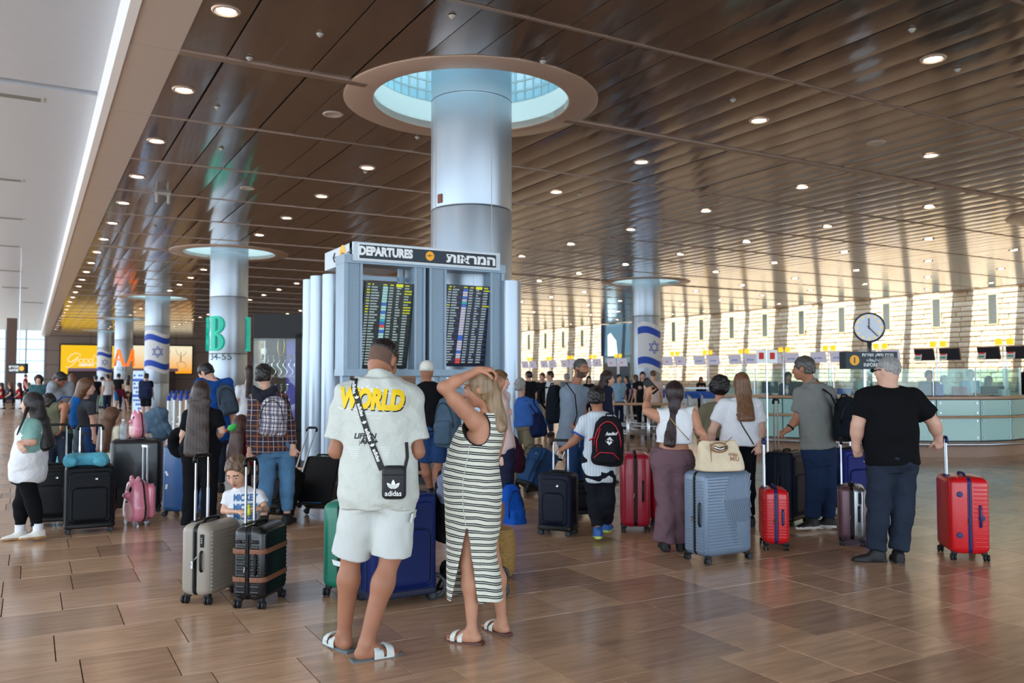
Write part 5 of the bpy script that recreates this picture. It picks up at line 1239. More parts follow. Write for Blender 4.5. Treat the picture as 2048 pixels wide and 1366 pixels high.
    def shoes(s, m, sole=None, legs='RL', high=0, mats=None):
        sole = sole or m
        for sd in legs:
            a = s.j['an' + sd]; t = s.toe[sd]; k = s.k; b0 = A_(a[0], a[1], a[2] - .085 * s.k); sdv = np.cross(s.up, t); q = 1 if sd == 'R' else -1
            P = [loft(b0, t, sdv, [(-.078 * k, 0, .05 * k, .030 * k, .048 * k), (-.05 * k, 0, .05 * k, .038 * k, .05 * k), (.02 * k, 0, .048 * k, .040 * k, .047 * k), (.08 * k, 0, .034 * k, .044 * k, .034 * k), (.13 * k, 0, .027 * k, .044 * k, .027 * k), (.185 * k, 0, .022 * k, .026 * k, .020 * k)], .01, e=2.6, round_=.012), cone(a, a - s.up * .05 * k, s.g['an'] + .014, s.g['an'] + .02, .03)]
            P.append(loft(b0, t, sdv, [(-.086 * k, 0, .014 * k, .034 * k, .014 * k), (-.04 * k, 0, .014 * k, .042 * k, .014 * k), (.05 * k, 0, .013 * k, .042 * k, .013 * k), (.12 * k, 0, .013 * k, .049 * k, .013 * k), (.195 * k, 0, .015 * k, .026 * k, .013 * k)], .003, e=4))
            if high: P.append(cone(a + s.up * high, a, s.g['an'] + .012, s.g['an'] + .016, .02, clip='a'))
            z0 = b0[2] + .026 * k
            soft('shoe', P, max(.006, s.h * .8), mats or [m, sole], s.root, [(lambda C_, z0=z0: C_[:, 2] < z0, 1)])
    # ---- hair
    def hair(s, kind, m, length=.4, width=.10, thick=.05, off=0, wave=0, back=None, name='hair', vol=1.0, side=None, fringe=0, lf=None):
        P = []; hs = s.hs; hel = s.hel
        if kind in ('short', 'crop', 'long', 'bob', 'curly'):
            t = {'short': .014, 'crop': .006, 'long': .014, 'bob': .02, 'curly': .04}[kind] * vol
            P += [hel(0, -.020, .030, (.0765 + t, .095 + t, .094 + t), .01)]
            if kind != 'crop': P += [hel(0, -.045, -.02, (.070 + t, .062 + t, .062), .02)]
            P += [hel(0, .118, -.032 + fringe, (.094, .092, .098), .02, 'sub')]
            if kind in ('short', 'crop'): P += [hel(0, -.02, -.128, (.14, .15, .078), .02, 'sub')] + [hel(q * .085, -.006, -.012, (.022, .03, .036), .008, 'sub') for q in (-1, 1)]
        if kind in ('long', 'bob', 'curly') and length > 0:
            c = s.H_(0, -.045, .02); nb = s.j['nk'] - s.fw * (s.g['chd'] * .9 + thick * .4); en = s.j['nk'] - s.fw * (s.g['chd'] + thick * .55 + .034) - s.up * (length - .0) + s.rt * off
            mid = s.H_(0, -.075, -.09); lfr = s.hr; 
            if lf is not None: mid, en = lf
            for p0, p1, w0, w1, t0, t1 in ((c, mid, .078 * hs, width * .82, .07, thick * .95), (mid, en, width * .82, width, thick * .95, thick * .7)):
                L_ = np.linalg.norm(p1 - p0); ax = nrm(p1 - p0); u = side if side is not None else lfr
                P.append(loft(p0, ax, u, [(-.02, 0, 0, w0, t0), (L_ * .3, 0, 0, w0 + (w1 - w0) * .3, t0 + (t1 - t0) * .3), (L_, 0, 0, w1, t1), (L_ * 1.02 + .02, 0, 0, w1 * .8, t1 * .6)], .03, e=2.1, round_=.01))
        if kind == 'curly':
            r2 = random.Random(4)
            for _ in range(26):
                a, b_ = r2.uniform(0, 2 * pi), r2.uniform(-.9, 1.2); P.append(hel(.105 * cos(a) * cos(b_), -.03 + .11 * sin(a) * cos(b_) if sin(a) < 0 else -.02 + .06 * sin(a), .03 + .10 * sin(b_), (.035, .035, .035), .015))
            P += [hel(0, .105, -.035, (.080, .065, .085), .02, 'sub')]
        fr = 95 if kind in ('long', 'bob') else 60; am = .0016 if s.h < .0075 else .0008
        if kind == 'curly': dp = lambda V: .006 * wob(V, 70, 2)
        else: dp = lambda V: am * (np.sin((V @ s.hr) * fr * 2.1 + 2 * np.sin(V[:, 2] * (6 + wave)) + (V @ s.fw) * 40) + wave * .25 * np.sin(V[:, 2] * 45 + 4 * (V @ s.hr) * 12)) + ((.0045 * wob(V, 50, 1) + .002 * wob(V, 110, 2)) if kind in ('short', 'crop') else .004 * wob(V, 14, 1))
        return soft(name, P, max(s.h * .85, .0052), m, s.root, None, dp)
def strapped(owner, pts, r=.014, flat=.3, name='strap', m=None, n=6, surf=None, push=.006, parent=None, wd=None):
    q = MB(); q.tube([tuple(p) for p in pts], r, n, flat=flat); return q.build(name, m, parent if parent is not None else owner, True)
def snap(tree, p, d, push=.006, back=.5):
    p = Vector(p); d = Vector(d).normalized(); hit = tree.ray_cast(p - d * back, d)
    return (hit[0] - d * push) if hit[0] is not None else p
def ribbon_on(tree, pts, d, w, push, up=None, n=40, both=False):
    """flat band laid on a surface along a polyline seen along d"""
    P = [Vector(p) for p in pts]; L_ = [0]
    for a, b in zip(P, P[1:]): L_.append(L_[-1] + (b - a).length)
    out = []
    for i in range(n + 1):
        t = L_[-1] * i / n; k = max(j for j in range(len(P) - 1) if L_[j] <= t + 1e-9); u = (t - L_[k]) / max(1e-9, L_[k + 1] - L_[k]); out.append(P[k].lerp(P[k + 1], u))
    vs = []; d = Vector(d).normalized()
    for i, p in enumerate(out):
        t = (out[min(i + 1, n)] - out[max(i - 1, 0)]).normalized(); s_ = t.cross(d).normalized() * w / 2
        for q in (-1, 1): vs.append(snap(tree, p + s_ * q, d, push))
    return vs, [(2 * i, 2 * i + 1, 2 * i + 3, 2 * i + 2) for i in range(n)], out
def thicken(vs, fs, d, t):
    n = len(vs); d = Vector(d).normalized() * t; V = list(vs) + [v + d for v in vs]; ed = {}
    for f in fs:
        for k in range(len(f)): ed[(f[k], f[(k + 1) % len(f)])] = 1
    return V, [tuple(f) for f in fs] + [tuple(x + n for x in f)[::-1] for f in fs] + [(b, a, a + n, b + n) for a, b in ed if (b, a) not in ed]
# ------------------------------------------------------------------ luggage
def wheel_set(root, W, T, wr=.028, m=None, hub=None, inset=.05, hz=.055, big=False):
    m = m or M_RUB
    for sx in (-1, 1):
        for sy in (-1, 1):
            x, y = sx * (W / 2 - inset), sy * (T / 2 - inset * .8)
            q = MB(); q.mi = 0; q.rbox(x - .022, x + .022, y - .022, y + .022, hz - .012, hz + .03, .01, rz=.008, n=2); q.tube([(x, y, hz + .005), (x + sx * .012, y + sy * .01, hz - .01), (x + sx * .016, y + sy * .012, wr)], [.016, .015, .012], 8)
            c = Vector((x + sx * .016, y + sy * .012, wr))
            for o in (-1, 1): q.mi = 0; q.cyl(c + Vector((0, o * .006, 0)), c + Vector((0, o * .021, 0)), wr, 18); q.mi = 1; q.cyl(c + Vector((0, o * .0205, 0)), c + Vector((0, o * .0225, 0)), wr * .55, 12)
            q.build('wheel', [m, hub or M_KD], root, 35)
def tele(root, W, T, H, top, gap=.11, m=None, grip=None, r=.009, side=1, stage=True, y=None, gw=None):
    """pull-out handle at the back face: two bars and a grip"""
    y = side * (T / 2 - .035) if y is None else y; m = m or M_ALU; grip = grip or M_BLACK
    for s in (-1, 1):
        q = MB(); x = s * gap / 2
        if stage: q.bx(x - r, x + r, y - r * .7, y + r * .7, H - .03, (H + top) / 2); q.bx(x - r * .8, x + r * .8, y - r * .55, y + r * .55, H, top)
        else: q.bx(x - r * .8, x + r * .8, y - r * .6, y + r * .6, H - .03, top)
        q.build('handle_bar', m, root)
    q = MB(); gw = gw or gap / 2 + .016; q.tube([(-gw, y, top - .03), (-gw, y, top), (-gw + .02, y, top + .018), (gw - .02, y, top + .018), (gw, y, top), (gw, y, top - .03)], .0145, 8); q.build('handle_grip', grip, root, True)
    q = MB(); q.rbox(-gap / 2 - .03, gap / 2 + .03, y - .018, y + .018, H - .02, H + .006, .008, rz=.005, n=2); q.build('handle_socket', grip, root, 40)
def case(label, px, py, a, W, T, H, col, style='hard', trim=None, top=None, gap=None, ribs='h', z0=.055, tilt=0, side=1, roll=0, wr=.028, bar=None, anchor='near', dd=0, rough=.32, grip=None, group=None, loc=None, lock=True, zipm=None, wheelm=None, hub=None, name='suitcase', metal=0, coat=.2, stitch=True, tmat=None):
    """px, py: picture place of the point on the floor under the case centre"""
    Fr = Frame(px, py); o = Fr.o if loc is None else loc
    A = -YAW + radians(a); t = thing(name, label, 'suitcase', (o.x, o.y, 0 if loc is None else loc.z), (radians(-tilt) * side, radians(roll), A), group)
    m = tmat or mat('case_' + '_'.join(map(str, col)) + style, tuple(int(c * (.75 if max(col) < 60 else 1)) for c in col), rough, metal, spec=.5 if style == 'hard' else .18, bump=.04 if style == 'hard' else .3, bscale=400 if style == 'hard' else 500, coat=coat if style == 'hard' else 0, vary=.04, vscale=4); trim = trim or M_BLACK; zipm = zipm or trim
    oy = T / 2 * side if tilt else 0   # tilted cases pivot on their rear wheels
    off = Vector((0, -oy, 0)); g = gap or W * .36
    class R_: pass
    par = t
    if tilt:
        e = bpy.data.objects.new('suitcase_body', None); 
    def B(q, nm, mm, smooth=35, lab=None, p=None):
        if tilt:
            q.v = [(v[0], v[1] - oy, v[2]) for v in q.v]
        ob = q.build(nm, mm, p or t, smooth)
        if lab: ob['label'] = lab
        return ob
    z1 = z0 + H; R = min(.055, T * .22) if style == 'hard' else .04
    if style == 'hard':
        zw = .014; sp = 0.0
        for s, nm in ((-1, 'front_shell'), (1, 'back_shell')):
            q = MB(); y0, y1 = (-T / 2, -zw) if s < 0 else (zw, T / 2)
            q.rbox(-W / 2, W / 2, y0, y1, z0, z1, R if s < 0 else .012, .012 if s < 0 else R, R, (1, 0) if s < 0 else (0, 1), 5)
            d = .004
            if ribs == 'h' or ribs == 'wide':
                st = .026 if ribs == 'h' else .05; n_ = int((H - 2 * R - .02) / st)
                for i in range(n_):
                    z = z0 + R + .01 + i * st; q.rbox(-W / 2 - d, W / 2 + d, y0 - (d if s < 0 else 0), y1 + (d if s > 0 else 0), z, z + st * .55, R if s < 0 else .012, .012 if s < 0 else R, .003, (1, 0) if s < 0 else (0, 1), 4)
            elif ribs == 'v':
                n_ = int((W - .1) / .03)
                for i in range(n_):
                    x = -W / 2 + .05 + i * .03
                    if s < 0: q.rbox(x, x + .014, y0 - .005, y0 + .01, z0 + .03, z1 - .03, .003, rz=.004, n=1)
                    else: q.rbox(x, x + .014, y1 - .01, y1 + .005, z0 + .03, z1 - .03, .003, rz=.004, n=1)
            elif ribs == 'step':    # narrow side steps with diagonal face ribs
                n_ = int((H - .1) / .038)
                for i in range(n_):
                    z = z0 + .05 + i * .038
                    for sx in (-1, 1):
                        xx = sx * W / 2; q.rbox(min(xx, xx + sx * .008), max(xx, xx + sx * .008), y0 + (.035 if s < 0 else .006), y1 - (.035 if s > 0 else .006), z, z + .022, .003, rz=.006, n=1)
                yf = y0 if s < 0 else y1
                for i in range(-14, 26):
                    xa = -W / 2 + .03; xb = W / 2 - .03; zs = z0 + .04 + i * .028; za, zb_ = zs, zs + (xb - xa) * 1.25; lo_, hi_ = z0 + .04, z1 - .04
                    if zb_ < lo_ or za > hi_: continue
                    u0 = max(0, (lo_ - za) / (zb_ - za)); u1 = min(1, (hi_ - za) / (zb_ - za))
                    if u1 - u0 < .04: continue
                    q.tube([(xa + (xb - xa) * u, yf + .002 * (1 if s < 0 else -1), za + (zb_ - za) * u) for u in (u0, u1)], .0065, 5)
            elif ribs == 'hex' and s < 0:
                st = .0255; xl_, xr_ = -W / 2 + .02, W / 2 - .02; lo_, hi_ = z0 + .05, z1 - .03; C1 = (-.12 * W, z0 + .66 * H); C2 = (.36 * W, z0 + .40 * H); y_ = y0 + .001
                def seg(pts):
                    pts = [(max(xl_, min(xr_, x)), z) for x, z in pts]; pts = [(x, z) for x, z in pts if lo_ <= z <= hi_]
                    if len(pts) > 1: q.tube([(x, y_ - .001, z) for x, z in pts], .0075, 5)
                K_ = .62
                for i in range(0, 30):     # horizontal ribs from the left edge, bending along the hexagon field
                    z = z0 + .045 + i * st; dz = z - C1[1]; xv = C1[0] - .03 - .0 * W
                    x1_ = C1[0] + .10 - abs(dz) * .0 if False else C1[0] + K_ * abs(dz) * (1 if abs(dz) > .02 else 0) - .04
                    x1_ = min(x1_, xr_); seg([(xl_, z), (x1_ * .6 + xl_ * .4, z), (x1_, z)])
                    if z > C2[1] - .2 and z < C2[1] + .16: pass
                for i in range(1, 18):     # nested chevrons
                    d_ = i * st * .95; x0_ = C1[0] - .03 + d_
                    up = [(x0_ + K_ * u * .5, C1[1] + u) for u in np.linspace(0, hi_ - C1[1], 8)]; dn = [(x0_ + K_ * u * .5, C1[1] - u) for u in np.linspace(0, C1[1] - lo_, 12)]
                    seg([p for p in up if p[0] < xr_ - .002]); seg([p for p in dn if p[0] < xr_ - .002 and not (p[1] < C2[1] - .02 and p[0] > C2[0] - .12)])
                for i in ():
                    d_ = i * st * .9; x0_ = C2[0] + .03 - d_; seg([(x0_ - .3 * u, C2[1] - .02 - u) for u in np.linspace(0, .14, 5)])
            if ribs in ('hex',):
                for sx in (-1, 1):
                    n_ = int((H - .1) / .0255)
                    for i in range(n_):
                        z = z0 + .045 + i * .0255; xx = sx * W / 2; q.rbox(min(xx - sx * .004, xx + sx * .004), max(xx - sx * .004, xx + sx * .004), y0 + (R * .8 if s < 0 else .004), y1 - (R * .8 if s > 0 else .004), z, z + .013, .002, rz=.003, n=1)
                if s < 0:
                    pass
            B(q, nm, m)
        q = MB(); q.rbox(-W / 2 + .004, W / 2 - .004, -zw - .002, zw + .002, z0 + .004, z1 - .004, .002, rz=R * .9, iny=(0, 0), n=1); q.tube([(-W / 2 + .0, 0, z0 + .05), (-W / 2 + .0, 0, z1 - .05)], .006, 6); q.tube([(W / 2, 0, z0 + .05), (W / 2, 0, z1 - .05)], .006, 6); B(q, 'zipper_band', zipm)
        for sx in (-1, 1):
            q = MB(); x = sx * W / 2; q.tube([(x + sx * .006, .004, z0 + H * .45), (x + sx * .02, .012, z0 + H * .47), (x + sx * .012, .02, z0 + H * .40)], .005, 6); B(q, 'zip_pull', M_CHROME)
    else:
        q = MB(); q.rbox(-W / 2, W / 2, -T / 2, T / 2, z0, z1, .045, .02, .035, n=5); B(q, 'body', m)
        q = MB(); q.rbox(-W / 2 + .035, W / 2 - .035, -T / 2 - .016, -T / 2 + .03, z0 + .05, z1 - .05, .02, rz=.045, iny=(.25, 0), n=4); B(q, 'front_panel', m); q = MB(); q.rbox(-W / 2 + .065, W / 2 - .065, -T / 2 - .028, -T / 2 + .02, z0 + .07, z0 + H * .66, .02, rz=.05, iny=(.2, 0), n=4); B(q, 'front_pocket', m)
        q = MB()
        for yy in (-T * .18, T * .12):
            for s_ in (0,):
                q.tube([(-W / 2 - .002, yy, z0 + .05), (-W / 2 - .002, yy, z1 - .045), (-W / 2 + .045, yy, z1 + .002), (W / 2 - .045, yy, z1 + .002), (W / 2 + .002, yy, z1 - .045), (W / 2 + .002, yy, z0 + .05)], .0055, 5)
        xa, zt, zl = W / 2 - .06, z0 + H * .665, z0 + .09; q.tube([(-xa, -T / 2 - .017, zl), (-xa, -T / 2 - .018, zt - .06), (-xa + .02, -T / 2 - .018, zt - .018), (-xa + .06, -T / 2 - .018, zt), (xa - .06, -T / 2 - .018, zt), (xa - .02, -T / 2 - .018, zt - .018), (xa, -T / 2 - .018, zt - .06), (xa, -T / 2 - .017, zl)], .0045, 5); q.tube([(-W / 2 + .09, -T / 2 - .016, z1 - .10), (W / 2 - .09, -T / 2 - .016, z1 - .10)], .004, 5); B(q, 'piping', trim)
        q = MB(); q.rbox(-W / 2 - .006, W / 2 + .006, -T / 2 - .006, T / 2 + .004, z0 - .004, z0 + .045, .045, .02, .012, n=4); B(q, 'bottom_guard', trim)
        q = MB(); q.lathe([(.001, .0), (.012, .003), (.014, 0)], (W * .12, -T / 2 - .017, z0 + H * .80), 14, Matrix.Rotation(pi / 2, 3, 'X')); B(q, 'badge', M_CHROME)
    for sx in ((-1,) if style == 'hard' else (-1, 1)):
        x = sx * W / 2; hy_ = -T * .25 if style == 'hard' else -T * .02; q = MB(); q.tube([(x + sx * .003, hy_, z0 + H * .36), (x + sx * .016, hy_, z0 + H * .39), (x + sx * .018, hy_, z0 + H * .5), (x + sx * .016, hy_, z0 + H * .61), (x + sx * .003, hy_, z0 + H * .64)], .011, 6, flat=.8); B(q, 'side_handle', trim)
    q = MB(); q.tube([(-.09, 0, z1 - .002), (-.075, 0, z1 + .018), (0, 0, z1 + .022), (.075, 0, z1 + .018), (.09, 0, z1 - .002)], .011, 8); B(q, 'top_handle', trim)
    # wheels etc. go through a temporary builder so that tilted cases shift too
    k0 = len(t.children)
    wheel_set(t, W, T, wr, wheelm or M_RUB, hub, hz=z0)
    if top: tele(t, W, T, z1, top, g, bar, grip or trim, side=1)
    if tilt:
        for ch in t.children[k0:]:
            for v in ch.data.vertices: v.co.y -= oy
    t['_dim'] = 0; del t['_dim']
    return t, Fr
NAVY = (18, 34, 66)
# two carry-ons in front of the little boy
M_TAN = None
t, _ = case('taupe hard carry-on with black zip band, left of the black brown-strapped carry-on', 421, 1196, 76, .40, .235, .50, (150, 140, 128), 'hard', top=1.0, ribs='none', gap=.15, rough=.45)
q = MB()
for i in range(16): q.rbox(-.17, .17, -.1225, -.11, .10 + i * .0265, .113 + i * .0265, .003, rz=.004, n=1)
q.build('face_ribs', MATS['case_150_140_128hard'], t)
q = MB(); q.rbox(-.208, -.196, -.075, -.045, .40, .49, .006, rz=.006, n=3); q.build('lock', M_BLACK, t)
for z in (.43, .445, .46): q = MB(); q.bx(-.2095, -.2075, -.064, -.056, z, z + .006); q.build('lock_dial', M_ALU, t)
q = MB(); q.tube([(-.206, .0, .31), (-.216, -.02, .325), (-.214, -.03, .34)], .004, 6); q.bx(-.22, -.215, .0, .014, .255, .305); q.build('zip_pull', M_CHROME, t)
t, _ = case('black ribbed carry-on with two brown leather straps in front of the little boy', 520, 1205, 80.5, .385, .235, .50, (20, 22, 26), 'hard', top=.985, ribs='step', gap=.13, rough=.28)
M_LEA = mat('brown_leather', (126, 78, 52), .5, bump=.1)
for i, z in enumerate((.185, .375)):
    q = MB(); q.rbox(-.2015, .2015, -.1275, -.016, z, z + .034, .055, .004, .002, (1, 0), 6); q.rbox(-.2015, .2015, .016, .1275, z, z + .034, .004, .055, .002, (0, 1), 6); q.build('leather_strap', M_LEA, t, 35)['label'] = 'brown leather strap'
    q = MB()
    for y in (-.07, .06): q.lathe([(.0045, 0), (.001, .003)], (-.209, y, z + .017), 8, Matrix.Rotation(-pi / 2, 3, 'Y'))
    q.build('rivet', M_CHROME, t)
for z in (.09, .45):
    q = MB()
    for y in (-.06, .065): q.rbox(-.214, -.206, y - .022, y + .022, z, z + .018, .004, rz=.004, n=2)
    q.build('side_stud', M_BLACK, t, 35)
# large navy soft case and green case behind the man in cream
case('large navy blue soft suitcase behind the man in the cream T-shirt', 792, 1200, 32, .50, .32, .70, (16, 34, 92), 'soft', trim=mat('navy_trim', (14, 22, 50), .6), wr=.035)
case('green hard suitcase left of the man in the cream T-shirt', 700, 1178, 82, .48, .27, .62, (22, 122, 96), 'hard', ribs='none', top=None)
p_ = world(680, 1128, 5.75); lt = thing('luggage_tag', 'white paper luggage tag on the green suitcase handle', 'luggage tag', p_, (0, 0, -YAW)); q = MB(); q.add([(-.055, 0, .03), (.03, 0, .005), (.03, .0, -.03), (-.045, 0, -.005), (-.055, .01, .03), (.03, .01, .005), (.03, .01, -.03), (-.045, .01, -.005)], [(0, 1, 2, 3), (7, 6, 5, 4), (0, 4, 5, 1), (1, 5, 6, 2), (2, 6, 7, 3), (3, 7, 4, 0)]); q.build('tag_paper', mat('paper', (232, 236, 238), .7), lt)
# left group
case('black soft suitcase with light blue travel pillow on top', 178, 1062, 28, .46, .30, .62, (16, 20, 28), 'soft', top=1.06, gap=.2, bar=M_ALU)
case('black soft suitcase partly hidden behind the long-haired girl', 106, 1050, 20, .40, .26, .58, (18, 20, 24), 'soft', top=1.05, gap=.2)
case('tall black hard suitcase carrying the pink pig backpack', 272, 1022, 20, .56, .34, .80, (18, 22, 30), 'hard', ribs='none', top=None, lock=False)
t, _ = case('steel blue suitcase with white stickers beside the long-haired woman in black', 378, 1030, -8, .52, .32, .76, (34, 84, 140), 'hard', ribs='none', trim=mat('steel_trim', (20, 46, 84), .5))
for z, r_ in ((.49, -.5), (.34, .15)): q = MB(); q.box((-.19, -.163, z), (.024, .003, .055), Matrix.Rotation(r_, 3, 'Y')); q.build('sticker', mat('paper', (232, 236, 238), .7), t)
case('black pull-along suitcase tilted behind the man in the plaid shirt', 556, 1040, -22, .38, .26, .50, (20, 20, 22), 'soft', tilt=28, top=1.15, gap=.1)
t, _ = case('brown-faced black suitcase with blue edges, tilted behind the plaid-shirt man', 642, 1030, -14, .42, .26, .56, (20, 24, 30), 'hard', tilt=28, ribs='none', top=1.12, gap=.12)
q = MB(); q.rbox(-.19, .19, -.015, .0, .085, .59, .006, rz=.01, n=3); q.v = [(v[0], v[1] - .26, v[2]) for v in q.v]; q.build('brown_face', mat('mottled_brown', (58, 42, 36), .6, vary=.4, vscale=14), t, 35)
q = MB(); q.tube([(-.205, -.25, .2), (-.205, -.25, .1), (-.17, -.25, .065), (.1, -.25, .062)], .008, 6); q.build('blue_edging', mat('edge_blue', (30, 120, 190), .4), t, True)
case('purple suitcase behind the curly-haired girl', 205, 985, 15, .46, .30, .66, (92, 26, 90), 'hard', ribs='none')
case('light blue suitcase behind the crowd at far left', 128, 960, 10, .36, .26, .72, (110, 190, 214), 'hard', ribs='v')
# middle group
t, _ = case('navy soft carry-on rolled by the boy with the red-piped backpack', 1116, 1068, -24, .36, .24, .56, (14, 26, 50), 'soft', top=.92, gap=.16, bar=M_ALU)
case('blue soft suitcase tilted, pulled by the grey-haired person', 1068, 990, -60, .40, .26, .54, (32, 74, 122), 'soft', tilt=30, top=1.05, gap=.16)
case('dark soft suitcase on the floor behind the boy', 1172, 1034, 10, .42, .28, .34, (26, 28, 34), 'soft')
t, _ = case('crimson hard suitcase with black zip band, nearer of the two', 1270, 1058, 84, .46, .30, .74, (168, 10, 46), 'hard', ribs='none', rough=.35)
case('crimson hard suitcase half hidden behind the woman in mauve trousers', 1326, 1046, 84, .46, .30, .70, (168, 10, 46), 'hard', ribs='none', rough=.35)
case('large grey-blue ribbed suitcase carrying the cream tote bag', 1436, 1118, 30, .54, .31, .72, (112, 130, 150), 'hard', ribs='hex', rough=.38, metal=.15)
RED = (206, 16, 26); NB = mat('navy_plastic', (24, 34, 96), .4)
t, _ = case('small red suitcase with navy zip, beside the grey-blue one', 1548, 1094, 80, .38, .235, .50, RED, 'hard', trim=NB, top=.985, gap=.08, ribs='h', wheelm=M_RUB, rough=.3)
t, _ = case('large red suitcase with navy zip rolled by the man in black, far right', 1926, 1112, 78, .46, .32, .66, RED, 'hard', trim=NB, top=1.03, gap=.05, ribs='none', wheelm=M_RUB, rough=.3)
q = MB(); n_ = 15
for i in range(n_): q.rbox(-.234, .234, -.163, -.03, .12 + i * .036, .135 + i * .036, .05, .004, .004, (1, 0), 4)
q.build('shell_ribs', MATS['case_206_16_26hard'], t, 35)
q = MB(); M2 = Matrix.Rotation(-pi / 2, 3, 'Y')
for y, z in ((.08, .57), (.085, .22)): q.lathe([(.026, 0), (.022, .008), (.001, .009)], (-.2315, y, z), 16, M2)
q.lathe([(.026, 0), (.022, .008), (.001, .009)], (-.2365, -.09, .37), 16, M2); q.build('bumper', NB, t, 35)
case('tall navy soft suitcase handled by the man in the grey polo shirt', 1575, 1046, 50, .46, .30, .72, (16, 28, 52), 'soft', top=1.32, gap=.10, bar=M_ALU, z0=.06)
case('royal blue soft suitcase between the two men', 1704, 1022, 20, .44, .28, .68, (20, 34, 110), 'soft', top=1.2, gap=.16)
t, _ = case('silver and mauve hard carry-on with aluminium handle beside the man in black', 1704, 1086, 70, .38, .24, .50, (150, 152, 156), 'hard', ribs='v', top=.97, gap=.12, metal=.8, rough=.25)
for ch in t.children:
    if ch.name.startswith('back_shell'): ch.data = ch.data.copy(); ch.data.materials[0] = mat('mauve_shell', (104, 76, 84), .35, .4); ch['label'] = 'mauve back shell'
q = MB(); q.rbox(-.198, -.188, -.085, -.055, .40, .50, .004, rz=.004, n=2); q.build('lock', M_BLACK, t)
# stickers on the blue case
p0 = world(345, 947, 8.95)
# ---- pink pig ride-on case and pig backpack
M_PIG = mat('pig_pink', (222, 132, 152), .25, coat=.5); M_PIGB = mat('pig_belly', (236, 182, 178), .3, coat=.4); M_BAND_ = mat('pig_band', (40, 34, 38), .5)
def pig(label, cat, nm, px, py, z, s, a, d=None):
    f = Frame(px, py) if d is None else None; o = f.o if f else world(px, py, d); t = thing(nm, label, cat, (o.x, o.y, z), (0, 0, -YAW + radians(a)))
    P = [loft((0, 0, 0), (0, 0, 1), (1, 0, 0), [(0, 0, 0, .10 * s, .08 * s), (.06 * s, 0, 0, .155 * s, .115 * s), (.16 * s, 0, 0, .165 * s, .12 * s), (.26 * s, 0, 0, .14 * s, .11 * s), (.34 * s, 0, 0, .125 * s, .105 * s), (.42 * s, 0, 0, .10 * s, .09 * s), (.46 * s, 0, 0, .05 * s, .05 * s)], .02, e=2.2, round_=.03 * s)]
    P += [ell((0, -.115 * s, .29 * s), (.045 * s, .035 * s, .032 * s), .015)] + [ell((q * .07 * s, -.02 * s, .455 * s), (.03 * s, .02 * s, .04 * s), .015) for q in (-1, 1)] + [ell((q * .018 * s, -.153 * s, .29 * s), (.007 * s, .012 * s, .011 * s), .003, 'sub') for q in (-1, 1)]
    b = lambda C_: ((C_[:, 0] / (.10 * s)) ** 2 + ((C_[:, 2] - .13 * s) / (.115 * s)) ** 2 < 1) & (C_[:, 1] < -.05 * s)
    def blk(C_):
        r = np.zeros(len(C_), bool)
        for q in (-1, 1): r |= (((C_[:, 0] - q * .045 * s) / (.020 * s)) ** 2 + ((C_[:, 2] - .355 * s) / (.030 * s)) ** 2 < 1) & (C_[:, 1] < 0)
        r |= (((C_[:, 0]) / (.032 * s)) ** 2 + ((C_[:, 2] - .232 * s) / (.018 * s)) ** 2 < 1) & (C_[:, 1] < 0) & (C_[:, 2] < .236 * s); return r
    sd_ = lambda C_: np.abs(C_[:, 1] - .02 * s) < .012 * s
    soft('shell', P, .006, [M_PIG, M_PIGB, M_BAND_, M_BLACK], t, [(b, 1), (sd_, 2), (blk, 3)]); return t
t = pig('pink piglet-shaped child suitcase standing on the floor', 'suitcase', 'child_suitcase', 272, 1050, .035, 1.0, -38)
for x, y in ((-.09, -.06), (.09, -.06), (-.09, .07), (.09, .07)): q = MB(); q.cyl((x, y - .01, .0), (x, y + .01, .0), .034, 16); q.build('wheel', M_ALU, t, 35)
q = MB(); q.bx(-.05, -.035, .085, .10, .3, .80); q.bx(.035, .05, .085, .10, .3, .80); q.bx(-.06, .06, .08, .105, .79, .815); q.build('pull_handle', M_ALU, t); q = MB(); q.rbox(-.13, .13, .07, .16, .03, .40, .04, rz=.05); q.build('back_box', M_PIG, t, 35)
t = pig('pink piglet-shaped hard backpack on top of the tall black suitcase', 'backpack', 'child_backpack', 274, 883, .865, .68, -38, 10.08)
wb = world(246, 884, 9.98); t = thing('water_bottle', 'clear plastic water bottle on top of the tall black suitcase', 'bottle', (wb.x, wb.y, .857)); 
q = MB(); q.lathe([(.03, 0), (.034, .01), (.034, .05), (.030, .055), (.034, .06), (.034, .15), (.030, .17), (.014, .20), (.014, .215), (.001, .215)], n=16); q.build('bottle_body', glass('bottle_plastic', (.80, .90, .96, 1), .25, .08), t, True); q = MB(); q.cyl((0, 0, .213), (0, 0, .235), .016, 12); q.build('cap', mat('paper', (232, 236, 238), .7), t)
# light blue travel pillow
pp = world(172, 936, 8.74); t = thing('travel_pillow', 'light blue travel pillow lying on the black soft suitcase', 'pillow', (pp.x, pp.y, .678), (0, 0, -YAW + .3))
P = chain([A_(.15 * cos(x), .10 * sin(x), .055 + .006 * sin(3 * x)) for x in np.linspace(-.7, pi + .7, 12)], [.045, .055, .06, .062, .064, .064, .064, .064, .062, .06, .055, .045], .03)
soft('cushion', P, .008, cloth('pillow_blue', (96, 178, 200)), t, None, lambda V: .003 * wob(V, 30)); q = MB(); q.tube([(.17, -.1, .06), (.19, -.12, .05), (.19, -.12, .02), (.175, -.11, .01)], .004, 6); q.build('loop', cloth('pillow_blue', (96, 178, 200)), t, True)
q = MB()
for x, y in ((-.05, -.02), (.0, -.03), (-.1, .0)): q.lathe([(.014, 0), (.001, .006)], (x, y, .115), 8)
q.build('fish_print', mat('coral_print', (206, 110, 96), .8), t)
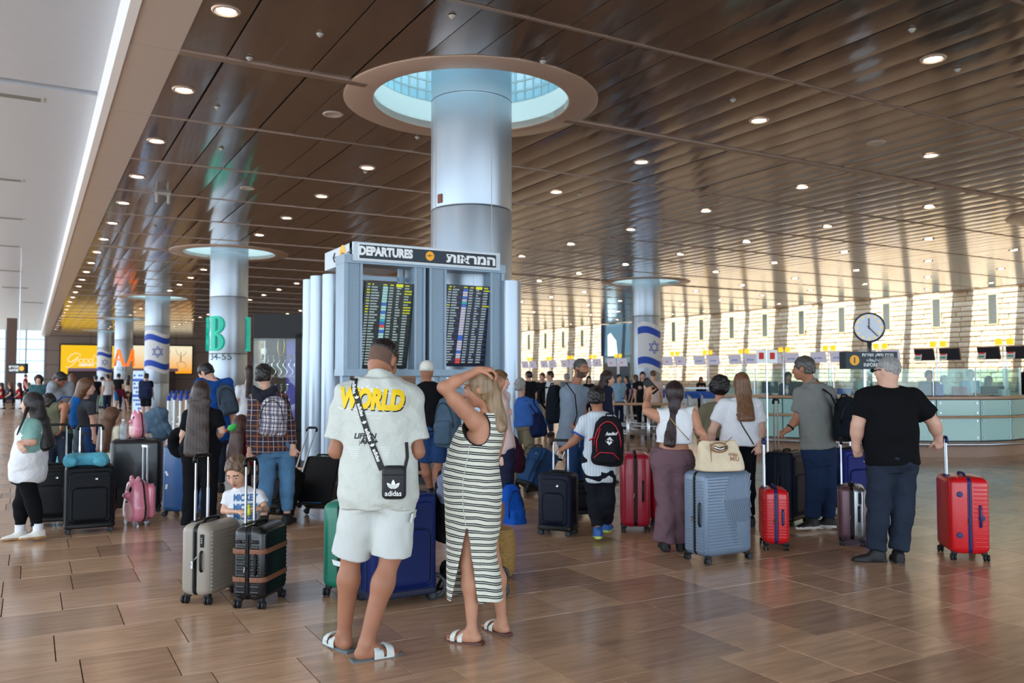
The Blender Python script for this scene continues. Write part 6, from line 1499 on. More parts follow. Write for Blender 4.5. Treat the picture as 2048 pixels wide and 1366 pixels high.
# cream tote on the grey-blue case
tp = world(1440, 948, 7.37); TB = thing('tote_bag', 'cream canvas tote bag with brown lettering standing on the grey-blue suitcase', 'tote bag', (tp.x, tp.y, .778), (0, 0, -YAW + radians(12)))
M_CAN = cloth('cream_canvas', (224, 206, 176)); M_BRN = mat('tan_leather', (150, 100, 62), .5)
P = [loft((0, 0, 0), (0, 0, 1), (1, 0, 0), [(0, 0, 0, .205, .10), (.02, 0, 0, .215, .105), (.12, -.005, 0, .20, .09), (.2, -.015, 0, .175, .06), (.255, -.03, 0, .155, .035)], .02, e=3.2, round_=.012), cone((.13, 0, .20), (.10, 0, .285), .03, .012, .03), cone((-.15, 0, .2), (-.14, 0, .26), .04, .02, .03)]
P += [cone((-.12, 0, .33), (.10, 0, .33), .075, .07, .01, 'sub')]
tb = soft('bag_body', P, .0065, M_CAN, TB, None, lambda V: .003 * wob(V, 22, 5) * (V[:, 2] > .02))
q = MB(); q.tube([(-.04 + .075 * cos(x), -.075 + .01 * sin(x), .205 + .040 * sin(x)) for x in np.linspace(0, 2 * pi, 20)], .010, 8, closed=True, flat=.6); q.build('handle_ring', M_BRN, TB, True)
q = MB(); q.tube([(-.11 + .02, -.08, .21), (-.04, -.085, .19), (.03, -.08, .215)], .014, 8); q.build('chrome_handle', M_CHROME, TB, True)
q = MB(); q.tube([(-.115, -.09, .02), (-.12, -.085, .12), (-.115, -.06, .24)], .0035, 5); q.tube([(.02, -.045, .235), (.06, -.04, .26), (.10, -.03, .29)], .0035, 5); q.build('leather_piping', M_BRN, TB, True)
tv = bvh(tb); q = MB(); fn = lambda p: snap(tv, p, (0, 1, 0), .002)
for i, z in enumerate((.135, .095)): text(q, ('miu', 'MIU')[i], plane_m((.085 + .008 * i, -.13, z + .01), (1, 0, -.06), (0, 0, 1)), .05, .0012, fn=fn, fit=.085)
q.build('lettering', M_BRN, TB)
# ------------------------------------------------------------------ people
CREAM = cloth('cream_cotton', (200, 204, 196), .04); WHT = cloth('white_cotton', (226, 228, 232), .03); BLK = cloth('black_cotton', (14, 15, 19)); JEAN = cloth('dark_denim', (40, 48, 62), .15); BJ = cloth('blue_denim', (84, 124, 160), .2)
DBJ = cloth('deep_blue_denim', (38, 66, 110), .15); GREY = cloth('grey_marl', (150, 158, 168)); KHA = cloth('khaki_cotton', (140, 128, 104)); NVY = cloth('navy_cotton', (34, 38, 62)); WSH = mat('white_shoe', (222, 220, 212), .6); GUM = mat('gum_sole', (176, 138, 96), .6)
BSH = mat('black_shoe', (20, 20, 22), .6)
def line_mat(name, base, line, axis=2, period=.035, w1=.12, gap=.34, double=True, warp=.012):
    m = bpy.data.materials.new(name); m.use_nodes = True; nt = m.node_tree; b = nt.nodes['Principled BSDF']; L = nt.links.new; b.inputs['Roughness'].default_value = .9
    tc = N(nt, 'ShaderNodeTexCoord'); sx = N(nt, 'ShaderNodeSeparateXYZ'); L(tc.outputs['Object'], sx.inputs[0]); no = N(nt, 'ShaderNodeTexNoise'); no.inputs['Scale'].default_value = 3.5; L(tc.outputs['Object'], no.inputs['Vector'])
    def M(op, a, c=None):
        n = N(nt, 'ShaderNodeMath', operation=op)
        for i, v in enumerate((a, c)):
            if v is None: continue
            if isinstance(v, (int, float)): n.inputs[i].default_value = v
            else: L(v, n.inputs[i])
        return n.outputs[0]
    z = M('ADD', sx.outputs[axis], M('MULTIPLY', M('SUBTRACT', no.outputs[0], .5), warp * 4)); z = M('ADD', z, M('MULTIPLY', sx.outputs[0], .10))
    f = M('FRACT', M('DIVIDE', z, period)); a = M('LESS_THAN', f, w1)
    if double: a = M('MAXIMUM', a, M('LESS_THAN', M('ABSOLUTE', M('SUBTRACT', f, gap)), w1 / 2))
    mx = N(nt, 'ShaderNodeMix', data_type='RGBA'); mx.inputs[6].default_value = srgb(*base); mx.inputs[7].default_value = srgb(*line); L(a, mx.inputs[0]); L(mx.outputs[2], b.inputs['Base Color'])
    w_ = N(nt, 'ShaderNodeTexWave', wave_type='BANDS'); w_.inputs['Scale'].default_value = 60; L(tc.outputs['Object'], w_.inputs[0]); bp = N(nt, 'ShaderNodeBump'); bp.inputs['Strength'].default_value = .25; bp.inputs['Distance'].default_value = .004; L(w_.outputs[0], bp.inputs['Height']); L(bp.outputs[0], b.inputs['Normal'])
    return m
def plaid_mat(name, c0, c1, c2, c3, p=.11):
    m = bpy.data.materials.new(name); m.use_nodes = True; nt = m.node_tree; b = nt.nodes['Principled BSDF']; L = nt.links.new; b.inputs['Roughness'].default_value = .9
    tc = N(nt, 'ShaderNodeTexCoord'); sx = N(nt, 'ShaderNodeSeparateXYZ'); L(tc.outputs['Object'], sx.inputs[0])
    def M(op, a, c=None):
        n = N(nt, 'ShaderNodeMath', operation=op)
        for i, v in enumerate((a, c)):
            if v is None: continue
            if isinstance(v, (int, float)): n.inputs[i].default_value = v
            else: L(v, n.inputs[i])
        return n.outputs[0]
    x = M('ADD', sx.outputs[0], M('MULTIPLY', sx.outputs[1], .6)); fx, fz = M('FRACT', M('DIVIDE', x, p)), M('FRACT', M('DIVIDE', sx.outputs[2], p))
    def mix(a, c, f): n = N(nt, 'ShaderNodeMix', data_type='RGBA'); (L(a, n.inputs[6]) if not isinstance(a, tuple) else n.inputs[6].__setattr__('default_value', a)); n.inputs[7].default_value = c; L(f, n.inputs[0]); return n.outputs[2]
    o = mix(srgb(*c0), srgb(*c1), M('MULTIPLY', M('LESS_THAN', fx, .42), .7)); o = mix(o, srgb(*c1), M('MULTIPLY', M('LESS_THAN', fz, .42), .6))
    o = mix(o, srgb(*c2), M('MULTIPLY', M('LESS_THAN', M('ABSOLUTE', M('SUBTRACT', fx, .7)), .05), .9)); o = mix(o, srgb(*c2), M('MULTIPLY', M('LESS_THAN', M('ABSOLUTE', M('SUBTRACT', fz, .7)), .05), .9)); o = mix(o, srgb(*c3), M('LESS_THAN', M('ABSOLUTE', M('SUBTRACT', fz, .2)), .03)); o = mix(o, srgb(*c3), M('LESS_THAN', M('ABSOLUTE', M('SUBTRACT', fx, .2)), .03))
    L(o, b.inputs['Base Color']); return m
def vec(*a): return A_(*a)
# ---- 1. man in cream T-shirt and shorts, back to us
p = Person('man in cream T-shirt with yellow lettering and white shorts, back turned', 716, 1308, 1.83, 0, G(MALE, sh=.182, ch=.165, th=.080, cf=.060, an=.038), 'tan', dict(hd=(766, 723, .10), nk=(760, 757, .0), pel=(757, 978, 0), shL=(697, 792, .0), shR=(815, 797, .02), elL=(672, 902, -.02), wrL=(706, 892, .22), elR=(835, 903, .0), wrR=(800, 893, .24), hipL=(726, 985, 0), hipR=(792, 985, 0), knL=(703, 1108, .06), knR=(782, 1112, -.02), anL=(688, 1267, .08), anR=(732, 1287, -.09)), hy=-22, hp=-32)
p.toe = {'L': nrm(vec(-.66, .75, 0)), 'R': nrm(vec(.86, .5, 0))}
M_FADE = mat('shaved_hair', (98, 74, 60), .8, vary=.15, vscale=60)
fade = lambda C_: (((C_ - p.j['hd']) / p.hs @ p.hu) > -.045) & (((C_ - p.j['hd']) / p.hs @ p.hf) < .03) & ~((np.abs((C_ - p.j['hd']) / p.hs @ p.hr) > .074) & (((C_ - p.j['hd']) / p.hs @ p.hu) < .03)) & (((C_ - p.j['hd']) / p.hs @ p.hu) > -.075 + .5 * np.maximum(0, ((C_ - p.j['hd']) / p.hs @ p.hf)))
p.body(dict(L=dict(pose='hold', d=vec(.7, .5, .2), n=vec(.3, -.2, 1), th=vec(0, .2, 1)), R=dict(pose='hold', d=vec(-.7, .5, .2), n=vec(-.3, -.2, 1), th=vec(0, .2, 1))), feet=True, paint=[(fade, M_FADE)])
P = [p.hel(0, -.012, .040, (.083, .102, .094), .01), p.hel(0, -.06, -.06, (.14, .10, .105), .02, 'sub'), p.hel(0, .115, -.03, (.085, .07, .085), .02, 'sub'), p.hel(0, 0, -.11, (.2, .2, .11), .01, 'sub')]
soft('hair', P, .0052, HB, p.root, None, lambda V: .003 * wob(V, 90))
sp_ = nrm(p.j['nk'] - p.j['pel'])
shirt = p.top(CREAM, e=.026, hem=-.16, sleeve=.80, se=.026, loose=.034, neck=.066, fold=.006, hollow=True, k=.04, collar=False, extra=[cone(p.j['nk'] + sp_ * .0, p.j['nk'] + sp_ * .045 + p.fw * .02, .078, .068, .02, clip='b')], name='t_shirt')
tv = bvh(shirt); D_ = (0, 1, 0); fn = lambda q_: snap(tv, q_, D_, .0016)
def at(px, py): return Vector(p.F.L(px, py, -.13))
M_PY = mat('print_yellow', (240, 200, 10), .6); M_PW = mat('print_white', (236, 238, 236), .6); M_PB = mat('print_black', (24, 24, 26), .6)
def sub_text(mb, body, M, size, bold, sx=1, shear=0, fn=fn, cell=.012, fit=None):
    """letters cut into small cells so that they follow the cloth"""
    import bmesh
    vs, fs = text_verts(body, size, bold, 'CENTER', shear)
    if fit: sx = fit / (max(v[0] for v in vs) - min(v[0] for v in vs))
    bm = bmesh.new(); V = [bm.verts.new((v[0] * sx, v[1], 0)) for v in vs]
    for f in fs:
        try: bm.faces.new([V[i] for i in f])
        except ValueError: pass
    for ax_ in (0, 1):
        lo = min(v.co[ax_] for v in bm.verts); hi = max(v.co[ax_] for v in bm.verts); c = lo + cell
        while c < hi:
            n_ = [0, 0, 0]; n_[ax_] = 1; co = [0, 0, 0]; co[ax_] = c
            bmesh.ops.bisect_plane(bm, geom=bm.verts[:] + bm.edges[:] + bm.faces[:], plane_co=co, plane_no=n_); c += cell
    bm.verts.index_update(); mb.add([fn(M @ v.co) for v in bm.verts], [tuple(v.index for v in f.verts) for f in bm.faces]); bm.free()
def unit_at(px0, py0, px1, py1): a, b = at(px0, py0), at(px1, py1); return a, b, (b - a)
a, b, v = unit_at(676, 797, 808, 803); mid = (a + b) / 2
q = MB(); sub_text(q, 'WORLD', plane_m(mid + Vector((.004, 0, -.008)), v, (.04, 0, 1)), .150, .009, fit=v.length, shear=.12, fn=lambda z: snap(tv, z, D_, .0012)); q.build('lettering', M_PB, p.T)
q = MB(); sub_text(q, 'WORLD', plane_m(mid, v, (.04, 0, 1)), .150, .0095, fit=v.length, shear=.12, fn=lambda z: snap(tv, z, D_, .0030)); o = q.build('lettering', M_PY, p.T); o['label'] = 'yellow graffiti word WORLD'
q = MB(); a, b, v = unit_at(700, 775, 785, 783); sub_text(q, 'The feeling.....', plane_m((a + b) / 2, v, (.05, 0, 1)), .05, .0008, shear=.4, fit=v.length)
a, b, v = unit_at(700, 826, 768, 829); sub_text(q, '············ A DIFFERENT STORY', plane_m((a + b) / 2, v, (0, 0, 1)), .02, 0, fit=v.length); a, b, v = unit_at(715, 834, 760, 836); sub_text(q, 'DIFFERENT DREAMS', plane_m((a + b) / 2, v, (0, 0, 1)), .016, 0)
for i in range(6):
    for x0, x1 in ((692, 724 - i * 1.4), (760, 784 - i * 1.2)): a, b, v = unit_at(x0 + i * 2, 891 + i * 4.3, x1, 891.6 + i * 4.3); sub_text(q, '.' * int(max(3, v.length / .0062)), plane_m((a + b) / 2, v, (0, 0, 1)), .026, .0008)
pts = [at(672, 815), at(690, 820), at(697, 816), at(712, 819), at(740, 816), at(762, 818), at(775, 826), at(790, 820), at(808, 812)]
vs, fs, _ = ribbon_on(tv, pts, D_, .003, .0014, n=40); q.add(vs, fs); q.build('white_lettering', M_PW, p.T)['label'] = 'small white script and text lines'
q = MB(); a, b, v = unit_at(718, 872, 752, 872); sub_text(q, 'LIFE IN', plane_m((a + b) / 2 - Vector((.01, 0, 0)), v, (.1, 0, 1)), .042, .0015, shear=.1); a, b, v = unit_at(728, 882, 752, 883); sub_text(q, 'ART+', plane_m((a + b) / 2, v, (.1, 0, 1)), .04, .002)
for x_, l_ in ((720, 9), (727, 6), (731, 10), (747, 9)): vs, fs, _ = ribbon_on(tv, [at(x_, 880), at(x_, 882 + l_)], D_, .0022, .0014, n=4); q.add(vs, fs)
q.build('black_lettering', M_PB, p.T)['label'] = 'black graffiti lettering'
s_ = Vector(p.F.L(850, 874, -.04)); q = MB(); vs = [snap(tv, s_ + Vector(d), D_, .002) for d in ((-.02, 0, .014), (.012, 0, .014), (.012, 0, -.014), (-.02, 0, -.014))]; q.add(vs, [(0, 3, 2, 1)]); q.build('sleeve_patch', M_PY, p.T)
p.bottoms(mat('shorts_canvas', (200, 204, 200), .9, bump=.2, bscale=200, vary=.05), leg=.50, e=.030, flare=.012, waist=.1, name='shorts', fold=.006, extra=[ell(p.j['hipR'] + (p.j['knR'] - p.j['hipR']) * .62 + vec(.085, .0, 0), (.034, .08, .10), .015)])
q = MB(); c = p.j['hipR'] + (p.j['knR'] - p.j['hipR']) * .36; q.box((c[0] + .112, c[1] - .02, c[2]), (.012, .16, .05), Matrix.Rotation(radians(14), 3, 'Y')); q.build('pocket_flap', MATS['shorts_canvas'], p.root)
# slides with two straps
M_SOLE = mat('slide_sole', (92, 104, 106), .6); M_STR = mat('slide_strap', (198, 204, 200), .6)
def slide(p, sd, msole, mstrap, cover=(.03, .13), straps=((.03, .085), (.10, .145)), k=1.0, lo=.0, heel=0):
    a = p.j['an' + sd]; t = p.toe[sd]; b0 = A_(a[0], a[1], a[2] - .085 * p.k); sdv = np.cross(p.up, t); k = p.k * k
    t_ = thing('sandal', None, None); P = [loft(b0, t, sdv, [(-.085 * k, 0, .0, .032 * k, .013 + heel), (-.03 * k, 0, .0, .042 * k, .013 + heel), (.04 * k, 0, 0, .042 * k, .012), (.12 * k, 0, 0, .052 * k, .012), (.17 * k, 0, .002, .046 * k, .011), (.205 * k, 0, .004, .022 * k, .01)], .003, e=3.4)]
    so = soft('sandal', P, .005, msole, p.root, [], None); bpy.data.objects.remove(t_)
    P = []
    for s0, s1 in straps: P += [loft(b0, t, sdv, [(s0 * k, 0, .026 * k, .050 * k, .052 * k), (s1 * k, 0, .022 * k, .054 * k, .038 * k)], .004, e=2.4)]
    P += [loft(b0, t, sdv, [(straps[0][0] * k, 0, .0, .052 * k, .026), (straps[-1][1] * k, 0, 0, .056 * k, .024)], .004, e=3)] if cover else []
    P += [loft(b0, t, sdv, [((straps[0][0] - .03) * k, 0, .026 * k, .044 * k, .047 * k), ((straps[-1][1] + .03) * k, 0, .021 * k, .047 * k, .032 * k)], .003, 'sub', e=2.4)]
    P += [half(b0 + A_(0, 0, .004), (0, 0, -1), b0 - .3, b0 + .3)]
    soft('strap', P, .0045, mstrap, so)
for sd in 'LR': slide(p, sd, M_SOLE, M_STR)
# crossbody bag with lettered strap
bag = thing('crossbody_bag', 'small black crossbody bag with white three-leaf emblem on the back of the man in cream', 'bag', p.F.o, (0, 0, -YAW)); M_NY = mat('black_nylon', (20, 21, 25), .55, bump=.2, bscale=500)
c = snap(tv, Vector(p.F.L(790, 963, -.15)), D_, .03)
q = MB(); q.rbox(c.x - .066, c.x + .066, c.y - .035, c.y + .03, c.z - .092, c.z + .092, .02, rz=.025, n=4); bb = q.build('bag_body', M_NY, bag, 35)
q = MB(); q.tube([(c.x - .06, c.y - .036, c.z + .045), (c.x + .06, c.y - .036, c.z + .045)], .003, 5); q.build('zip', M_BLACK, bag)
q = MB(); T_ = lambda pts, m=q: m.add([(c.x + x, c.y - .0375, c.z + z) for x, z in pts], [tuple(range(len(pts)))])
def leaf(cx, cz, L_, W_, ang): return [(cx + L_ * (t) * sin(ang) + W_ * sin(pi * t) * sg * cos(ang), cz + L_ * t * cos(ang) - W_ * sin(pi * t) * sg * sin(ang)) for sg, ts in ((1, np.linspace(0, 1, 7)), (-1, np.linspace(1, 0, 7)[1:-1])) for t in ts]
T_(leaf(0, -.028, .052, .011, 0)); T_(leaf(-.004, -.028, .046, .010, -.75)); T_(leaf(.004, -.028, .046, .010, .75))
q.v = [(x, y, z - .004) for x, y, z in q.v]; q.mi = 1
for z in (-.020, -.014, -.008): q.add([(c.x - .036, c.y - .0378, c.z + z - .004), (c.x + .036, c.y - .0378, c.z + z - .004), (c.x + .036, c.y - .0378, c.z + z - .0025), (c.x - .036, c.y - .0378, c.z + z - .0025)], [(0, 1, 2, 3)])
q.mi = 0; text(q, 'adidas', plane_m((c.x, c.y - .0376, c.z - .058), (1, 0, .0), (0, 0, 1)), .040, .0006, fit=.092); q.build('emblem', [M_PW, M_NY], bb)
pts = [at(705, 757), at(706, 775), at(716, 800), at(728, 838), at(741, 875), at(757, 915), at(766, 938)]
vs, fs, line = ribbon_on(tv, pts, D_, .034, .006, n=44); V_, F_ = thicken(vs, fs, (0, 1, 0), .003); q = MB(); q.add(V_, F_); st_ = q.build('strap', M_NY, bag)
q = MB(); n_ = len(line)
for i, (w_, u) in enumerate((('adidas', .10), ('adidas', .36), ('adidas', .62), ('adidas', .86))):
    k = int(u * (n_ - 1)); A = line[max(0, k - 1)]; B_ = line[min(n_ - 1, k + 1)]; t = (B_ - A).normalized(); sub_text(q, w_, plane_m(line[k], t, t.cross(Vector((0, -1, 0))) * -1), .030, .001, fn=lambda z: snap(tv, z, D_, .0085))
    if i < 3:
        k2 = int((u + .125) * (n_ - 1)); c2 = line[k2]; up_ = -t
        for ang in (0, -.75, .75):
            P_ = leaf(0, -.008, .02, .0042, ang); sd_ = Vector((0, -1, 0)).cross(t).normalized(); q.add([snap(tv, c2 + sd_ * x * 1.0 - t * z, D_, .0085) for x, z in P_], [tuple(range(len(P_)))])
q.build('strap_lettering', M_PW, st_)['label'] = 'white lettering on the strap'
vs, fs, _ = ribbon_on(tv, [at(812, 885), at(814, 915), at(808, 945)], D_, .016, .006, n=8); V_, F_ = thicken(vs, fs, (0, 1, 0), .003); q = MB(); q.add(V_, F_); q.build('strap', M_NY, bag)
# phone in his hands
ph = thing('phone', 'smartphone held by the man in the cream T-shirt', 'phone', p.F.o, (0, 0, -YAW)); c = p.F.L(760, 872, .36); q = MB(); q.rbox(c[0] - .036, c[0] + .036, c[1] - .004, c[1] + .004, c[2] - .07, c[2] + .07, .003, rz=.008); q.build('phone_body', M_BLACK, ph, 35)
# ---- 2. woman in striped dress
p = Person('woman in long black-and-white striped dress with one hand on her blond hair', 962, 1279, 1.67, 62, G(FEM, ch=.135, hip=.165, ua=.047, th=.09), 'mid', dict(hd=(958, 778, 0), nk=(984, 829, .04), pel=(950, 995, .02), shL=(948, 840, -.06), elL=(886, 775, -.16), wrL=(956, 741, -.06), shR=(978, 842, .22), elR=(985, 800, .34), wrR=(1003, 764, .12), hipL=(940, 1005, .02), hipR=(962, 1005, .08), knL=(936, 1128, -.01), knR=(985, 1120, .10), anL=(944, 1258, -.07), anR=(1004, 1240, .12)), hy=86, hp=-12, h=.0055)
p.toe = {'L': nrm(vec(-.92, .40, 0)), 'R': nrm(vec(-.62, .78, 0))}
nails = []
B = p.body(dict(L=dict(d=vec(1, .10, .10), n=vec(.1, .25, -1), th=vec(.3, -1, -.3), pose='hold'), R=dict(d=vec(-.35, -.55, -.55), n=vec(-.75, .1, .35), th=vec(.1, .3, 1), pose='hold')), feet=True, face=True)
hr = p.hair('long', hairm('hair_highlight', (142, 118, 90)), lf=(p.F.L(985, 795, .0), p.F.L(1003, 858, -.02)), width=.068, thick=.06)
hl_ = mat('hairclip_gold', (190, 150, 90), .3, .8); q = MB(); a_ = p.H_(-.055, .085, .052); b_ = p.H_(-.085, .03, .028); q.tube([a_, (a_ + b_) / 2 + p.hr * -.01, b_], .004, 6); q.build('hair_slide', hl_, p.root)
q = MB(); a_ = p.H_(-.088, -.012, -.04); q.lathe([(.001, .006), (.006, 0), (.001, -.006)], a_, 8); q.build('earring', hl_, p.root)
MS = line_mat('striped_knit', (222, 222, 206), (20, 20, 30), period=.0385, w1=.17, gap=.36)
def stn(y, l, r, d=.12, o=0):
    a, b = p.F.L(l, y, .02), p.F.L(r, y, .02); return (a[2], (a[0] + b[0]) / 2, o, (b[0] - a[0]) / 2, d)
ST = [stn(1196, 894, 1008, .125), stn(1150, 893, 1003, .12), stn(1100, 893, 992, .12), stn(1060, 892, 1000, .13), stn(1020, 889, 1003, .145), stn(985, 888, 1005, .15), stn(945, 886, 1000, .145), stn(915, 893, 997, .13), stn(885, 902, 1004, .125), stn(865, 910, 1010, .12), stn(845, 925, 1008, .11), stn(825, 960, 1000, .08)]
UA = vec(1, 0, 0)
def dl(st, k=.02, op='add', e=2.2): return loft((0, 0.01, 0), (0, 0, 1), UA, st, k, op, e)
inner = [(z, ou, ov, ru - .011, rv - .011) for z, ou, ov, ru, rv in ST if z < .95]; inner[0:0] = [(inner[0][0] - .05,) + inner[0][1:]]
arm = ell(p.j['shL'] + vec(.012, -.03, -.035), (.080, .16, .112), .006, 'sub', ax=(vec(.9, .0, .25), vec(0, 1, 0), vec(-.25, 0, .9))); armR = ell(p.j['shR'] + vec(.0, .06, 0), (.06, .12, .085), .006, 'sub')
nkc = p.F.L(996, 812, .05); nks = ell(nkc, (.045, .13, .072), .006, 'sub')
s0 = p.F.L(934, 1056, -.1); s1 = p.F.L(918, 1200, -.1); s2 = p.F.L(946, 1200, -.1)
P = [dl(ST), dl(inner, .003, 'sub')]
lo_ = np.minimum(s0, s1) - vec(.1, .1, .1); hi_ = np.maximum(s0, s2) + vec(.1, .1, .1)
def slitf(X, Y, Z):
    t = (s0[2] - Z) / (s0[2] - s1[2]); c = s0[0] + (p.F.L(929, 1200, -.1)[0] - s0[0]) * t; w_ = .074 * np.clip(t, 0, 1.2) ** 1.0 + .004
    return np.maximum(np.maximum(np.abs(X - c) - w_, (Z - s0[2])), Y - .03)
P += [Prim(slitf, lo_, hi_, .002, 'sub'), arm, armR, nks]
strap1 = cone(p.F.L(986, 868, -.05), p.F.L(977, 824, -.0), .02, .018, .02); 
trim_ = lambda C_: np.minimum(np.abs(arm.f(C_[:, 0], C_[:, 1], C_[:, 2])), np.abs(nks.f(C_[:, 0], C_[:, 1], C_[:, 2]))) < .008
dress = soft('dress', P, .0055, [MS, mat('dress_trim', (16, 17, 22), .8)], p.root, [(trim_, 1)], lambda V: .003 * wob(V, 12, 3) + .004 * np.sin(V[:, 0] * 60 + 8 * V[:, 2]) * np.clip((.75 - V[:, 2]) / .5, 0, 1) * (V[:, 0] > 0))
tv2 = bvh(dress); q = MB(); pts = [Vector(p.F.L(x, y, -.12)) for x, y in ((944, 868), (934, 920), (926, 960), (926, 1010), (932, 1055))]; vs, fs, _ = ribbon_on(tv2, pts, D_, .004, .002, n=24); q.add(vs, fs); q.build('side_seam', MATS['dress_trim'] if False else CREAM, dress)
q = MB(); vs, fs, _ = ribbon_on(bvh(B), [Vector(p.F.L(x, y, -.02)) for x, y in ((983, 826), (987, 845), (990, 868))], D_, .034, .006, n=12); V_, F_ = thicken(vs, fs, (0, 1, 0), .004); q.add(V_, F_); q.build('shoulder_strap', MS, dress)
M_WS = mat('sandal_white', (222, 222, 212), .5); M_BS = mat('sandal_brown', (84, 44, 34), .5)
for sd in 'LR': slide(p, sd, M_BS, M_WS, cover=None, straps=((.05, .09), (.105, .145)), k=.92, heel=.006)
# ---- 3. little boy behind the carry-ons
p = Person('little boy in a printed white T-shirt looking down behind the two carry-ons', 484, 1176, 1.04, 176, G(KID, hd=1.22), 'kid', dict(hd=(474, 944, -.05), nk=(484, 976, .0), shR=(458, 992, 0), shL=(517, 990, 0), elR=(447, 1022, -.03), elL=(532, 1018, -.03), wrR=(478, 1024, -.17), wrL=(520, 1018, -.17)), hy=172, hp=-32)
p.body(dict(R=dict(pose='hold', d=vec(.8, -.3, .1), n=vec(0, .3, -1), th=vec(.2, -.6, .6), sc=.62), L=dict(pose='hold', d=vec(-.8, -.3, .1), n=vec(0, .3, -1), th=vec(-.2, -.6, .6), sc=.62)), feet=True)
p.hair('short', hairm('hair_sandbrown', (104, 82, 64)), vol=.9, fringe=.018)
T = p.top(WHT, e=.014, hem=-.42, sleeve=.62, se=.022, loose=.016, fold=.003, neck=.062, name='t_shirt'); p.bottoms(BJ, leg=.93, e=.014, flare=.01, waist=.0); p.shoes(WSH, GUM)
tv = bvh(T); M_PBL = mat('print_blue', (40, 104, 160), .6); q = MB(); fz = lambda z: snap(tv, z, D_, .002)
for y in (997, 1016, 1034): a, b = Vector(p.F.L(464, y, -.10)), Vector(p.F.L(511, y, -.10)); sub_text(q, 'MICKEY', plane_m((a + b) / 2, b - a, (0, 0, 1)), .066, .003, fit=(b - a).length, fn=fz, cell=.012)
q.build('shirt_print', M_PBL, T)['label'] = 'three rows of blue capitals'
ty = thing('small_toy', 'tiny yellow-green toy held in the little boy\'s hands', 'toy', p.F.o, (0, 0, -YAW)); soft('toy_body', [ell(p.F.L(498, 1024, -.24), (.018, .018, .03), .01), ell(p.F.L(498, 1012, -.24), (.014, .014, .014), .01)], .006, mat('toy_yellow', (200, 210, 50), .5), ty)
# ---- generic dressers
def person(label, px, py, H, face, g, sk, hair=('short', HB), top=None, bot=None, J=None, hy=None, hp=0, shoe=(BSH, None), hands=None, lean=0, step=.0, tw={}, bw={}, hw={}, feet=False, beard=None, legs='RL', belly=0, toe=None, group=None, h=None):
    p = Person(label, px, py, H, face, g, sk, J, h, hy, hp, lean, group, step=step)
    if toe: p.toe.update({k: nrm(v) for k, v in toe.items()})
    p.body(hands, feet=feet, beard=beard, belly=belly)
    if hair: p.hair(hair[0], hair[1], **hw)
    if top is not None: p.top(top, belly=belly, **tw)
    if bot is not None: p.bottoms(bot, **bw)
    if shoe: p.shoes(shoe[0], shoe[1], legs)
    return p
def grip(d=(0, 0, -1), n=(0, 1, 0), th=(1, 0, 0)): return dict(pose='grip', d=vec(*d), n=vec(*n), th=vec(*th))
gf = lambda **k: G(FEM, **k); gm = lambda **k: G(MALE, **k)
# ---- backpack builder
def pack(label, fr, px, py, dd, w_, h_, d_, yaw, m, roll=0, tilt=0, name='backpack', m2=None, pocket=True, cat='backpack', straps=True, piping=None, h=.009, seed=1, flap=False):
    c = fr.L(px, py, dd); Rz = Matrix.Rotation(-YAW, 4, 'Z'); o = fr.o + (Rz @ Vector((c[0], c[1], c[2]))); t = thing(name, label, cat, o, (radians(tilt), radians(roll), -YAW + radians(yaw)))
    P = [loft((0, 0, -h_ / 2), (0, 0, 1), (1, 0, 0), [(0, 0, 0, w_ * .44, d_ * .42), (h_ * .1, 0, 0, w_ * .5, d_ * .5), (h_ * .5, 0, 0, w_ * .5, d_ * .48), (h_ * .82, 0, 0, w_ * .44, d_ * .40), (h_, 0, .0, w_ * .26, d_ * .26)], .03, e=2.8, round_=.03)]
    if pocket: P.append(loft((0, -d_ * .5, -h_ * .42), (0, 0, 1), (1, 0, 0), [(0, 0, 0, w_ * .34, d_ * .2), (h_ * .38, 0, 0, w_ * .36, d_ * .2), (h_ * .46, 0, 0, w_ * .3, d_ * .14)], .012, e=3, round_=.02))
    b = soft('pack_body', P, h, m, t, None, lambda V: .005 * wob(V, 18, seed))
    if straps:
        for s in (-1, 1):
            q = MB(); q.tube([(s * w_ * .22, d_ * .42, h_ * .42), (s * w_ * .26, d_ * .42 + .10, h_ * .44), (s * w_ * .30, d_ * .42 + .19, h_ * .25), (s * w_ * .34, d_ * .42 + .17, -.0), (s * w_ * .38, d_ * .42 + .04, -h_ * .3)], .022, 6, flat=.35); q.build('strap', m2 or m, t, True)
    q = MB(); q.tube([(-.035, d_ * .25, h_ * .47), (-.03, d_ * .2, h_ * .54), (.03, d_ * .2, h_ * .54), (.035, d_ * .25, h_ * .47)], .009, 6); q.build('grab_loop', m2 or m, t, True)
    q = MB(); q.tube([(w_ * .42 * cos(x) * 1.0, -d_ * .40 - .02 * sin(x), -h_ * .1 + h_ * .5 * sin(x)) for x in np.linspace(0, pi, 14)], .005, 5); q.build('zip', piping or M_BLACK, t, True)
    return t, b
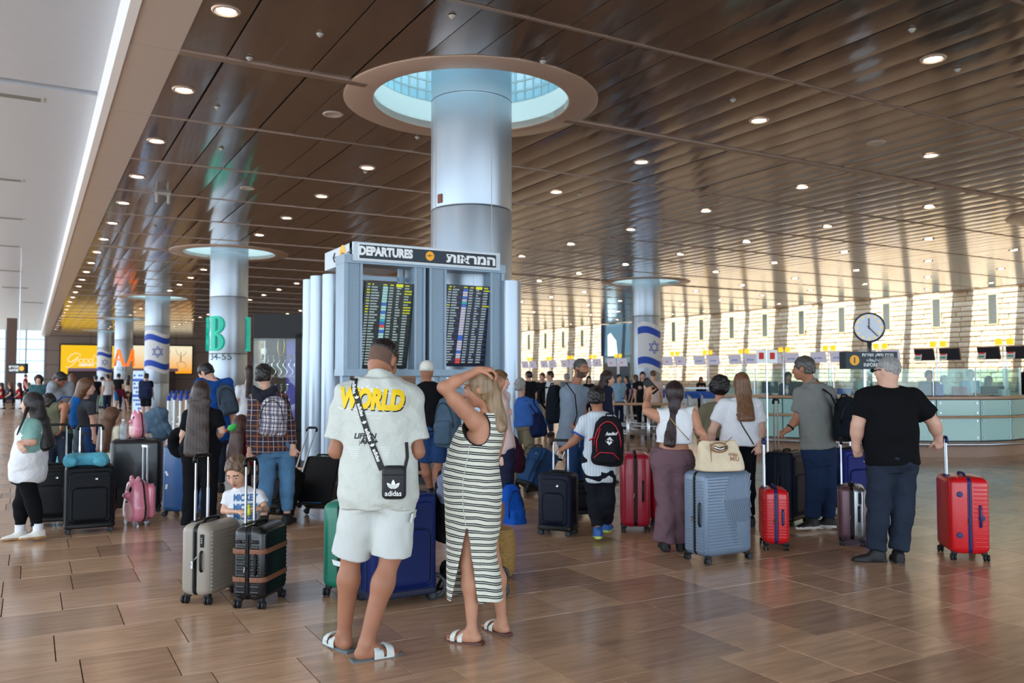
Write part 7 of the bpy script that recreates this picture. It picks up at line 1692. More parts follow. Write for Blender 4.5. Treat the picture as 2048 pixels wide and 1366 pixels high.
# ---- 4. girl with long black hair, arms folded
p = person('girl with very long black hair, white tunic and teal sleeves, arms folded', 50, 1080, 1.46, 84, G(FEM, ch=.150, chd=.13, wa=.16, wad=.145, hip=.17, hipd=.15, th=.092, ua=.05, fa=.042, el=.04, kn=.06, cf=.058), 'fair', None, None, BLK, dict(hd=(62, 808, 0), nk=(69, 842, 0), pel=(54, 948, .02), shL=(62, 852, -.10), elL=(66, 884, -.13), wrL=(38, 886, -.20), shR=(72, 852, .14), elR=(48, 880, .12), wrR=(62, 874, -.05), anL=(76, 1062, -.04), anR=(40, 1064, .02), knL=(66, 1006, -.03), knR=(42, 1008, .03)), hy=92, shoe=(WSH, GUM), hands=dict(L=dict(pose='relax', d=vec(.5, -.3, -.6), n=vec(.2, .6, -.2), th=vec(0, 0, 1)), R=None), toe=dict(L=vec(-.8, -.6, 0), R=vec(-.8, -.6, 0)), bw=dict(leg=.90, e=.017, waist=-.02))
p.top(WHT, e=.028, hem=-.13, sleeve=.9, se=.018, loose=.006, fold=.005, name='tunic', mats=[WHT, cloth('teal_jersey', (128, 170, 162))], paint=[(lambda C_, p=p: np.minimum(np.linalg.norm(C_ - p.j['shL'], axis=1), np.linalg.norm(C_ - p.j['elL'], axis=1)) < .11, 1)])
p.hair('long', HB, lf=(p.F.L(80, 845, .02), p.F.L(97, 895, .03)), width=.10, thick=.09)
q = MB(); q.tube([p.F.L(34, 870, -.2), p.F.L(46, 840, -.2), p.F.L(55, 815, -.12)], [.006, .014, .02], 6); q.build('hair_lock', HB, p.root, True)
for sd in 'LR': q = MB(); a = p.j['an' + sd]; q.lathe([(.045, 0), (.047, .07)], (a[0], a[1], a[2] + .005), 14); q.build('sock', WHT, p.root, True)
# ---- 5. man in grey T-shirt looking down at a phone
p = person('man in pale grey T-shirt looking down at his hands, far left crowd', 118, 900, 1.80, 205, MALE, 'tan', ('short', HB), GREY, KHA, dict(), hy=-118, hp=-35, tw=dict(fold=.005), J={'hd': (121, 758, 0), 'wrL': (120, 806, -.2), 'elL': (96, 808, 0), 'wrR': (140, 800, -.2), 'elR': (146, 812, 0)}) if False else None
p = person('man in pale grey T-shirt looking down at his hands, behind the long-haired girl', 118, 945, 1.78, 252, MALE, 'tan', ('short', HB), GREY, KHA, J=dict(hd=(120, 760, 0), nk=(110, 778, .03), elR=(94, 818, -.05), wrR=(116, 810, -.2), elL=(135, 815, .12), wrL=(126, 806, -.12)), hy=262, hp=-40, tw=dict(fold=.005, loose=.02))
# ---- 6. woman with blue backpack
p = person('woman in dark grey T-shirt with wavy brown ponytail and blue backpack', 178, 990, 1.66, -70, FEM, 'fair', ('bob', HM), cloth('charcoal_cotton', (62, 64, 70)), DBJ, J=dict(hd=(174, 775, 0), nk=(166, 800, .0), pel=(170, 895, 0), shR=(182, 812, -.14), elR=(186, 842, -.14), wrR=(188, 868, -.18)), hw=dict(length=.16, width=.09, thick=.08, wave=2))
pack('blue backpack with round white badge worn by the ponytailed woman', p.F, 154, 822, -.02, .28, .44, .18, 112, cloth('pack_blue', (26, 88, 158)), seed=2)
c = p.F.L(145, 810, -.14); q = MB(); q.lathe([(.03, 0), (.001, .004)], c, 12, Matrix.Rotation(pi / 2, 3, 'X')); 
# olive-sleeved arm person leaning on the handles
p = person('person in olive T-shirt leaning an arm on luggage handles behind the long-haired girl', 112, 1005, 1.60, 20, MALE, 'tan', ('short', HB), cloth('olive_cotton', (92, 92, 74)), JEAN, J=dict(hd=(98, 806, .1), nk=(98, 822, .1), shR=(112, 815, .05), elR=(131, 812, -.05), wrR=(124, 850, -.22), shL=(85, 820, .1)))
# ---- 7. curly-haired girl
p = person('little girl with long curly brown hair and cream ruffled top', 226, 1000, 1.18, -40, KID, 'fair', None, cloth('cream_lace', (222, 214, 192)), NVY, J=dict(hd=(226, 833, 0)), hy=-50, tw=dict(sleeve=1.3, fold=.006))
p.hair('long', HM, length=.30, width=.12, thick=.10, wave=4, vol=1.6)
# ---- grey hooded jacket heap
jf = Frame(322, 1010); jt = thing('jacket', 'blue-grey denim jacket with fur hood heaped over luggage handles', 'jacket', jf.o, (0, 0, -YAW)); 
P = [loft(jf.L(330, 880, 0), (-.45, 0, .9), (1, 0, 0), [(0, 0, 0, .07, .06), (.12, 0, 0, .12, .09), (.26, 0, 0, .13, .10), (.40, .0, 0, .10, .08)], .03, round_=.03), ell(jf.L(316, 829, 0), (.13, .10, .09), .04)] + chain([jf.L(x, y, -.06) for x, y in ((296, 862), (300, 846), (318, 842), (334, 852), (342, 868))], [.03, .035, .035, .035, .03], .02)
soft('denim_body', P, .009, cloth('jacket_denim', (78, 100, 118), .2), jt, None, lambda V: .010 * wob(V, 20, 4))
# black neck pillow / bag hanging on the blue case
nf = Frame(355, 1028); nt_ = thing('neck_pillow', 'black curled neck pillow hung on the steel blue suitcase handle', 'pillow', nf.o, (0, 0, -YAW)); soft('cushion', chain([nf.L(372 - 19 * cos(x) if False else 360 + 14 * cos(x), 885 + 20 * sin(x), -.26) for x in np.linspace(.2, 5.9, 12)], [.055] * 12, .03), .008, BLK, nt_, None, lambda V: .003 * wob(V, 25))
# ---- 8. woman with very long brown hair in black
p = person('woman in black with very long straight dark brown hair, back turned', 398, 1072, 1.66, 0, gf(hip=.185, th=.095), 'fair', None, BLK, BLK, J=dict(hd=(404, 785, .02), nk=(405, 815, 0), shL=(378, 830, 0), shR=(432, 830, 0), elR=(444, 862, .0), wrR=(432, 880, .18), elL=(366, 870, 0), wrL=(372, 905, .12)), tw=dict(sleeve=.75, hem=-.2, loose=.01), bw=dict(leg=.96, e=.014, flare=.03))
p.hair('long', HD, length=.45, width=.128, thick=.05)
# ---- 9. man in blue polo bowing
p = person('man in royal blue polo bowing his head, with grey backpack, beside the B column', 425, 985, 1.84, 30, MALE, 'fair', ('short', HB), cloth('polo_blue', (24, 70, 140)), JEAN, J=dict(hd=(411, 746, -.02), nk=(428, 763, 0), pel=(432, 870, 0)), hy=75, hp=-35, tw=dict(collar=True))
pack('dark grey backpack worn by the man in the blue polo', p.F, 454, 800, -.12, .26, .42, .14, 25, cloth('slate_nylon', (62, 72, 84)), roll=-14, seed=3)
# ---- 10. man in plaid shirt with plaid backpack
PL1 = plaid_mat('plaid_flannel', (66, 40, 52), (28, 26, 38), (150, 96, 50), (170, 160, 170)); PL2 = plaid_mat('plaid_canvas', (214, 208, 212), (100, 94, 116), (40, 36, 52), (50, 46, 60), .085)
p = person('man in dark plaid shirt with hood, plaid backpack and light jeans, back turned', 552, 1050, 1.78, 0, MALE, 'fair', ('short', HB), PL1, BJ, J=dict(hd=(528, 752, .02), nk=(532, 782, 0), shL=(512, 800, 0), shR=(560, 800, 0), elR=(580, 852, 0), wrR=(586, 893, -.05), elL=(504, 850, 0), wrL=(500, 900, -.06), pel=(545, 895, 0)), tw=dict(sleeve=1.9, e=.022, se=.022, hem=-.08, loose=.02, fold=.007), bw=dict(leg=.93, e=.023), hands=dict(R=grip(), L=grip()), step=.08)
hp_ = p.j['nk']; soft('hood', chain([hp_ + vec(x, -.07 - .05 * (1 - abs(x) / .12), z) for x, z in ((-.11, .03), (-.07, -.02), (0, -.06), (.07, -.02), (.11, .03))], [.035, .05, .055, .05, .035], .03), .009, cloth('hood_black', (38, 40, 48)), p.root, None, lambda V: .006 * wob(V, 20))
pack('white, grey and black checked backpack worn by the man in the plaid shirt', p.F, 547, 832, -.20, .29, .42, .16, 0, PL2, m2=cloth('strap_navy', (40, 40, 60)), seed=5, roll=4)
# ---- 11. person in white behind the display case
p = person('person in white T-shirt behind the glass display case', 492, 930, 1.70, 40, FEM, 'fair', ('bob', HD), WHT, DBJ, hw=dict(length=.2), J=dict(hd=(498, 745, 0)))
# ---- 12. brown-haired girl with a toy
p = person('child with long reddish-brown hair and dark red top beside the woman in black', 482, 1030, 1.22, -20, KID, 'fair', None, cloth('dark_red_knit', (110, 22, 34)), NVY, J=dict(hd=(484, 850, 0)), tw=dict(sleeve=1.9))
p.hair('long', hairm('hair_auburn', (74, 40, 28)), length=.34, width=.11, thick=.06)
g_ = p.F.L(464, 856, -.30); tt = thing('soft_toy', 'green and red soft toy carried between the woman in black and the child', 'toy', p.F.o, (0, 0, -YAW)); soft('toy_body', [ell(g_, (.05, .04, .04), .02), ell(g_ + vec(.03, 0, .02), (.03, .03, .03), .02), ell(g_ + vec(-.07, 0, -.03), (.03, .03, .022), .004)], .008, [mat('toy_green', (70, 190, 90), .7), mat('toy_red', (220, 66, 50), .7)], tt, [(lambda C_: C_[:, 0] < g_[0] - .045, 1)])
# ---- 13. man in white cap
p = person('man in white cap, black T-shirt and denim shorts walking away past the kiosk', 868, 1006, 1.80, -12, MALE, 'tan', None, BLK, None, J=dict(hd=(854, 742, 0), nk=(852, 765, 0), shL=(838, 783, 0), shR=(875, 783, 0), elL=(836, 800, -.02), wrL=(842, 826, .16), knL=(850, 930, .05), anL=(862, 980, .10), knR=(876, 930, 0), anR=(874, 984, -.1)), tw=dict(fold=.005, hem=-.1), shoe=(BSH, WSH), hands=dict(L=None, R=None))
p.bottoms(DBJ, leg=.46, e=.018, flare=.004, name='shorts')
P = [p.hel(0, -.012, .036, (.088, .106, .100), .01), p.hel(0, 0, -.08, (.2, .2, .085), .006, 'sub'), p.hel(0, -.11, .012, (.07, .045, .014), .012)]; soft('cap', P, .008, mat('cap_white', (222, 220, 210), .8), p.root)
# ---- backpack carried in front (grey) between cap man and striped woman
pf = Frame(885, 1010); pack('grey-blue hiking backpack behind the striped-dress woman', pf, 896, 845, 0, .34, .62, .24, -30, cloth('pack_greyblue', (74, 94, 112)), h=.012, seed=6, straps=False)
# ---- 14. fair child-like profile behind the striped woman
p = person('young person with brown fringe in profile, head beside the blond woman, holding a blue backpack', 1010, 1040, 1.66, -85, gf(), 'pale', ('short', HLB), cloth('pink_linen', (214, 190, 186)), NVY, tw=dict(e=.026), bw=dict(e=.022), J=dict(hd=(1001, 763, 0), nk=(996, 790, 0), shR=(1002, 806, -.13), elR=(1006, 872, -.13), wrR=(1005, 915, -.15), pel=(1004, 895, 0)), hands=dict(R=grip(), L=None), hw=dict(vol=1.4))
pack('bright blue hiking backpack hanging from a hand beside the striped dress', p.F, 1026, 1020, -.18, .24, .56, .2, 30, cloth('pack_brightblue', (22, 84, 180)), m2=cloth('pack_deepteal', (20, 60, 80)), roll=-8, seed=7)
# ---- 15. grey-haired person in blue shirt
p = person('grey-haired person in blue shirt with shoulder bag, back turned, pulling a blue case', 1045, 982, 1.70, -25, gm(ch=.17, wa=.17), 'fair', ('short', HG), cloth('shirt_blue', (62, 104, 180), .12), KHA, J=dict(hd=(1038, 773, 0), nk=(1040, 797, 0), shR=(1064, 808, 0), elR=(1086, 845, .0), wrR=(1090, 866, .1), shL=(1018, 808, 0)), hy=-40, tw=dict(sleeve=1.7, e=.024, loose=.03, fold=.009, hem=-.02), hw=dict(vol=1.6))
pack('navy shoulder bag of the grey-haired person in blue', p.F, 1075, 850, -.1, .24, .34, .16, -30, cloth('bag_navy', (24, 34, 72)), roll=-12, straps=False, name='shoulder_bag', cat='bag', seed=8)
q = MB(); q.tube([p.F.L(1052, 800, -.12), p.F.L(1063, 815, -.16), p.F.L(1074, 830, -.16)], .014, 6, flat=.4); q.build('bag_strap', cloth('bag_navy', (24, 34, 72)), p.root, True)
# maroon jacket hanging
mf = Frame(1030, 1005); mj = thing('maroon_jacket', 'dark maroon jacket draped over a bag behind the striped-dress woman', 'jacket', mf.o, (0, 0, -YAW)); soft('jacket_cloth', [loft(mf.L(1024, 945, 0), (0, 0, 1), (1, 0, 0), [(0, .05, 0, .10, .06), (.15, .03, 0, .15, .08), (.32, 0, 0, .13, .08), (.46, -.02, 0, .06, .05)], .03, round_=.02)], .010, cloth('maroon_cloth', (52, 20, 38)), mj, None, lambda V: .012 * wob(V, 16, 2))
# ---- 16. man in grey T-shirt with backpack, face visible
p = person('man in grey T-shirt with short grey hair, beard and black backpack, face turned right', 1150, 1000, 1.83, -125, gm(), 'tan', ('crop', HSG), cloth('grey_cotton', (128, 142, 158)), DBJ, J=dict(hd=(1163, 737, 0), nk=(1150, 770, 0), shR=(1132, 785, -.05), elR=(1132, 830, -.08), wrR=(1150, 858, -.2), shL=(1168, 785, .1), pel=(1140, 880, 0)), hy=-140, tw=dict(e=.02, fold=.005), beard=mat('beard', (78, 58, 48), .8), hp=-6)
pack('black backpack worn by the bearded man in the grey T-shirt', p.F, 1110, 808, .12, .30, .50, .2, 60, cloth('pack_black', (20, 26, 34)), m2=BLK, seed=9)
q = MB(); q.tube([p.F.L(1132, 765, -.2), p.F.L(1150, 790, -.24), p.F.L(1154, 830, -.24), p.F.L(1148, 850, -.2)], .018, 6, flat=.35); q.build('backpack_strap', BLK, p.root, True)
# ---- 17. dark-haired woman
p = person('woman with wavy dark hair in navy shirt facing right, behind the boy', 1212, 965, 1.70, -80, gf(), 'fair', None, NVY, NVY, J=dict(hd=(1216, 758, 0), nk=(1208, 786, 0), wrR=(1225, 860, .1)), tw=dict(sleeve=1.8, e=.02), hy=-85)
p.hair('long', HD, length=.12, width=.085, thick=.075, wave=3)
# ---- 18. boy with red-piped backpack
p = person('boy in white striped football shirt with black red-piped backpack', 1196, 1082, 1.52, -12, G(MALE, sh=.165, ch=.14, hip=.15, wa=.135, th=.075, ua=.042, hd=.98), 'tan', ('short', HB), line_mat('football_stripes', (206, 216, 224), (150, 166, 184), 0, .03, .12, .4, False, .002), cloth('track_black', (24, 26, 34)), J=dict(hd=(1193, 797, .02), nk=(1196, 826, 0), shL=(1170, 842, 0), shR=(1222, 840, 0), elL=(1150, 880, -.02), wrL=(1134, 893, .0), elR=(1240, 885, .05), wrR=(1245, 925, .1), knL=(1190, 1005, .05), anL=(1196, 1060, -.02), knR=(1215, 1000, 0), anR=(1214, 1048, .18), pel=(1200, 945, 0)), tw=dict(sleeve=.72, e=.015, hem=-.16, loose=.012, fold=.005), bw=dict(leg=.93, e=.022, flare=.004, fold=.007), shoe=(mat('shoe_blue', (36, 90, 160), .5), mat('shoe_lime', (190, 220, 90), .5)), hands=dict(L=grip((-.6, .1, -.3), (.1, .4, -1), (0, 1, 0)), R=None))
t, b = pack('black backpack with red piping and white crest worn by the boy', p.F, 1216, 882, -.22, .30, .47, .17, -10, cloth('pack_sport', (24, 25, 30)), piping=mat('red_piping', (200, 24, 44), .5), seed=10, roll=3)
q = MB(); q.tube([(-.07, -.115, .12), (-.10, -.115, 0), (-.09, -.12, -.1)], .005, 5); q.tube([(-.12, -.1, -.16), (-.06, -.13, -.10), (.06, -.13, -.10), (.12, -.1, -.16)], .005, 5); q.tube([(-.17, -.05, .0), (-.13, -.09, .03)], .014, 6, flat=.4); q.build('red_trim', MATS['red_piping'], t, True)
tb_ = bvh(b); q = MB(); fb = lambda z: snap(tb_, z, (0, 1, 0), .002); text(q, 'hadad', plane_m((.03, -.2, .075), (1, 0, .1), (0, 0, 1)), .045, .001, shear=.4, fn=fb)
for i in range(3):
    for j in range(3): x, z = .02 + (i - j) * .013, .035 - (i + j) * .013; q.add([fb(Vector((x + a, -.2, z + c))) for a, c in ((0, .012), (.012, 0), (0, -.012), (-.012, 0))], [(0, 1, 2, 3)])
q.build('crest_print', M_PW, b)
q = MB(); c = p.j['nk']; q.tube([c + vec(.072 * cos(x), .06 * sin(x) + .005, -.002) for x in np.linspace(0, 2 * pi, 20)], .008, 6, closed=True); c = p.j['shL'] + (p.j['elL'] - p.j['shL']) * .72; d_ = nrm(p.j['elL'] - p.j['shL']); u_ = nrm(np.cross(d_, vec(0, 1, 0))); w_ = np.cross(d_, u_); q.tube([c + (u_ * cos(x) + w_ * sin(x)) * .066 for x in np.linspace(0, 2 * pi, 20)], .008, 6, closed=True); q.build('blue_trim', mat('trim_royal', (24, 70, 170), .7), p.root, True)
# ---- 19. woman in white top and mauve trousers
MAU = cloth('mauve_linen', (112, 86, 94), .1)
p = person('woman in white sleeveless crop top and mauve trousers raising a phone', 1345, 1104, 1.62, -8, gf(hip=.18, th=.098, ua=.048, fa=.04), 'mid', None, None, MAU, J=dict(hd=(1349, 788, .03), nk=(1350, 820, 0), shL=(1317, 832, 0), shR=(1385, 828, 0), elL=(1292, 822, .10), wrL=(1297, 792, .26), elR=(1398, 862, -.05), wrR=(1408, 868, -.1), knL=(1335, 1010, 0), knR=(1360, 1010, 0), anL=(1330, 1082, 0), anR=(1362, 1082, .06), pel=(1347, 920, 0)), hands=dict(L=dict(pose='hold', d=vec(.1, .3, 1), n=vec(.6, .6, 0), th=vec(.6, -.6, 0)), R=dict(pose='grip', d=vec(.15, .1, -1), n=vec(.3, .8, 0), th=vec(-1, .3, 0))), bw=dict(leg=1.0, e=.022, flare=.055, waist=.26, fold=.010))
p.j['elR'] = p.F.L(1395, 852, -.04)
p.top(WHT, e=.018, hem=.34, sleeve=0, sleeveless=True, fold=.006, loose=.03, neck=.072, nd=-.01, name='crop_top', sh_e=.004)
p.hair('long', hairm('hair_blackbrown', (40, 22, 24)), length=.30, width=.055, thick=.04, off=-.06)
c = p.F.L(1301, 772, .32); ph = thing('phone', 'black smartphone held up by the woman in mauve trousers', 'phone', p.F.o, (0, 0, -YAW)); q = MB(); q.rbox(-.038, .038, -.005, .005, -.08, .08, .004, rz=.01); Rm = Matrix.Rotation(radians(-42), 3, 'Y'); q.v = [tuple(Rm @ Vector(v) + Vector(c)) for v in q.v]; q.build('phone_body', M_BLACK, ph, 35)
q = MB(); q.tube([p.F.L(1340, 835, -.15), p.F.L(1355, 855, -.17), p.F.L(1378, 880, -.15)], .004, 6); q.build('chain_strap', hl_, p.root, True)
q = MB(); c = p.j['wrL']; q.tube([c + vec(.032 * cos(x), .032 * sin(x), -.02) for x in np.linspace(0, 2 * pi, 16)], .004, 6, closed=True); q.build('bracelet', hl_, p.root, True)
# ---- 20. curly dark hair
p = person('person with big dark curly hair and olive shirt between the two women', 1432, 1022, 1.72, -15, gf(ch=.15), 'mid', None, cloth('olive_shirt', (116, 110, 88)), JEAN, J=dict(hd=(1440, 775, 0), nk=(1436, 808, 0), shL=(1412, 820, 0), shR=(1460, 818, 0), elL=(1396, 862, 0), wrL=(1404, 900, .1)), tw=dict(sleeve=1.8, e=.024, fold=.008), hands=dict(L=None, R=None))
p.hair('curly', HB, length=.0)
# ---- 21. woman in white T-shirt brown hair
p = person('woman in white T-shirt with long light brown hair and thin crossbody strap', 1482, 1052, 1.70, 5, gf(ch=.158, wa=.15, hip=.175, ua=.052, fa=.042, el=.042), 'fair', None, WHT, BLK, J=dict(hd=(1482, 768, .02), nk=(1482, 798, 0), shL=(1448, 812, 0), shR=(1512, 812, 0), elR=(1524, 862, -.02), wrR=(1516, 890, -.12), elL=(1424, 862, .0), wrL=(1420, 900, .12)), tw=dict(e=.022, hem=-.10, sleeve=.66, se=.024, loose=.028, fold=.008), hands=dict(R=grip((0, -.2, -1), (0, .7, -.3), (-1, 0, 0)), L=None))
T = p.T; p.hair('long', HLB, length=.21, width=.10, thick=.045)
tv = bvh(T); vs, fs, _ = ribbon_on(tv, [Vector(p.F.L(x, y, -.13)) for x, y in ((1473, 828), (1490, 862), (1512, 898))], D_, .014, .004, n=14); V_, F_ = thicken(vs, fs, (0, 1, 0), .003); q = MB(); q.add(V_, F_); q.build('crossbody_strap', M_BRN if False else mat('brown_strap', (50, 36, 32), .6), p.root)
# ---- 22. man in grey polo
p = person('man in grey polo shirt and navy trousers with a backpack on one shoulder', 1640, 1060, 1.80, 28, gm(ch=.165, wa=.148, wad=.115, hip=.165), 'tan', ('short', HSG), cloth('polo_grey', (122, 124, 120)), cloth('navy_chino', (30, 46, 74)), J=dict(hd=(1606, 738, .02), nk=(1624, 768, .0), shL=(1602, 788, .0), shR=(1658, 788, .0), elL=(1594, 838, .0), wrL=(1578, 858, -.02), elR=(1672, 840, .06), wrR=(1668, 880, .1), anL=(1624, 1040, 0), anR=(1655, 1038, .08), knL=(1630, 970, 0), knR=(1655, 970, .05), pel=(1636, 905, 0)), hy=58, hp=-4, tw=dict(collar=True, e=.018, hem=.06, sleeve=.72, loose=.012, fold=.006), bw=dict(e=.022, flare=.02), shoe=(BSH, WSH), hands=dict(L=grip((-.7, .1, -.4), (.0, .3, -1), (0, 1, .1)), R=None), toe=dict(L=vec(-.7, -.3, 0), R=vec(-.5, .2, 0)), belly=.0)
q = MB(); c = p.j['wrL']; d_ = nrm(p.j['wrL'] - p.j['elL']); u_ = nrm(np.cross(d_, vec(0, 1, 0))); w_ = np.cross(d_, u_); c = c - d_ * .02; q.tube([c + (u_ * cos(x) + w_ * sin(x)) * .034 for x in np.linspace(0, 2 * pi, 16)], .012, 8, closed=True, flat=.5); q.build('watch', M_BLACK, p.root, True)
pack('black backpack hanging from the right shoulder of the man in grey polo', p.F, 1692, 838, -.12, .26, .46, .16, 15, cloth('pack_black', (20, 26, 34)), seed=11, roll=2)
q = MB(); q.tube([p.F.L(1646, 778, -.1), p.F.L(1662, 790, -.16), p.F.L(1678, 825, -.16), p.F.L(1684, 850, -.16)], .02, 6, flat=.35); q.build('backpack_strap', BLK, p.root, True)
# ---- 23. man in black T-shirt
p = person('heavy-set man in black T-shirt and dark jeans holding two suitcases, back turned', 1768, 1122, 1.77, 3, gm(sh=.205, ch=.195, chd=.15, wa=.195, wad=.165, hip=.182, hipd=.14, th=.094, ua=.066, el=.052, fa=.053, wr=.034, nk=.070, kn=.064, cf=.062), 'fair', ('crop', HG), BLK, JEAN, J=dict(hd=(1774, 742, .0), nk=(1776, 778, 0), shL=(1733, 796, 0), shR=(1824, 796, 0), elL=(1715, 850, .0), wrL=(1712, 893, .06), elR=(1868, 846, .0), wrR=(1876, 874, .06), anL=(1752, 1104, -.02), anR=(1796, 1106, -.03), knL=(1757, 1010, 0), knR=(1806, 1008, 0), pel=(1784, 918, 0), hipL=(1760, 928, 0), hipR=(1808, 926, 0)), hy=38, tw=dict(e=.018, hem=-.06, sleeve=.72, se=.022, loose=.012, fold=.006), bw=dict(e=.020, flare=.022, fold=.009, leg=.97), shoe=(BSH, BSH), hands=dict(L=grip((.3, .2, -.8), (.3, .8, -.2), (1, 0, 0)), R=grip((.15, .1, -1), (-.1, .8, -.2), (-1, 0, 0))), belly=.03, toe=dict(L=vec(-.95, .1, 0), R=vec(.2, .95, 0)))
q = MB(); a = p.H_(-.078, .02, .01); b = p.H_(-.07, .09, .01); q.tube([p.H_(-.084, -.03, .005), a, b, p.H_(0, .112, .008), p.H_(.07, .09, .01), p.H_(.078, .02, .01)], .004, 6); q.tube([p.H_(-.062, .098, .004), p.H_(-.022, .112, .004)], [.02, .016], 8, flat=.9); q.tube([p.H_(.062, .098, .004), p.H_(.022, .112, .004)], [.02, .016], 8, flat=.9); q.build('sunglasses', M_BLACK, p.root, True)
# ---- 24. person in black at the right edge
p = person('person in black seated at the far end of the information desk, right edge', 2046, 878, 1.70, 70, gm(), 'fair', ('short', HB), BLK, BLK, J=dict(hd=(2056, 720, 0), nk=(2050, 745, 0), shL=(2040, 760, -.1), elL=(2034, 800, -.2), wrL=(2030, 830, -.3), pel=(2050, 835, 0), knL=(2028, 845, -.1), anL=(2030, 872, -.1)))
# ------------------------------------------------------------------ people farther off
CL = {n: cloth('far_' + n, c) for n, c in dict(black=(24, 26, 32), white=(214, 218, 224), navy=(34, 44, 74), red=(150, 30, 40), maroon=(92, 26, 42), blue=(60, 110, 170), lblue=(150, 190, 220), grey=(120, 126, 134), green=(120, 160, 130), beige=(190, 176, 158), pink=(224, 196, 184), khaki=(140, 126, 104), teal=(60, 96, 104), lilac=(150, 150, 190)).items()}
def far(label, px, py, H, face, top, bot, hair='short', hm=None, g=None, sk='fair', **k):
    g = g or (FEM if hair in ('long', 'bob') else MALE)
    p = Person(label, px, py, H, face, g, sk, k.get('J'), None, k.get('hy'), k.get('hp', 0), k.get('lean', 0), step=k.get('step', 0))
    p.h = max(.012, p.h); p.body({}, face=p.F.d < 22)
    p.hair(hair, hm or HB, length=k.get('length', .2)); p.top(CL[top], fold=0, sleeve=k.get('sleeve', .6), e=.018, loose=.012)
    if k.get('shorts'): p.bottoms(CL[bot], leg=.42, fold=0, name='shorts', e=.02)
    else: p.bottoms(CL[bot], fold=0, e=.016)
    p.shoes(BSH); return p
p = far('person with large black backpack and black shorts near the flag column', 291, 845, 1.72, 5, 'black', 'black', shorts=True)
pack('large black backpack on the person in black shorts', p.F, 291, 780, -.22, .46, .62, .26, 0, CL['navy'], h=.02, straps=False)
far('person bending over in maroon top and pale denim shorts, far left', 232, 826, 1.70, -70, 'maroon', 'blue', shorts=True, J=dict(nk=(250, 785, .1), hd=(256, 788, .1), pel=(232, 786, 0), shR=(248, 790, 0), shL=(248, 788, .2), elR=(254, 804, 0), wrR=(256, 818, 0), elL=(254, 804, .2), wrL=(256, 818, .2)))
far('person in white top and blue jeans standing in the far left crowd', 214, 830, 1.70, 60, 'white', 'navy')
far('person in black T-shirt with white letters, far left crowd', 236, 822, 1.76, 0, 'black', 'black')
far('person with dark bun in cream shirt, far left crowd', 256, 818, 1.68, 10, 'beige', 'black', 'bob')
far('person in dark jacket and grey trousers beyond the blue-backpack woman', 190, 828, 1.66, 40, 'black', 'grey')
far('person in beige top and green trousers, far left crowd', 203, 816, 1.60, -30, 'beige', 'green')
far('woman in white top with raised arm behind the grey T-shirt man', 142, 880, 1.66, 60, 'white', 'navy', 'bob', HM)
far('person with dark curly hair and teal top near the far window', 75, 868, 1.62, 200, 'teal', 'navy', 'curly')
far('person in red T-shirt standing before the far bright window', 50, 802, 1.78, -60, 'red', 'navy')
for i, (px, top, hr_, lab) in enumerate(((2, 'red', HD, 'seated person in red at the left edge of the picture'), (20, 'navy', HM, 'seated woman with brown hair in navy, far left row'), (38, 'red', HB, 'seated person in red with black hair, far left row'), (56, 'black', HLB, 'seated person in black with light hair, far left row'))):
    far(lab, px, 822, 1.66, 90, top, 'black', 'bob', hr_, J=dict(pel=(px + 2, 795, 0), nk=(px, 778, 0), hd=(px, 770, 0), hipR=(px + 2, 795, .1), hipL=(px + 2, 795, -.1), knR=(px - 12, 796, .1), knL=(px - 12, 796, -.1), anR=(px - 12, 815, .1), anL=(px - 12, 815, -.1), shL=(px, 780, -.16), shR=(px, 780, .16), elL=(px + 1, 788, -.2), elR=(px + 1, 788, .2), wrL=(px - 7, 793, -.2), wrR=(px - 7, 793, .2)))
p_, _ = ground(34, 812); BN = thing('bench', 'row of dark seats along the far left window', 'bench', (p_.x, p_.y, 0), (0, 0, -YAW)); q = MB(); q.bx(-1.3, 1.0, -.2, .3, .40, .46); q.build('seat', BSH, BN); q = MB(); q.bx(-1.3, 1.0, .28, .34, .46, .85); q.build('backrest', BSH, BN); q = MB(); q.bx(-1.2, -1.15, -.2, .3, 0, .4); q.bx(.85, .9, -.2, .3, 0, .4); q.build('leg', M_ALU, BN)
# middle distance, right of the kiosk
for px, py, H, fc, top, bot, hr_, hm, lab in (
    (1058, 875, 1.74, 40, 'black', 'black', 'short', HB, 'man in black T-shirt beyond the grey-haired person'),
    (1085, 868, 1.70, 150, 'black', 'khaki', 'short', HM, 'person in black queueing left of the bearded man, farther one'),
    (1101, 872, 1.74, 100, 'white', 'navy', 'short', HB, 'man in pale blue-white shirt in profile beyond the black backpack'),
    (1178, 850, 1.62, 190, 'black', 'navy', 'bob', HB, 'woman in black beyond the bearded man'),
    (1238, 858, 1.66, 200, 'lblue', 'navy', 'short', HB, 'person in light blue near the trolleys'),
    (1254, 846, 1.62, 120, 'navy', 'navy', 'long', HD, 'woman with long dark hair near the trolleys'),
    (1272, 848, 1.66, 60, 'black', 'black', 'bob', HM, 'person in dark top behind the trolleys'),
    (1286, 866, 1.74, 170, 'black', 'black', 'long', HD, 'woman in black standing just left of the flag column'),
    (1307, 875, 1.76, 10, 'pink', 'khaki', 'crop', HM, 'man in pale pink shirt in front of the flag column'),
    (1134, 858, 1.70, 30, 'grey', 'navy', 'short', HG, 'grey-haired person in grey far behind the bearded man')):
    far(lab, px, py, H, fc, top, bot, hr_, hm)
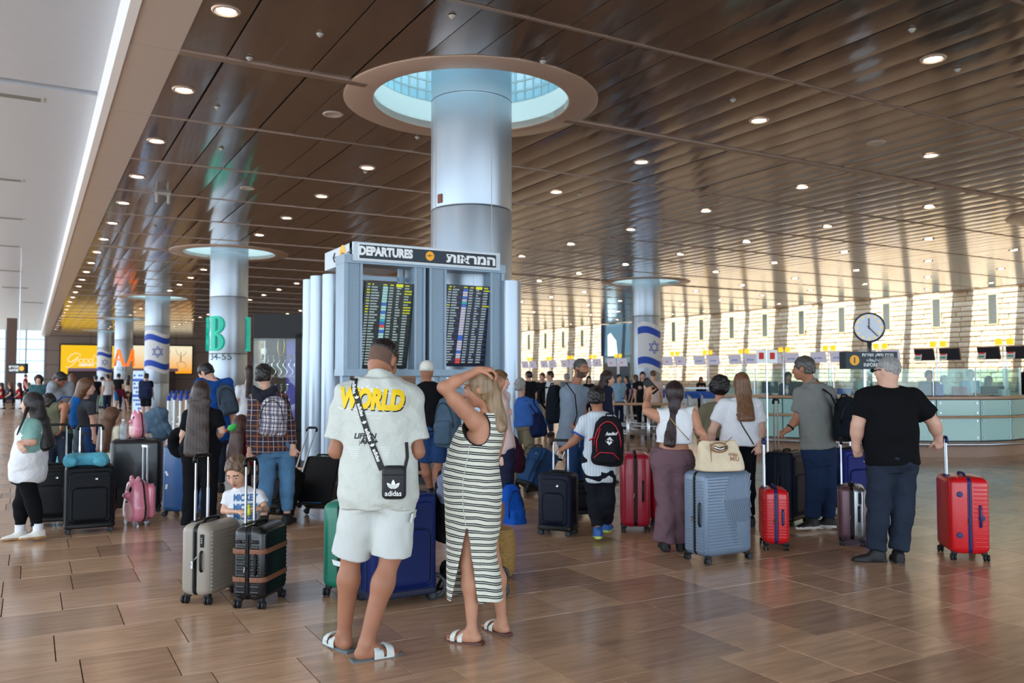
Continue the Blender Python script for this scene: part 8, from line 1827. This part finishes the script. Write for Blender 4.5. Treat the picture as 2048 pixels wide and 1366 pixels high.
def agent(label, px, d, H, top, face=180, hr_='short', hm=None):
    p_ = world(px, 755, d); f_ = Frame.__new__(Frame); f_.o = Vector((p_.x, p_.y, 0)); f_.d = d; f_.lat = ray(px, 755)[0] * d; f_.yaw = -YAW
    o_ = Frame.__init__; Frame.__init__ = lambda s, a, b, z=0: s.__dict__.update(f_.__dict__)
    p = Person(label, px, 900, H, face, FEM if hr_ != 'short' else MALE, 'mid'); Frame.__init__ = o_
    p.h = .016; p.body({}, face=False); p.hair(hr_, hm or HB, length=.12); p.top(CL[top], fold=0, sleeve=1.8, e=.02); p.bottoms(CL['black'], fold=0); p.shoes(BSH); return p
for px, d, H, top, hr_, lab in ((1576, 20.5, 1.70, 'navy', 'bob', 'desk clerk with face mask behind the left part of the information desk'), (1716, 20, 1.42, 'grey', 'short', 'clerk with grey hair low behind the desk, under the green sign'), (1858, 20, 1.74, 'teal', 'short', 'clerk in dark teal behind the curved desk, right of the man in black'), (1888, 21.6, 1.62, 'navy', 'short', 'clerk in navy behind the curved desk, next to the teal one'), (1940, 20.6, 1.76, 'lblue', 'short', 'clerk in light blue behind the curved end of the desk'), (1977, 21.8, 1.60, 'grey', 'bob', 'clerk with brown hair at the right of the desk'), (1402, 36.6, 1.6, 'black', 'bob', 'check-in clerk at a far counter left of the curly-haired person')):
    agent(lab, px, d, H, top, hr_=hr_)
# things on the information desk
r2 = random.Random(11)
for k, (px, col, w_, h_) in enumerate(((1540, (50, 60, 80), .35, .25), (1600, (24, 26, 30), .4, .25), (1690, (30, 60, 150), .35, .12), (1725, (220, 220, 220), .25, .28), (1850, (90, 90, 100), .25, .2), (1875, (30, 60, 160), .15, .2), (1890, (230, 230, 225), .3, .2), (1915, (140, 60, 70), .3, .15), (1985, (30, 32, 40), .5, .16), (2005, (210, 215, 220), .2, .1))):
    p_ = world(px, 786, 18.6 if px < 1650 else 17.6); t = thing('desk_monitor' if k % 2 == 0 else 'document_box', ['dark monitor', 'low box of papers'][k % 2] + ' on the information desk, ' + ['left end', 'behind the grey polo man', 'blue, under the green sign', 'white, under the green sign', 'grey, right of the man in black', 'bright blue, right of the man in black', 'white, at the middle of the curve', 'reddish, before the clerk in light blue', 'wide, near the curved end', 'pale, at the curved end'][k], 'desk item', (p_.x, p_.y, 1.2), (0, 0, -YAW + r2.uniform(-.3, .3)))
    q = MB(); q.rbox(-w_ / 2, w_ / 2, -.03 if k % 2 == 0 else -.1, .03 if k % 2 == 0 else .1, .04 if k % 2 == 0 else 0, h_ + .04, .01, rz=.01, n=2); q.build('casing', mat('desk_%d' % k, col, .5), t, 35)
    if k % 2 == 0: q = MB(); q.bx(-.06, .06, -.05, .05, 0, .012); q.bx(-.015, .015, -.01, .01, 0, .08); q.build('stand', M_BLACK, t)
# posters in red on a glass screen post
p_ = world(1534, 737, 15.5); t = thing('red_notice', 'pair of white notices with red squares above the left end of the desk', 'notice', p_, (0, 0, -YAW)); q = MB()
for s in (-1, 1): q.mi = 0; q.bx(s * .1 - .09, s * .1 + .09, 0, .01, .1, .34); q.mi = 1; q.bx(s * .1 - .045, s * .1 + .045, -.004, 0, .17, .29)
q.build('notice_sheet', [M_SW, mat('notice_red', (214, 50, 40), .6)], t); q = MB(); q.bx(-.012, .012, .01, .035, -p_.z, .36); q.build('glass_post', M_ALU, t)
# stroller beside the striped dress
sf = Frame(895, 1198); ST_ = thing('stroller', 'black folding stroller with grey cloth behind the striped-dress woman', 'stroller', sf.o, (0, 0, -YAW))
L_ = lambda x, y, d=0: tuple(sf.L(x, y, d))
q = MB()
for dd in (0, .42):
    q.tube([L_(868, 1190, dd), L_(905, 1110, dd), L_(925, 1040, dd), L_(905, 960, dd)], .012, 8); q.tube([L_(1000, 1150, dd), L_(940, 1090, dd), L_(890, 1060, dd)], .012, 8); q.tube([L_(870, 1180, dd), L_(1000, 1150, dd)], .010, 8)
q.tube([L_(905, 960, 0), L_(903, 955, .2), L_(905, 960, .42)], .015, 8); q.build('frame', M_BLACK, ST_, True)
for x, y, r_, dd in ((868, 1186, .095, 0), (900, 1172, .085, .42), (1000, 1158, .07, 0), (1002, 1150, .07, .42)):
    c = Vector(L_(x, y, dd)); c.z = r_; q = MB(); q.tube([(c.x + (r_ - .015) * cos(a), c.y, c.z + (r_ - .015) * sin(a)) for a in np.linspace(0, 2 * pi, 25)[:-1]], .015, 8, closed=True); q.cyl(c - Vector((0, .015, 0)), c + Vector((0, .015, 0)), .02, 10)
    for a in range(5): q.tube([c, c + Vector(((r_ - .015) * cos(a * 1.257), 0, (r_ - .015) * sin(a * 1.257)))], .005, 4)
    q.build('wheel', mat('wheel_grey', (52, 56, 60), .5), ST_, True)
soft('seat_fabric', [loft(L_(890, 1080, .2), (.12, 0, 1), (1, 0, 0), [(0, .0, 0, .10, .18), (.15, .0, 0, .12, .18), (.35, -.02, 0, .10, .17), (.5, -.05, 0, .06, .15)], .03, round_=.03)], .011, BLK, ST_, None, lambda V: .008 * wob(V, 18)); soft('basket', [loft(L_(925, 1165, .2), (0, 0, 1), (1, 0, 0), [(0, 0, 0, .14, .16), (.14, 0, 0, .17, .19)], .02, e=4, round_=.02)], .012, BLK, ST_)
jk = thing('draped_cloth', 'grey-lilac jacket draped over the stroller handle', 'jacket', sf.o, (0, 0, -YAW)); soft('cloth_body', [loft(L_(885, 1010, .1), (.12, 0, 1), (1, 0, 0), [(0, .02, 0, .03, .08), (.1, 0, 0, .06, .12), (.22, 0, 0, .05, .12), (.3, .02, 0, .02, .08)], .02, round_=.02)], .009, cloth('lilac_grey', (112, 118, 142)), jk, None, lambda V: .010 * np.sin(V[:, 0] * 90 + V[:, 2] * 40))
bf = Frame(1002, 1152); bs = thing('straw_bag', 'woven straw basket bag standing behind the striped dress', 'basket bag', bf.o, (0, 0, -YAW)); soft('woven_body', [loft((0, 0, 0), (0, 0, 1), (1, 0, 0), [(0, 0, 0, .08, .10), (.05, 0, 0, .11, .13), (.25, 0, 0, .12, .13), (.38, 0, 0, .10, .11)], .02, round_=.02)], .008, mat('straw', (150, 116, 60), .8, vary=.3, vscale=60, bump=.5, bscale=140), bs, None, lambda V: .003 * np.sin(V[:, 2] * 240)); q = MB(); q.tube([(.0, -.09, .36), (.0, -.1, .5), (.02, -.02, .58), (.02, .08, .5), (0, .09, .36)], .009, 6); q.build('handle', M_BRN, bs, True)
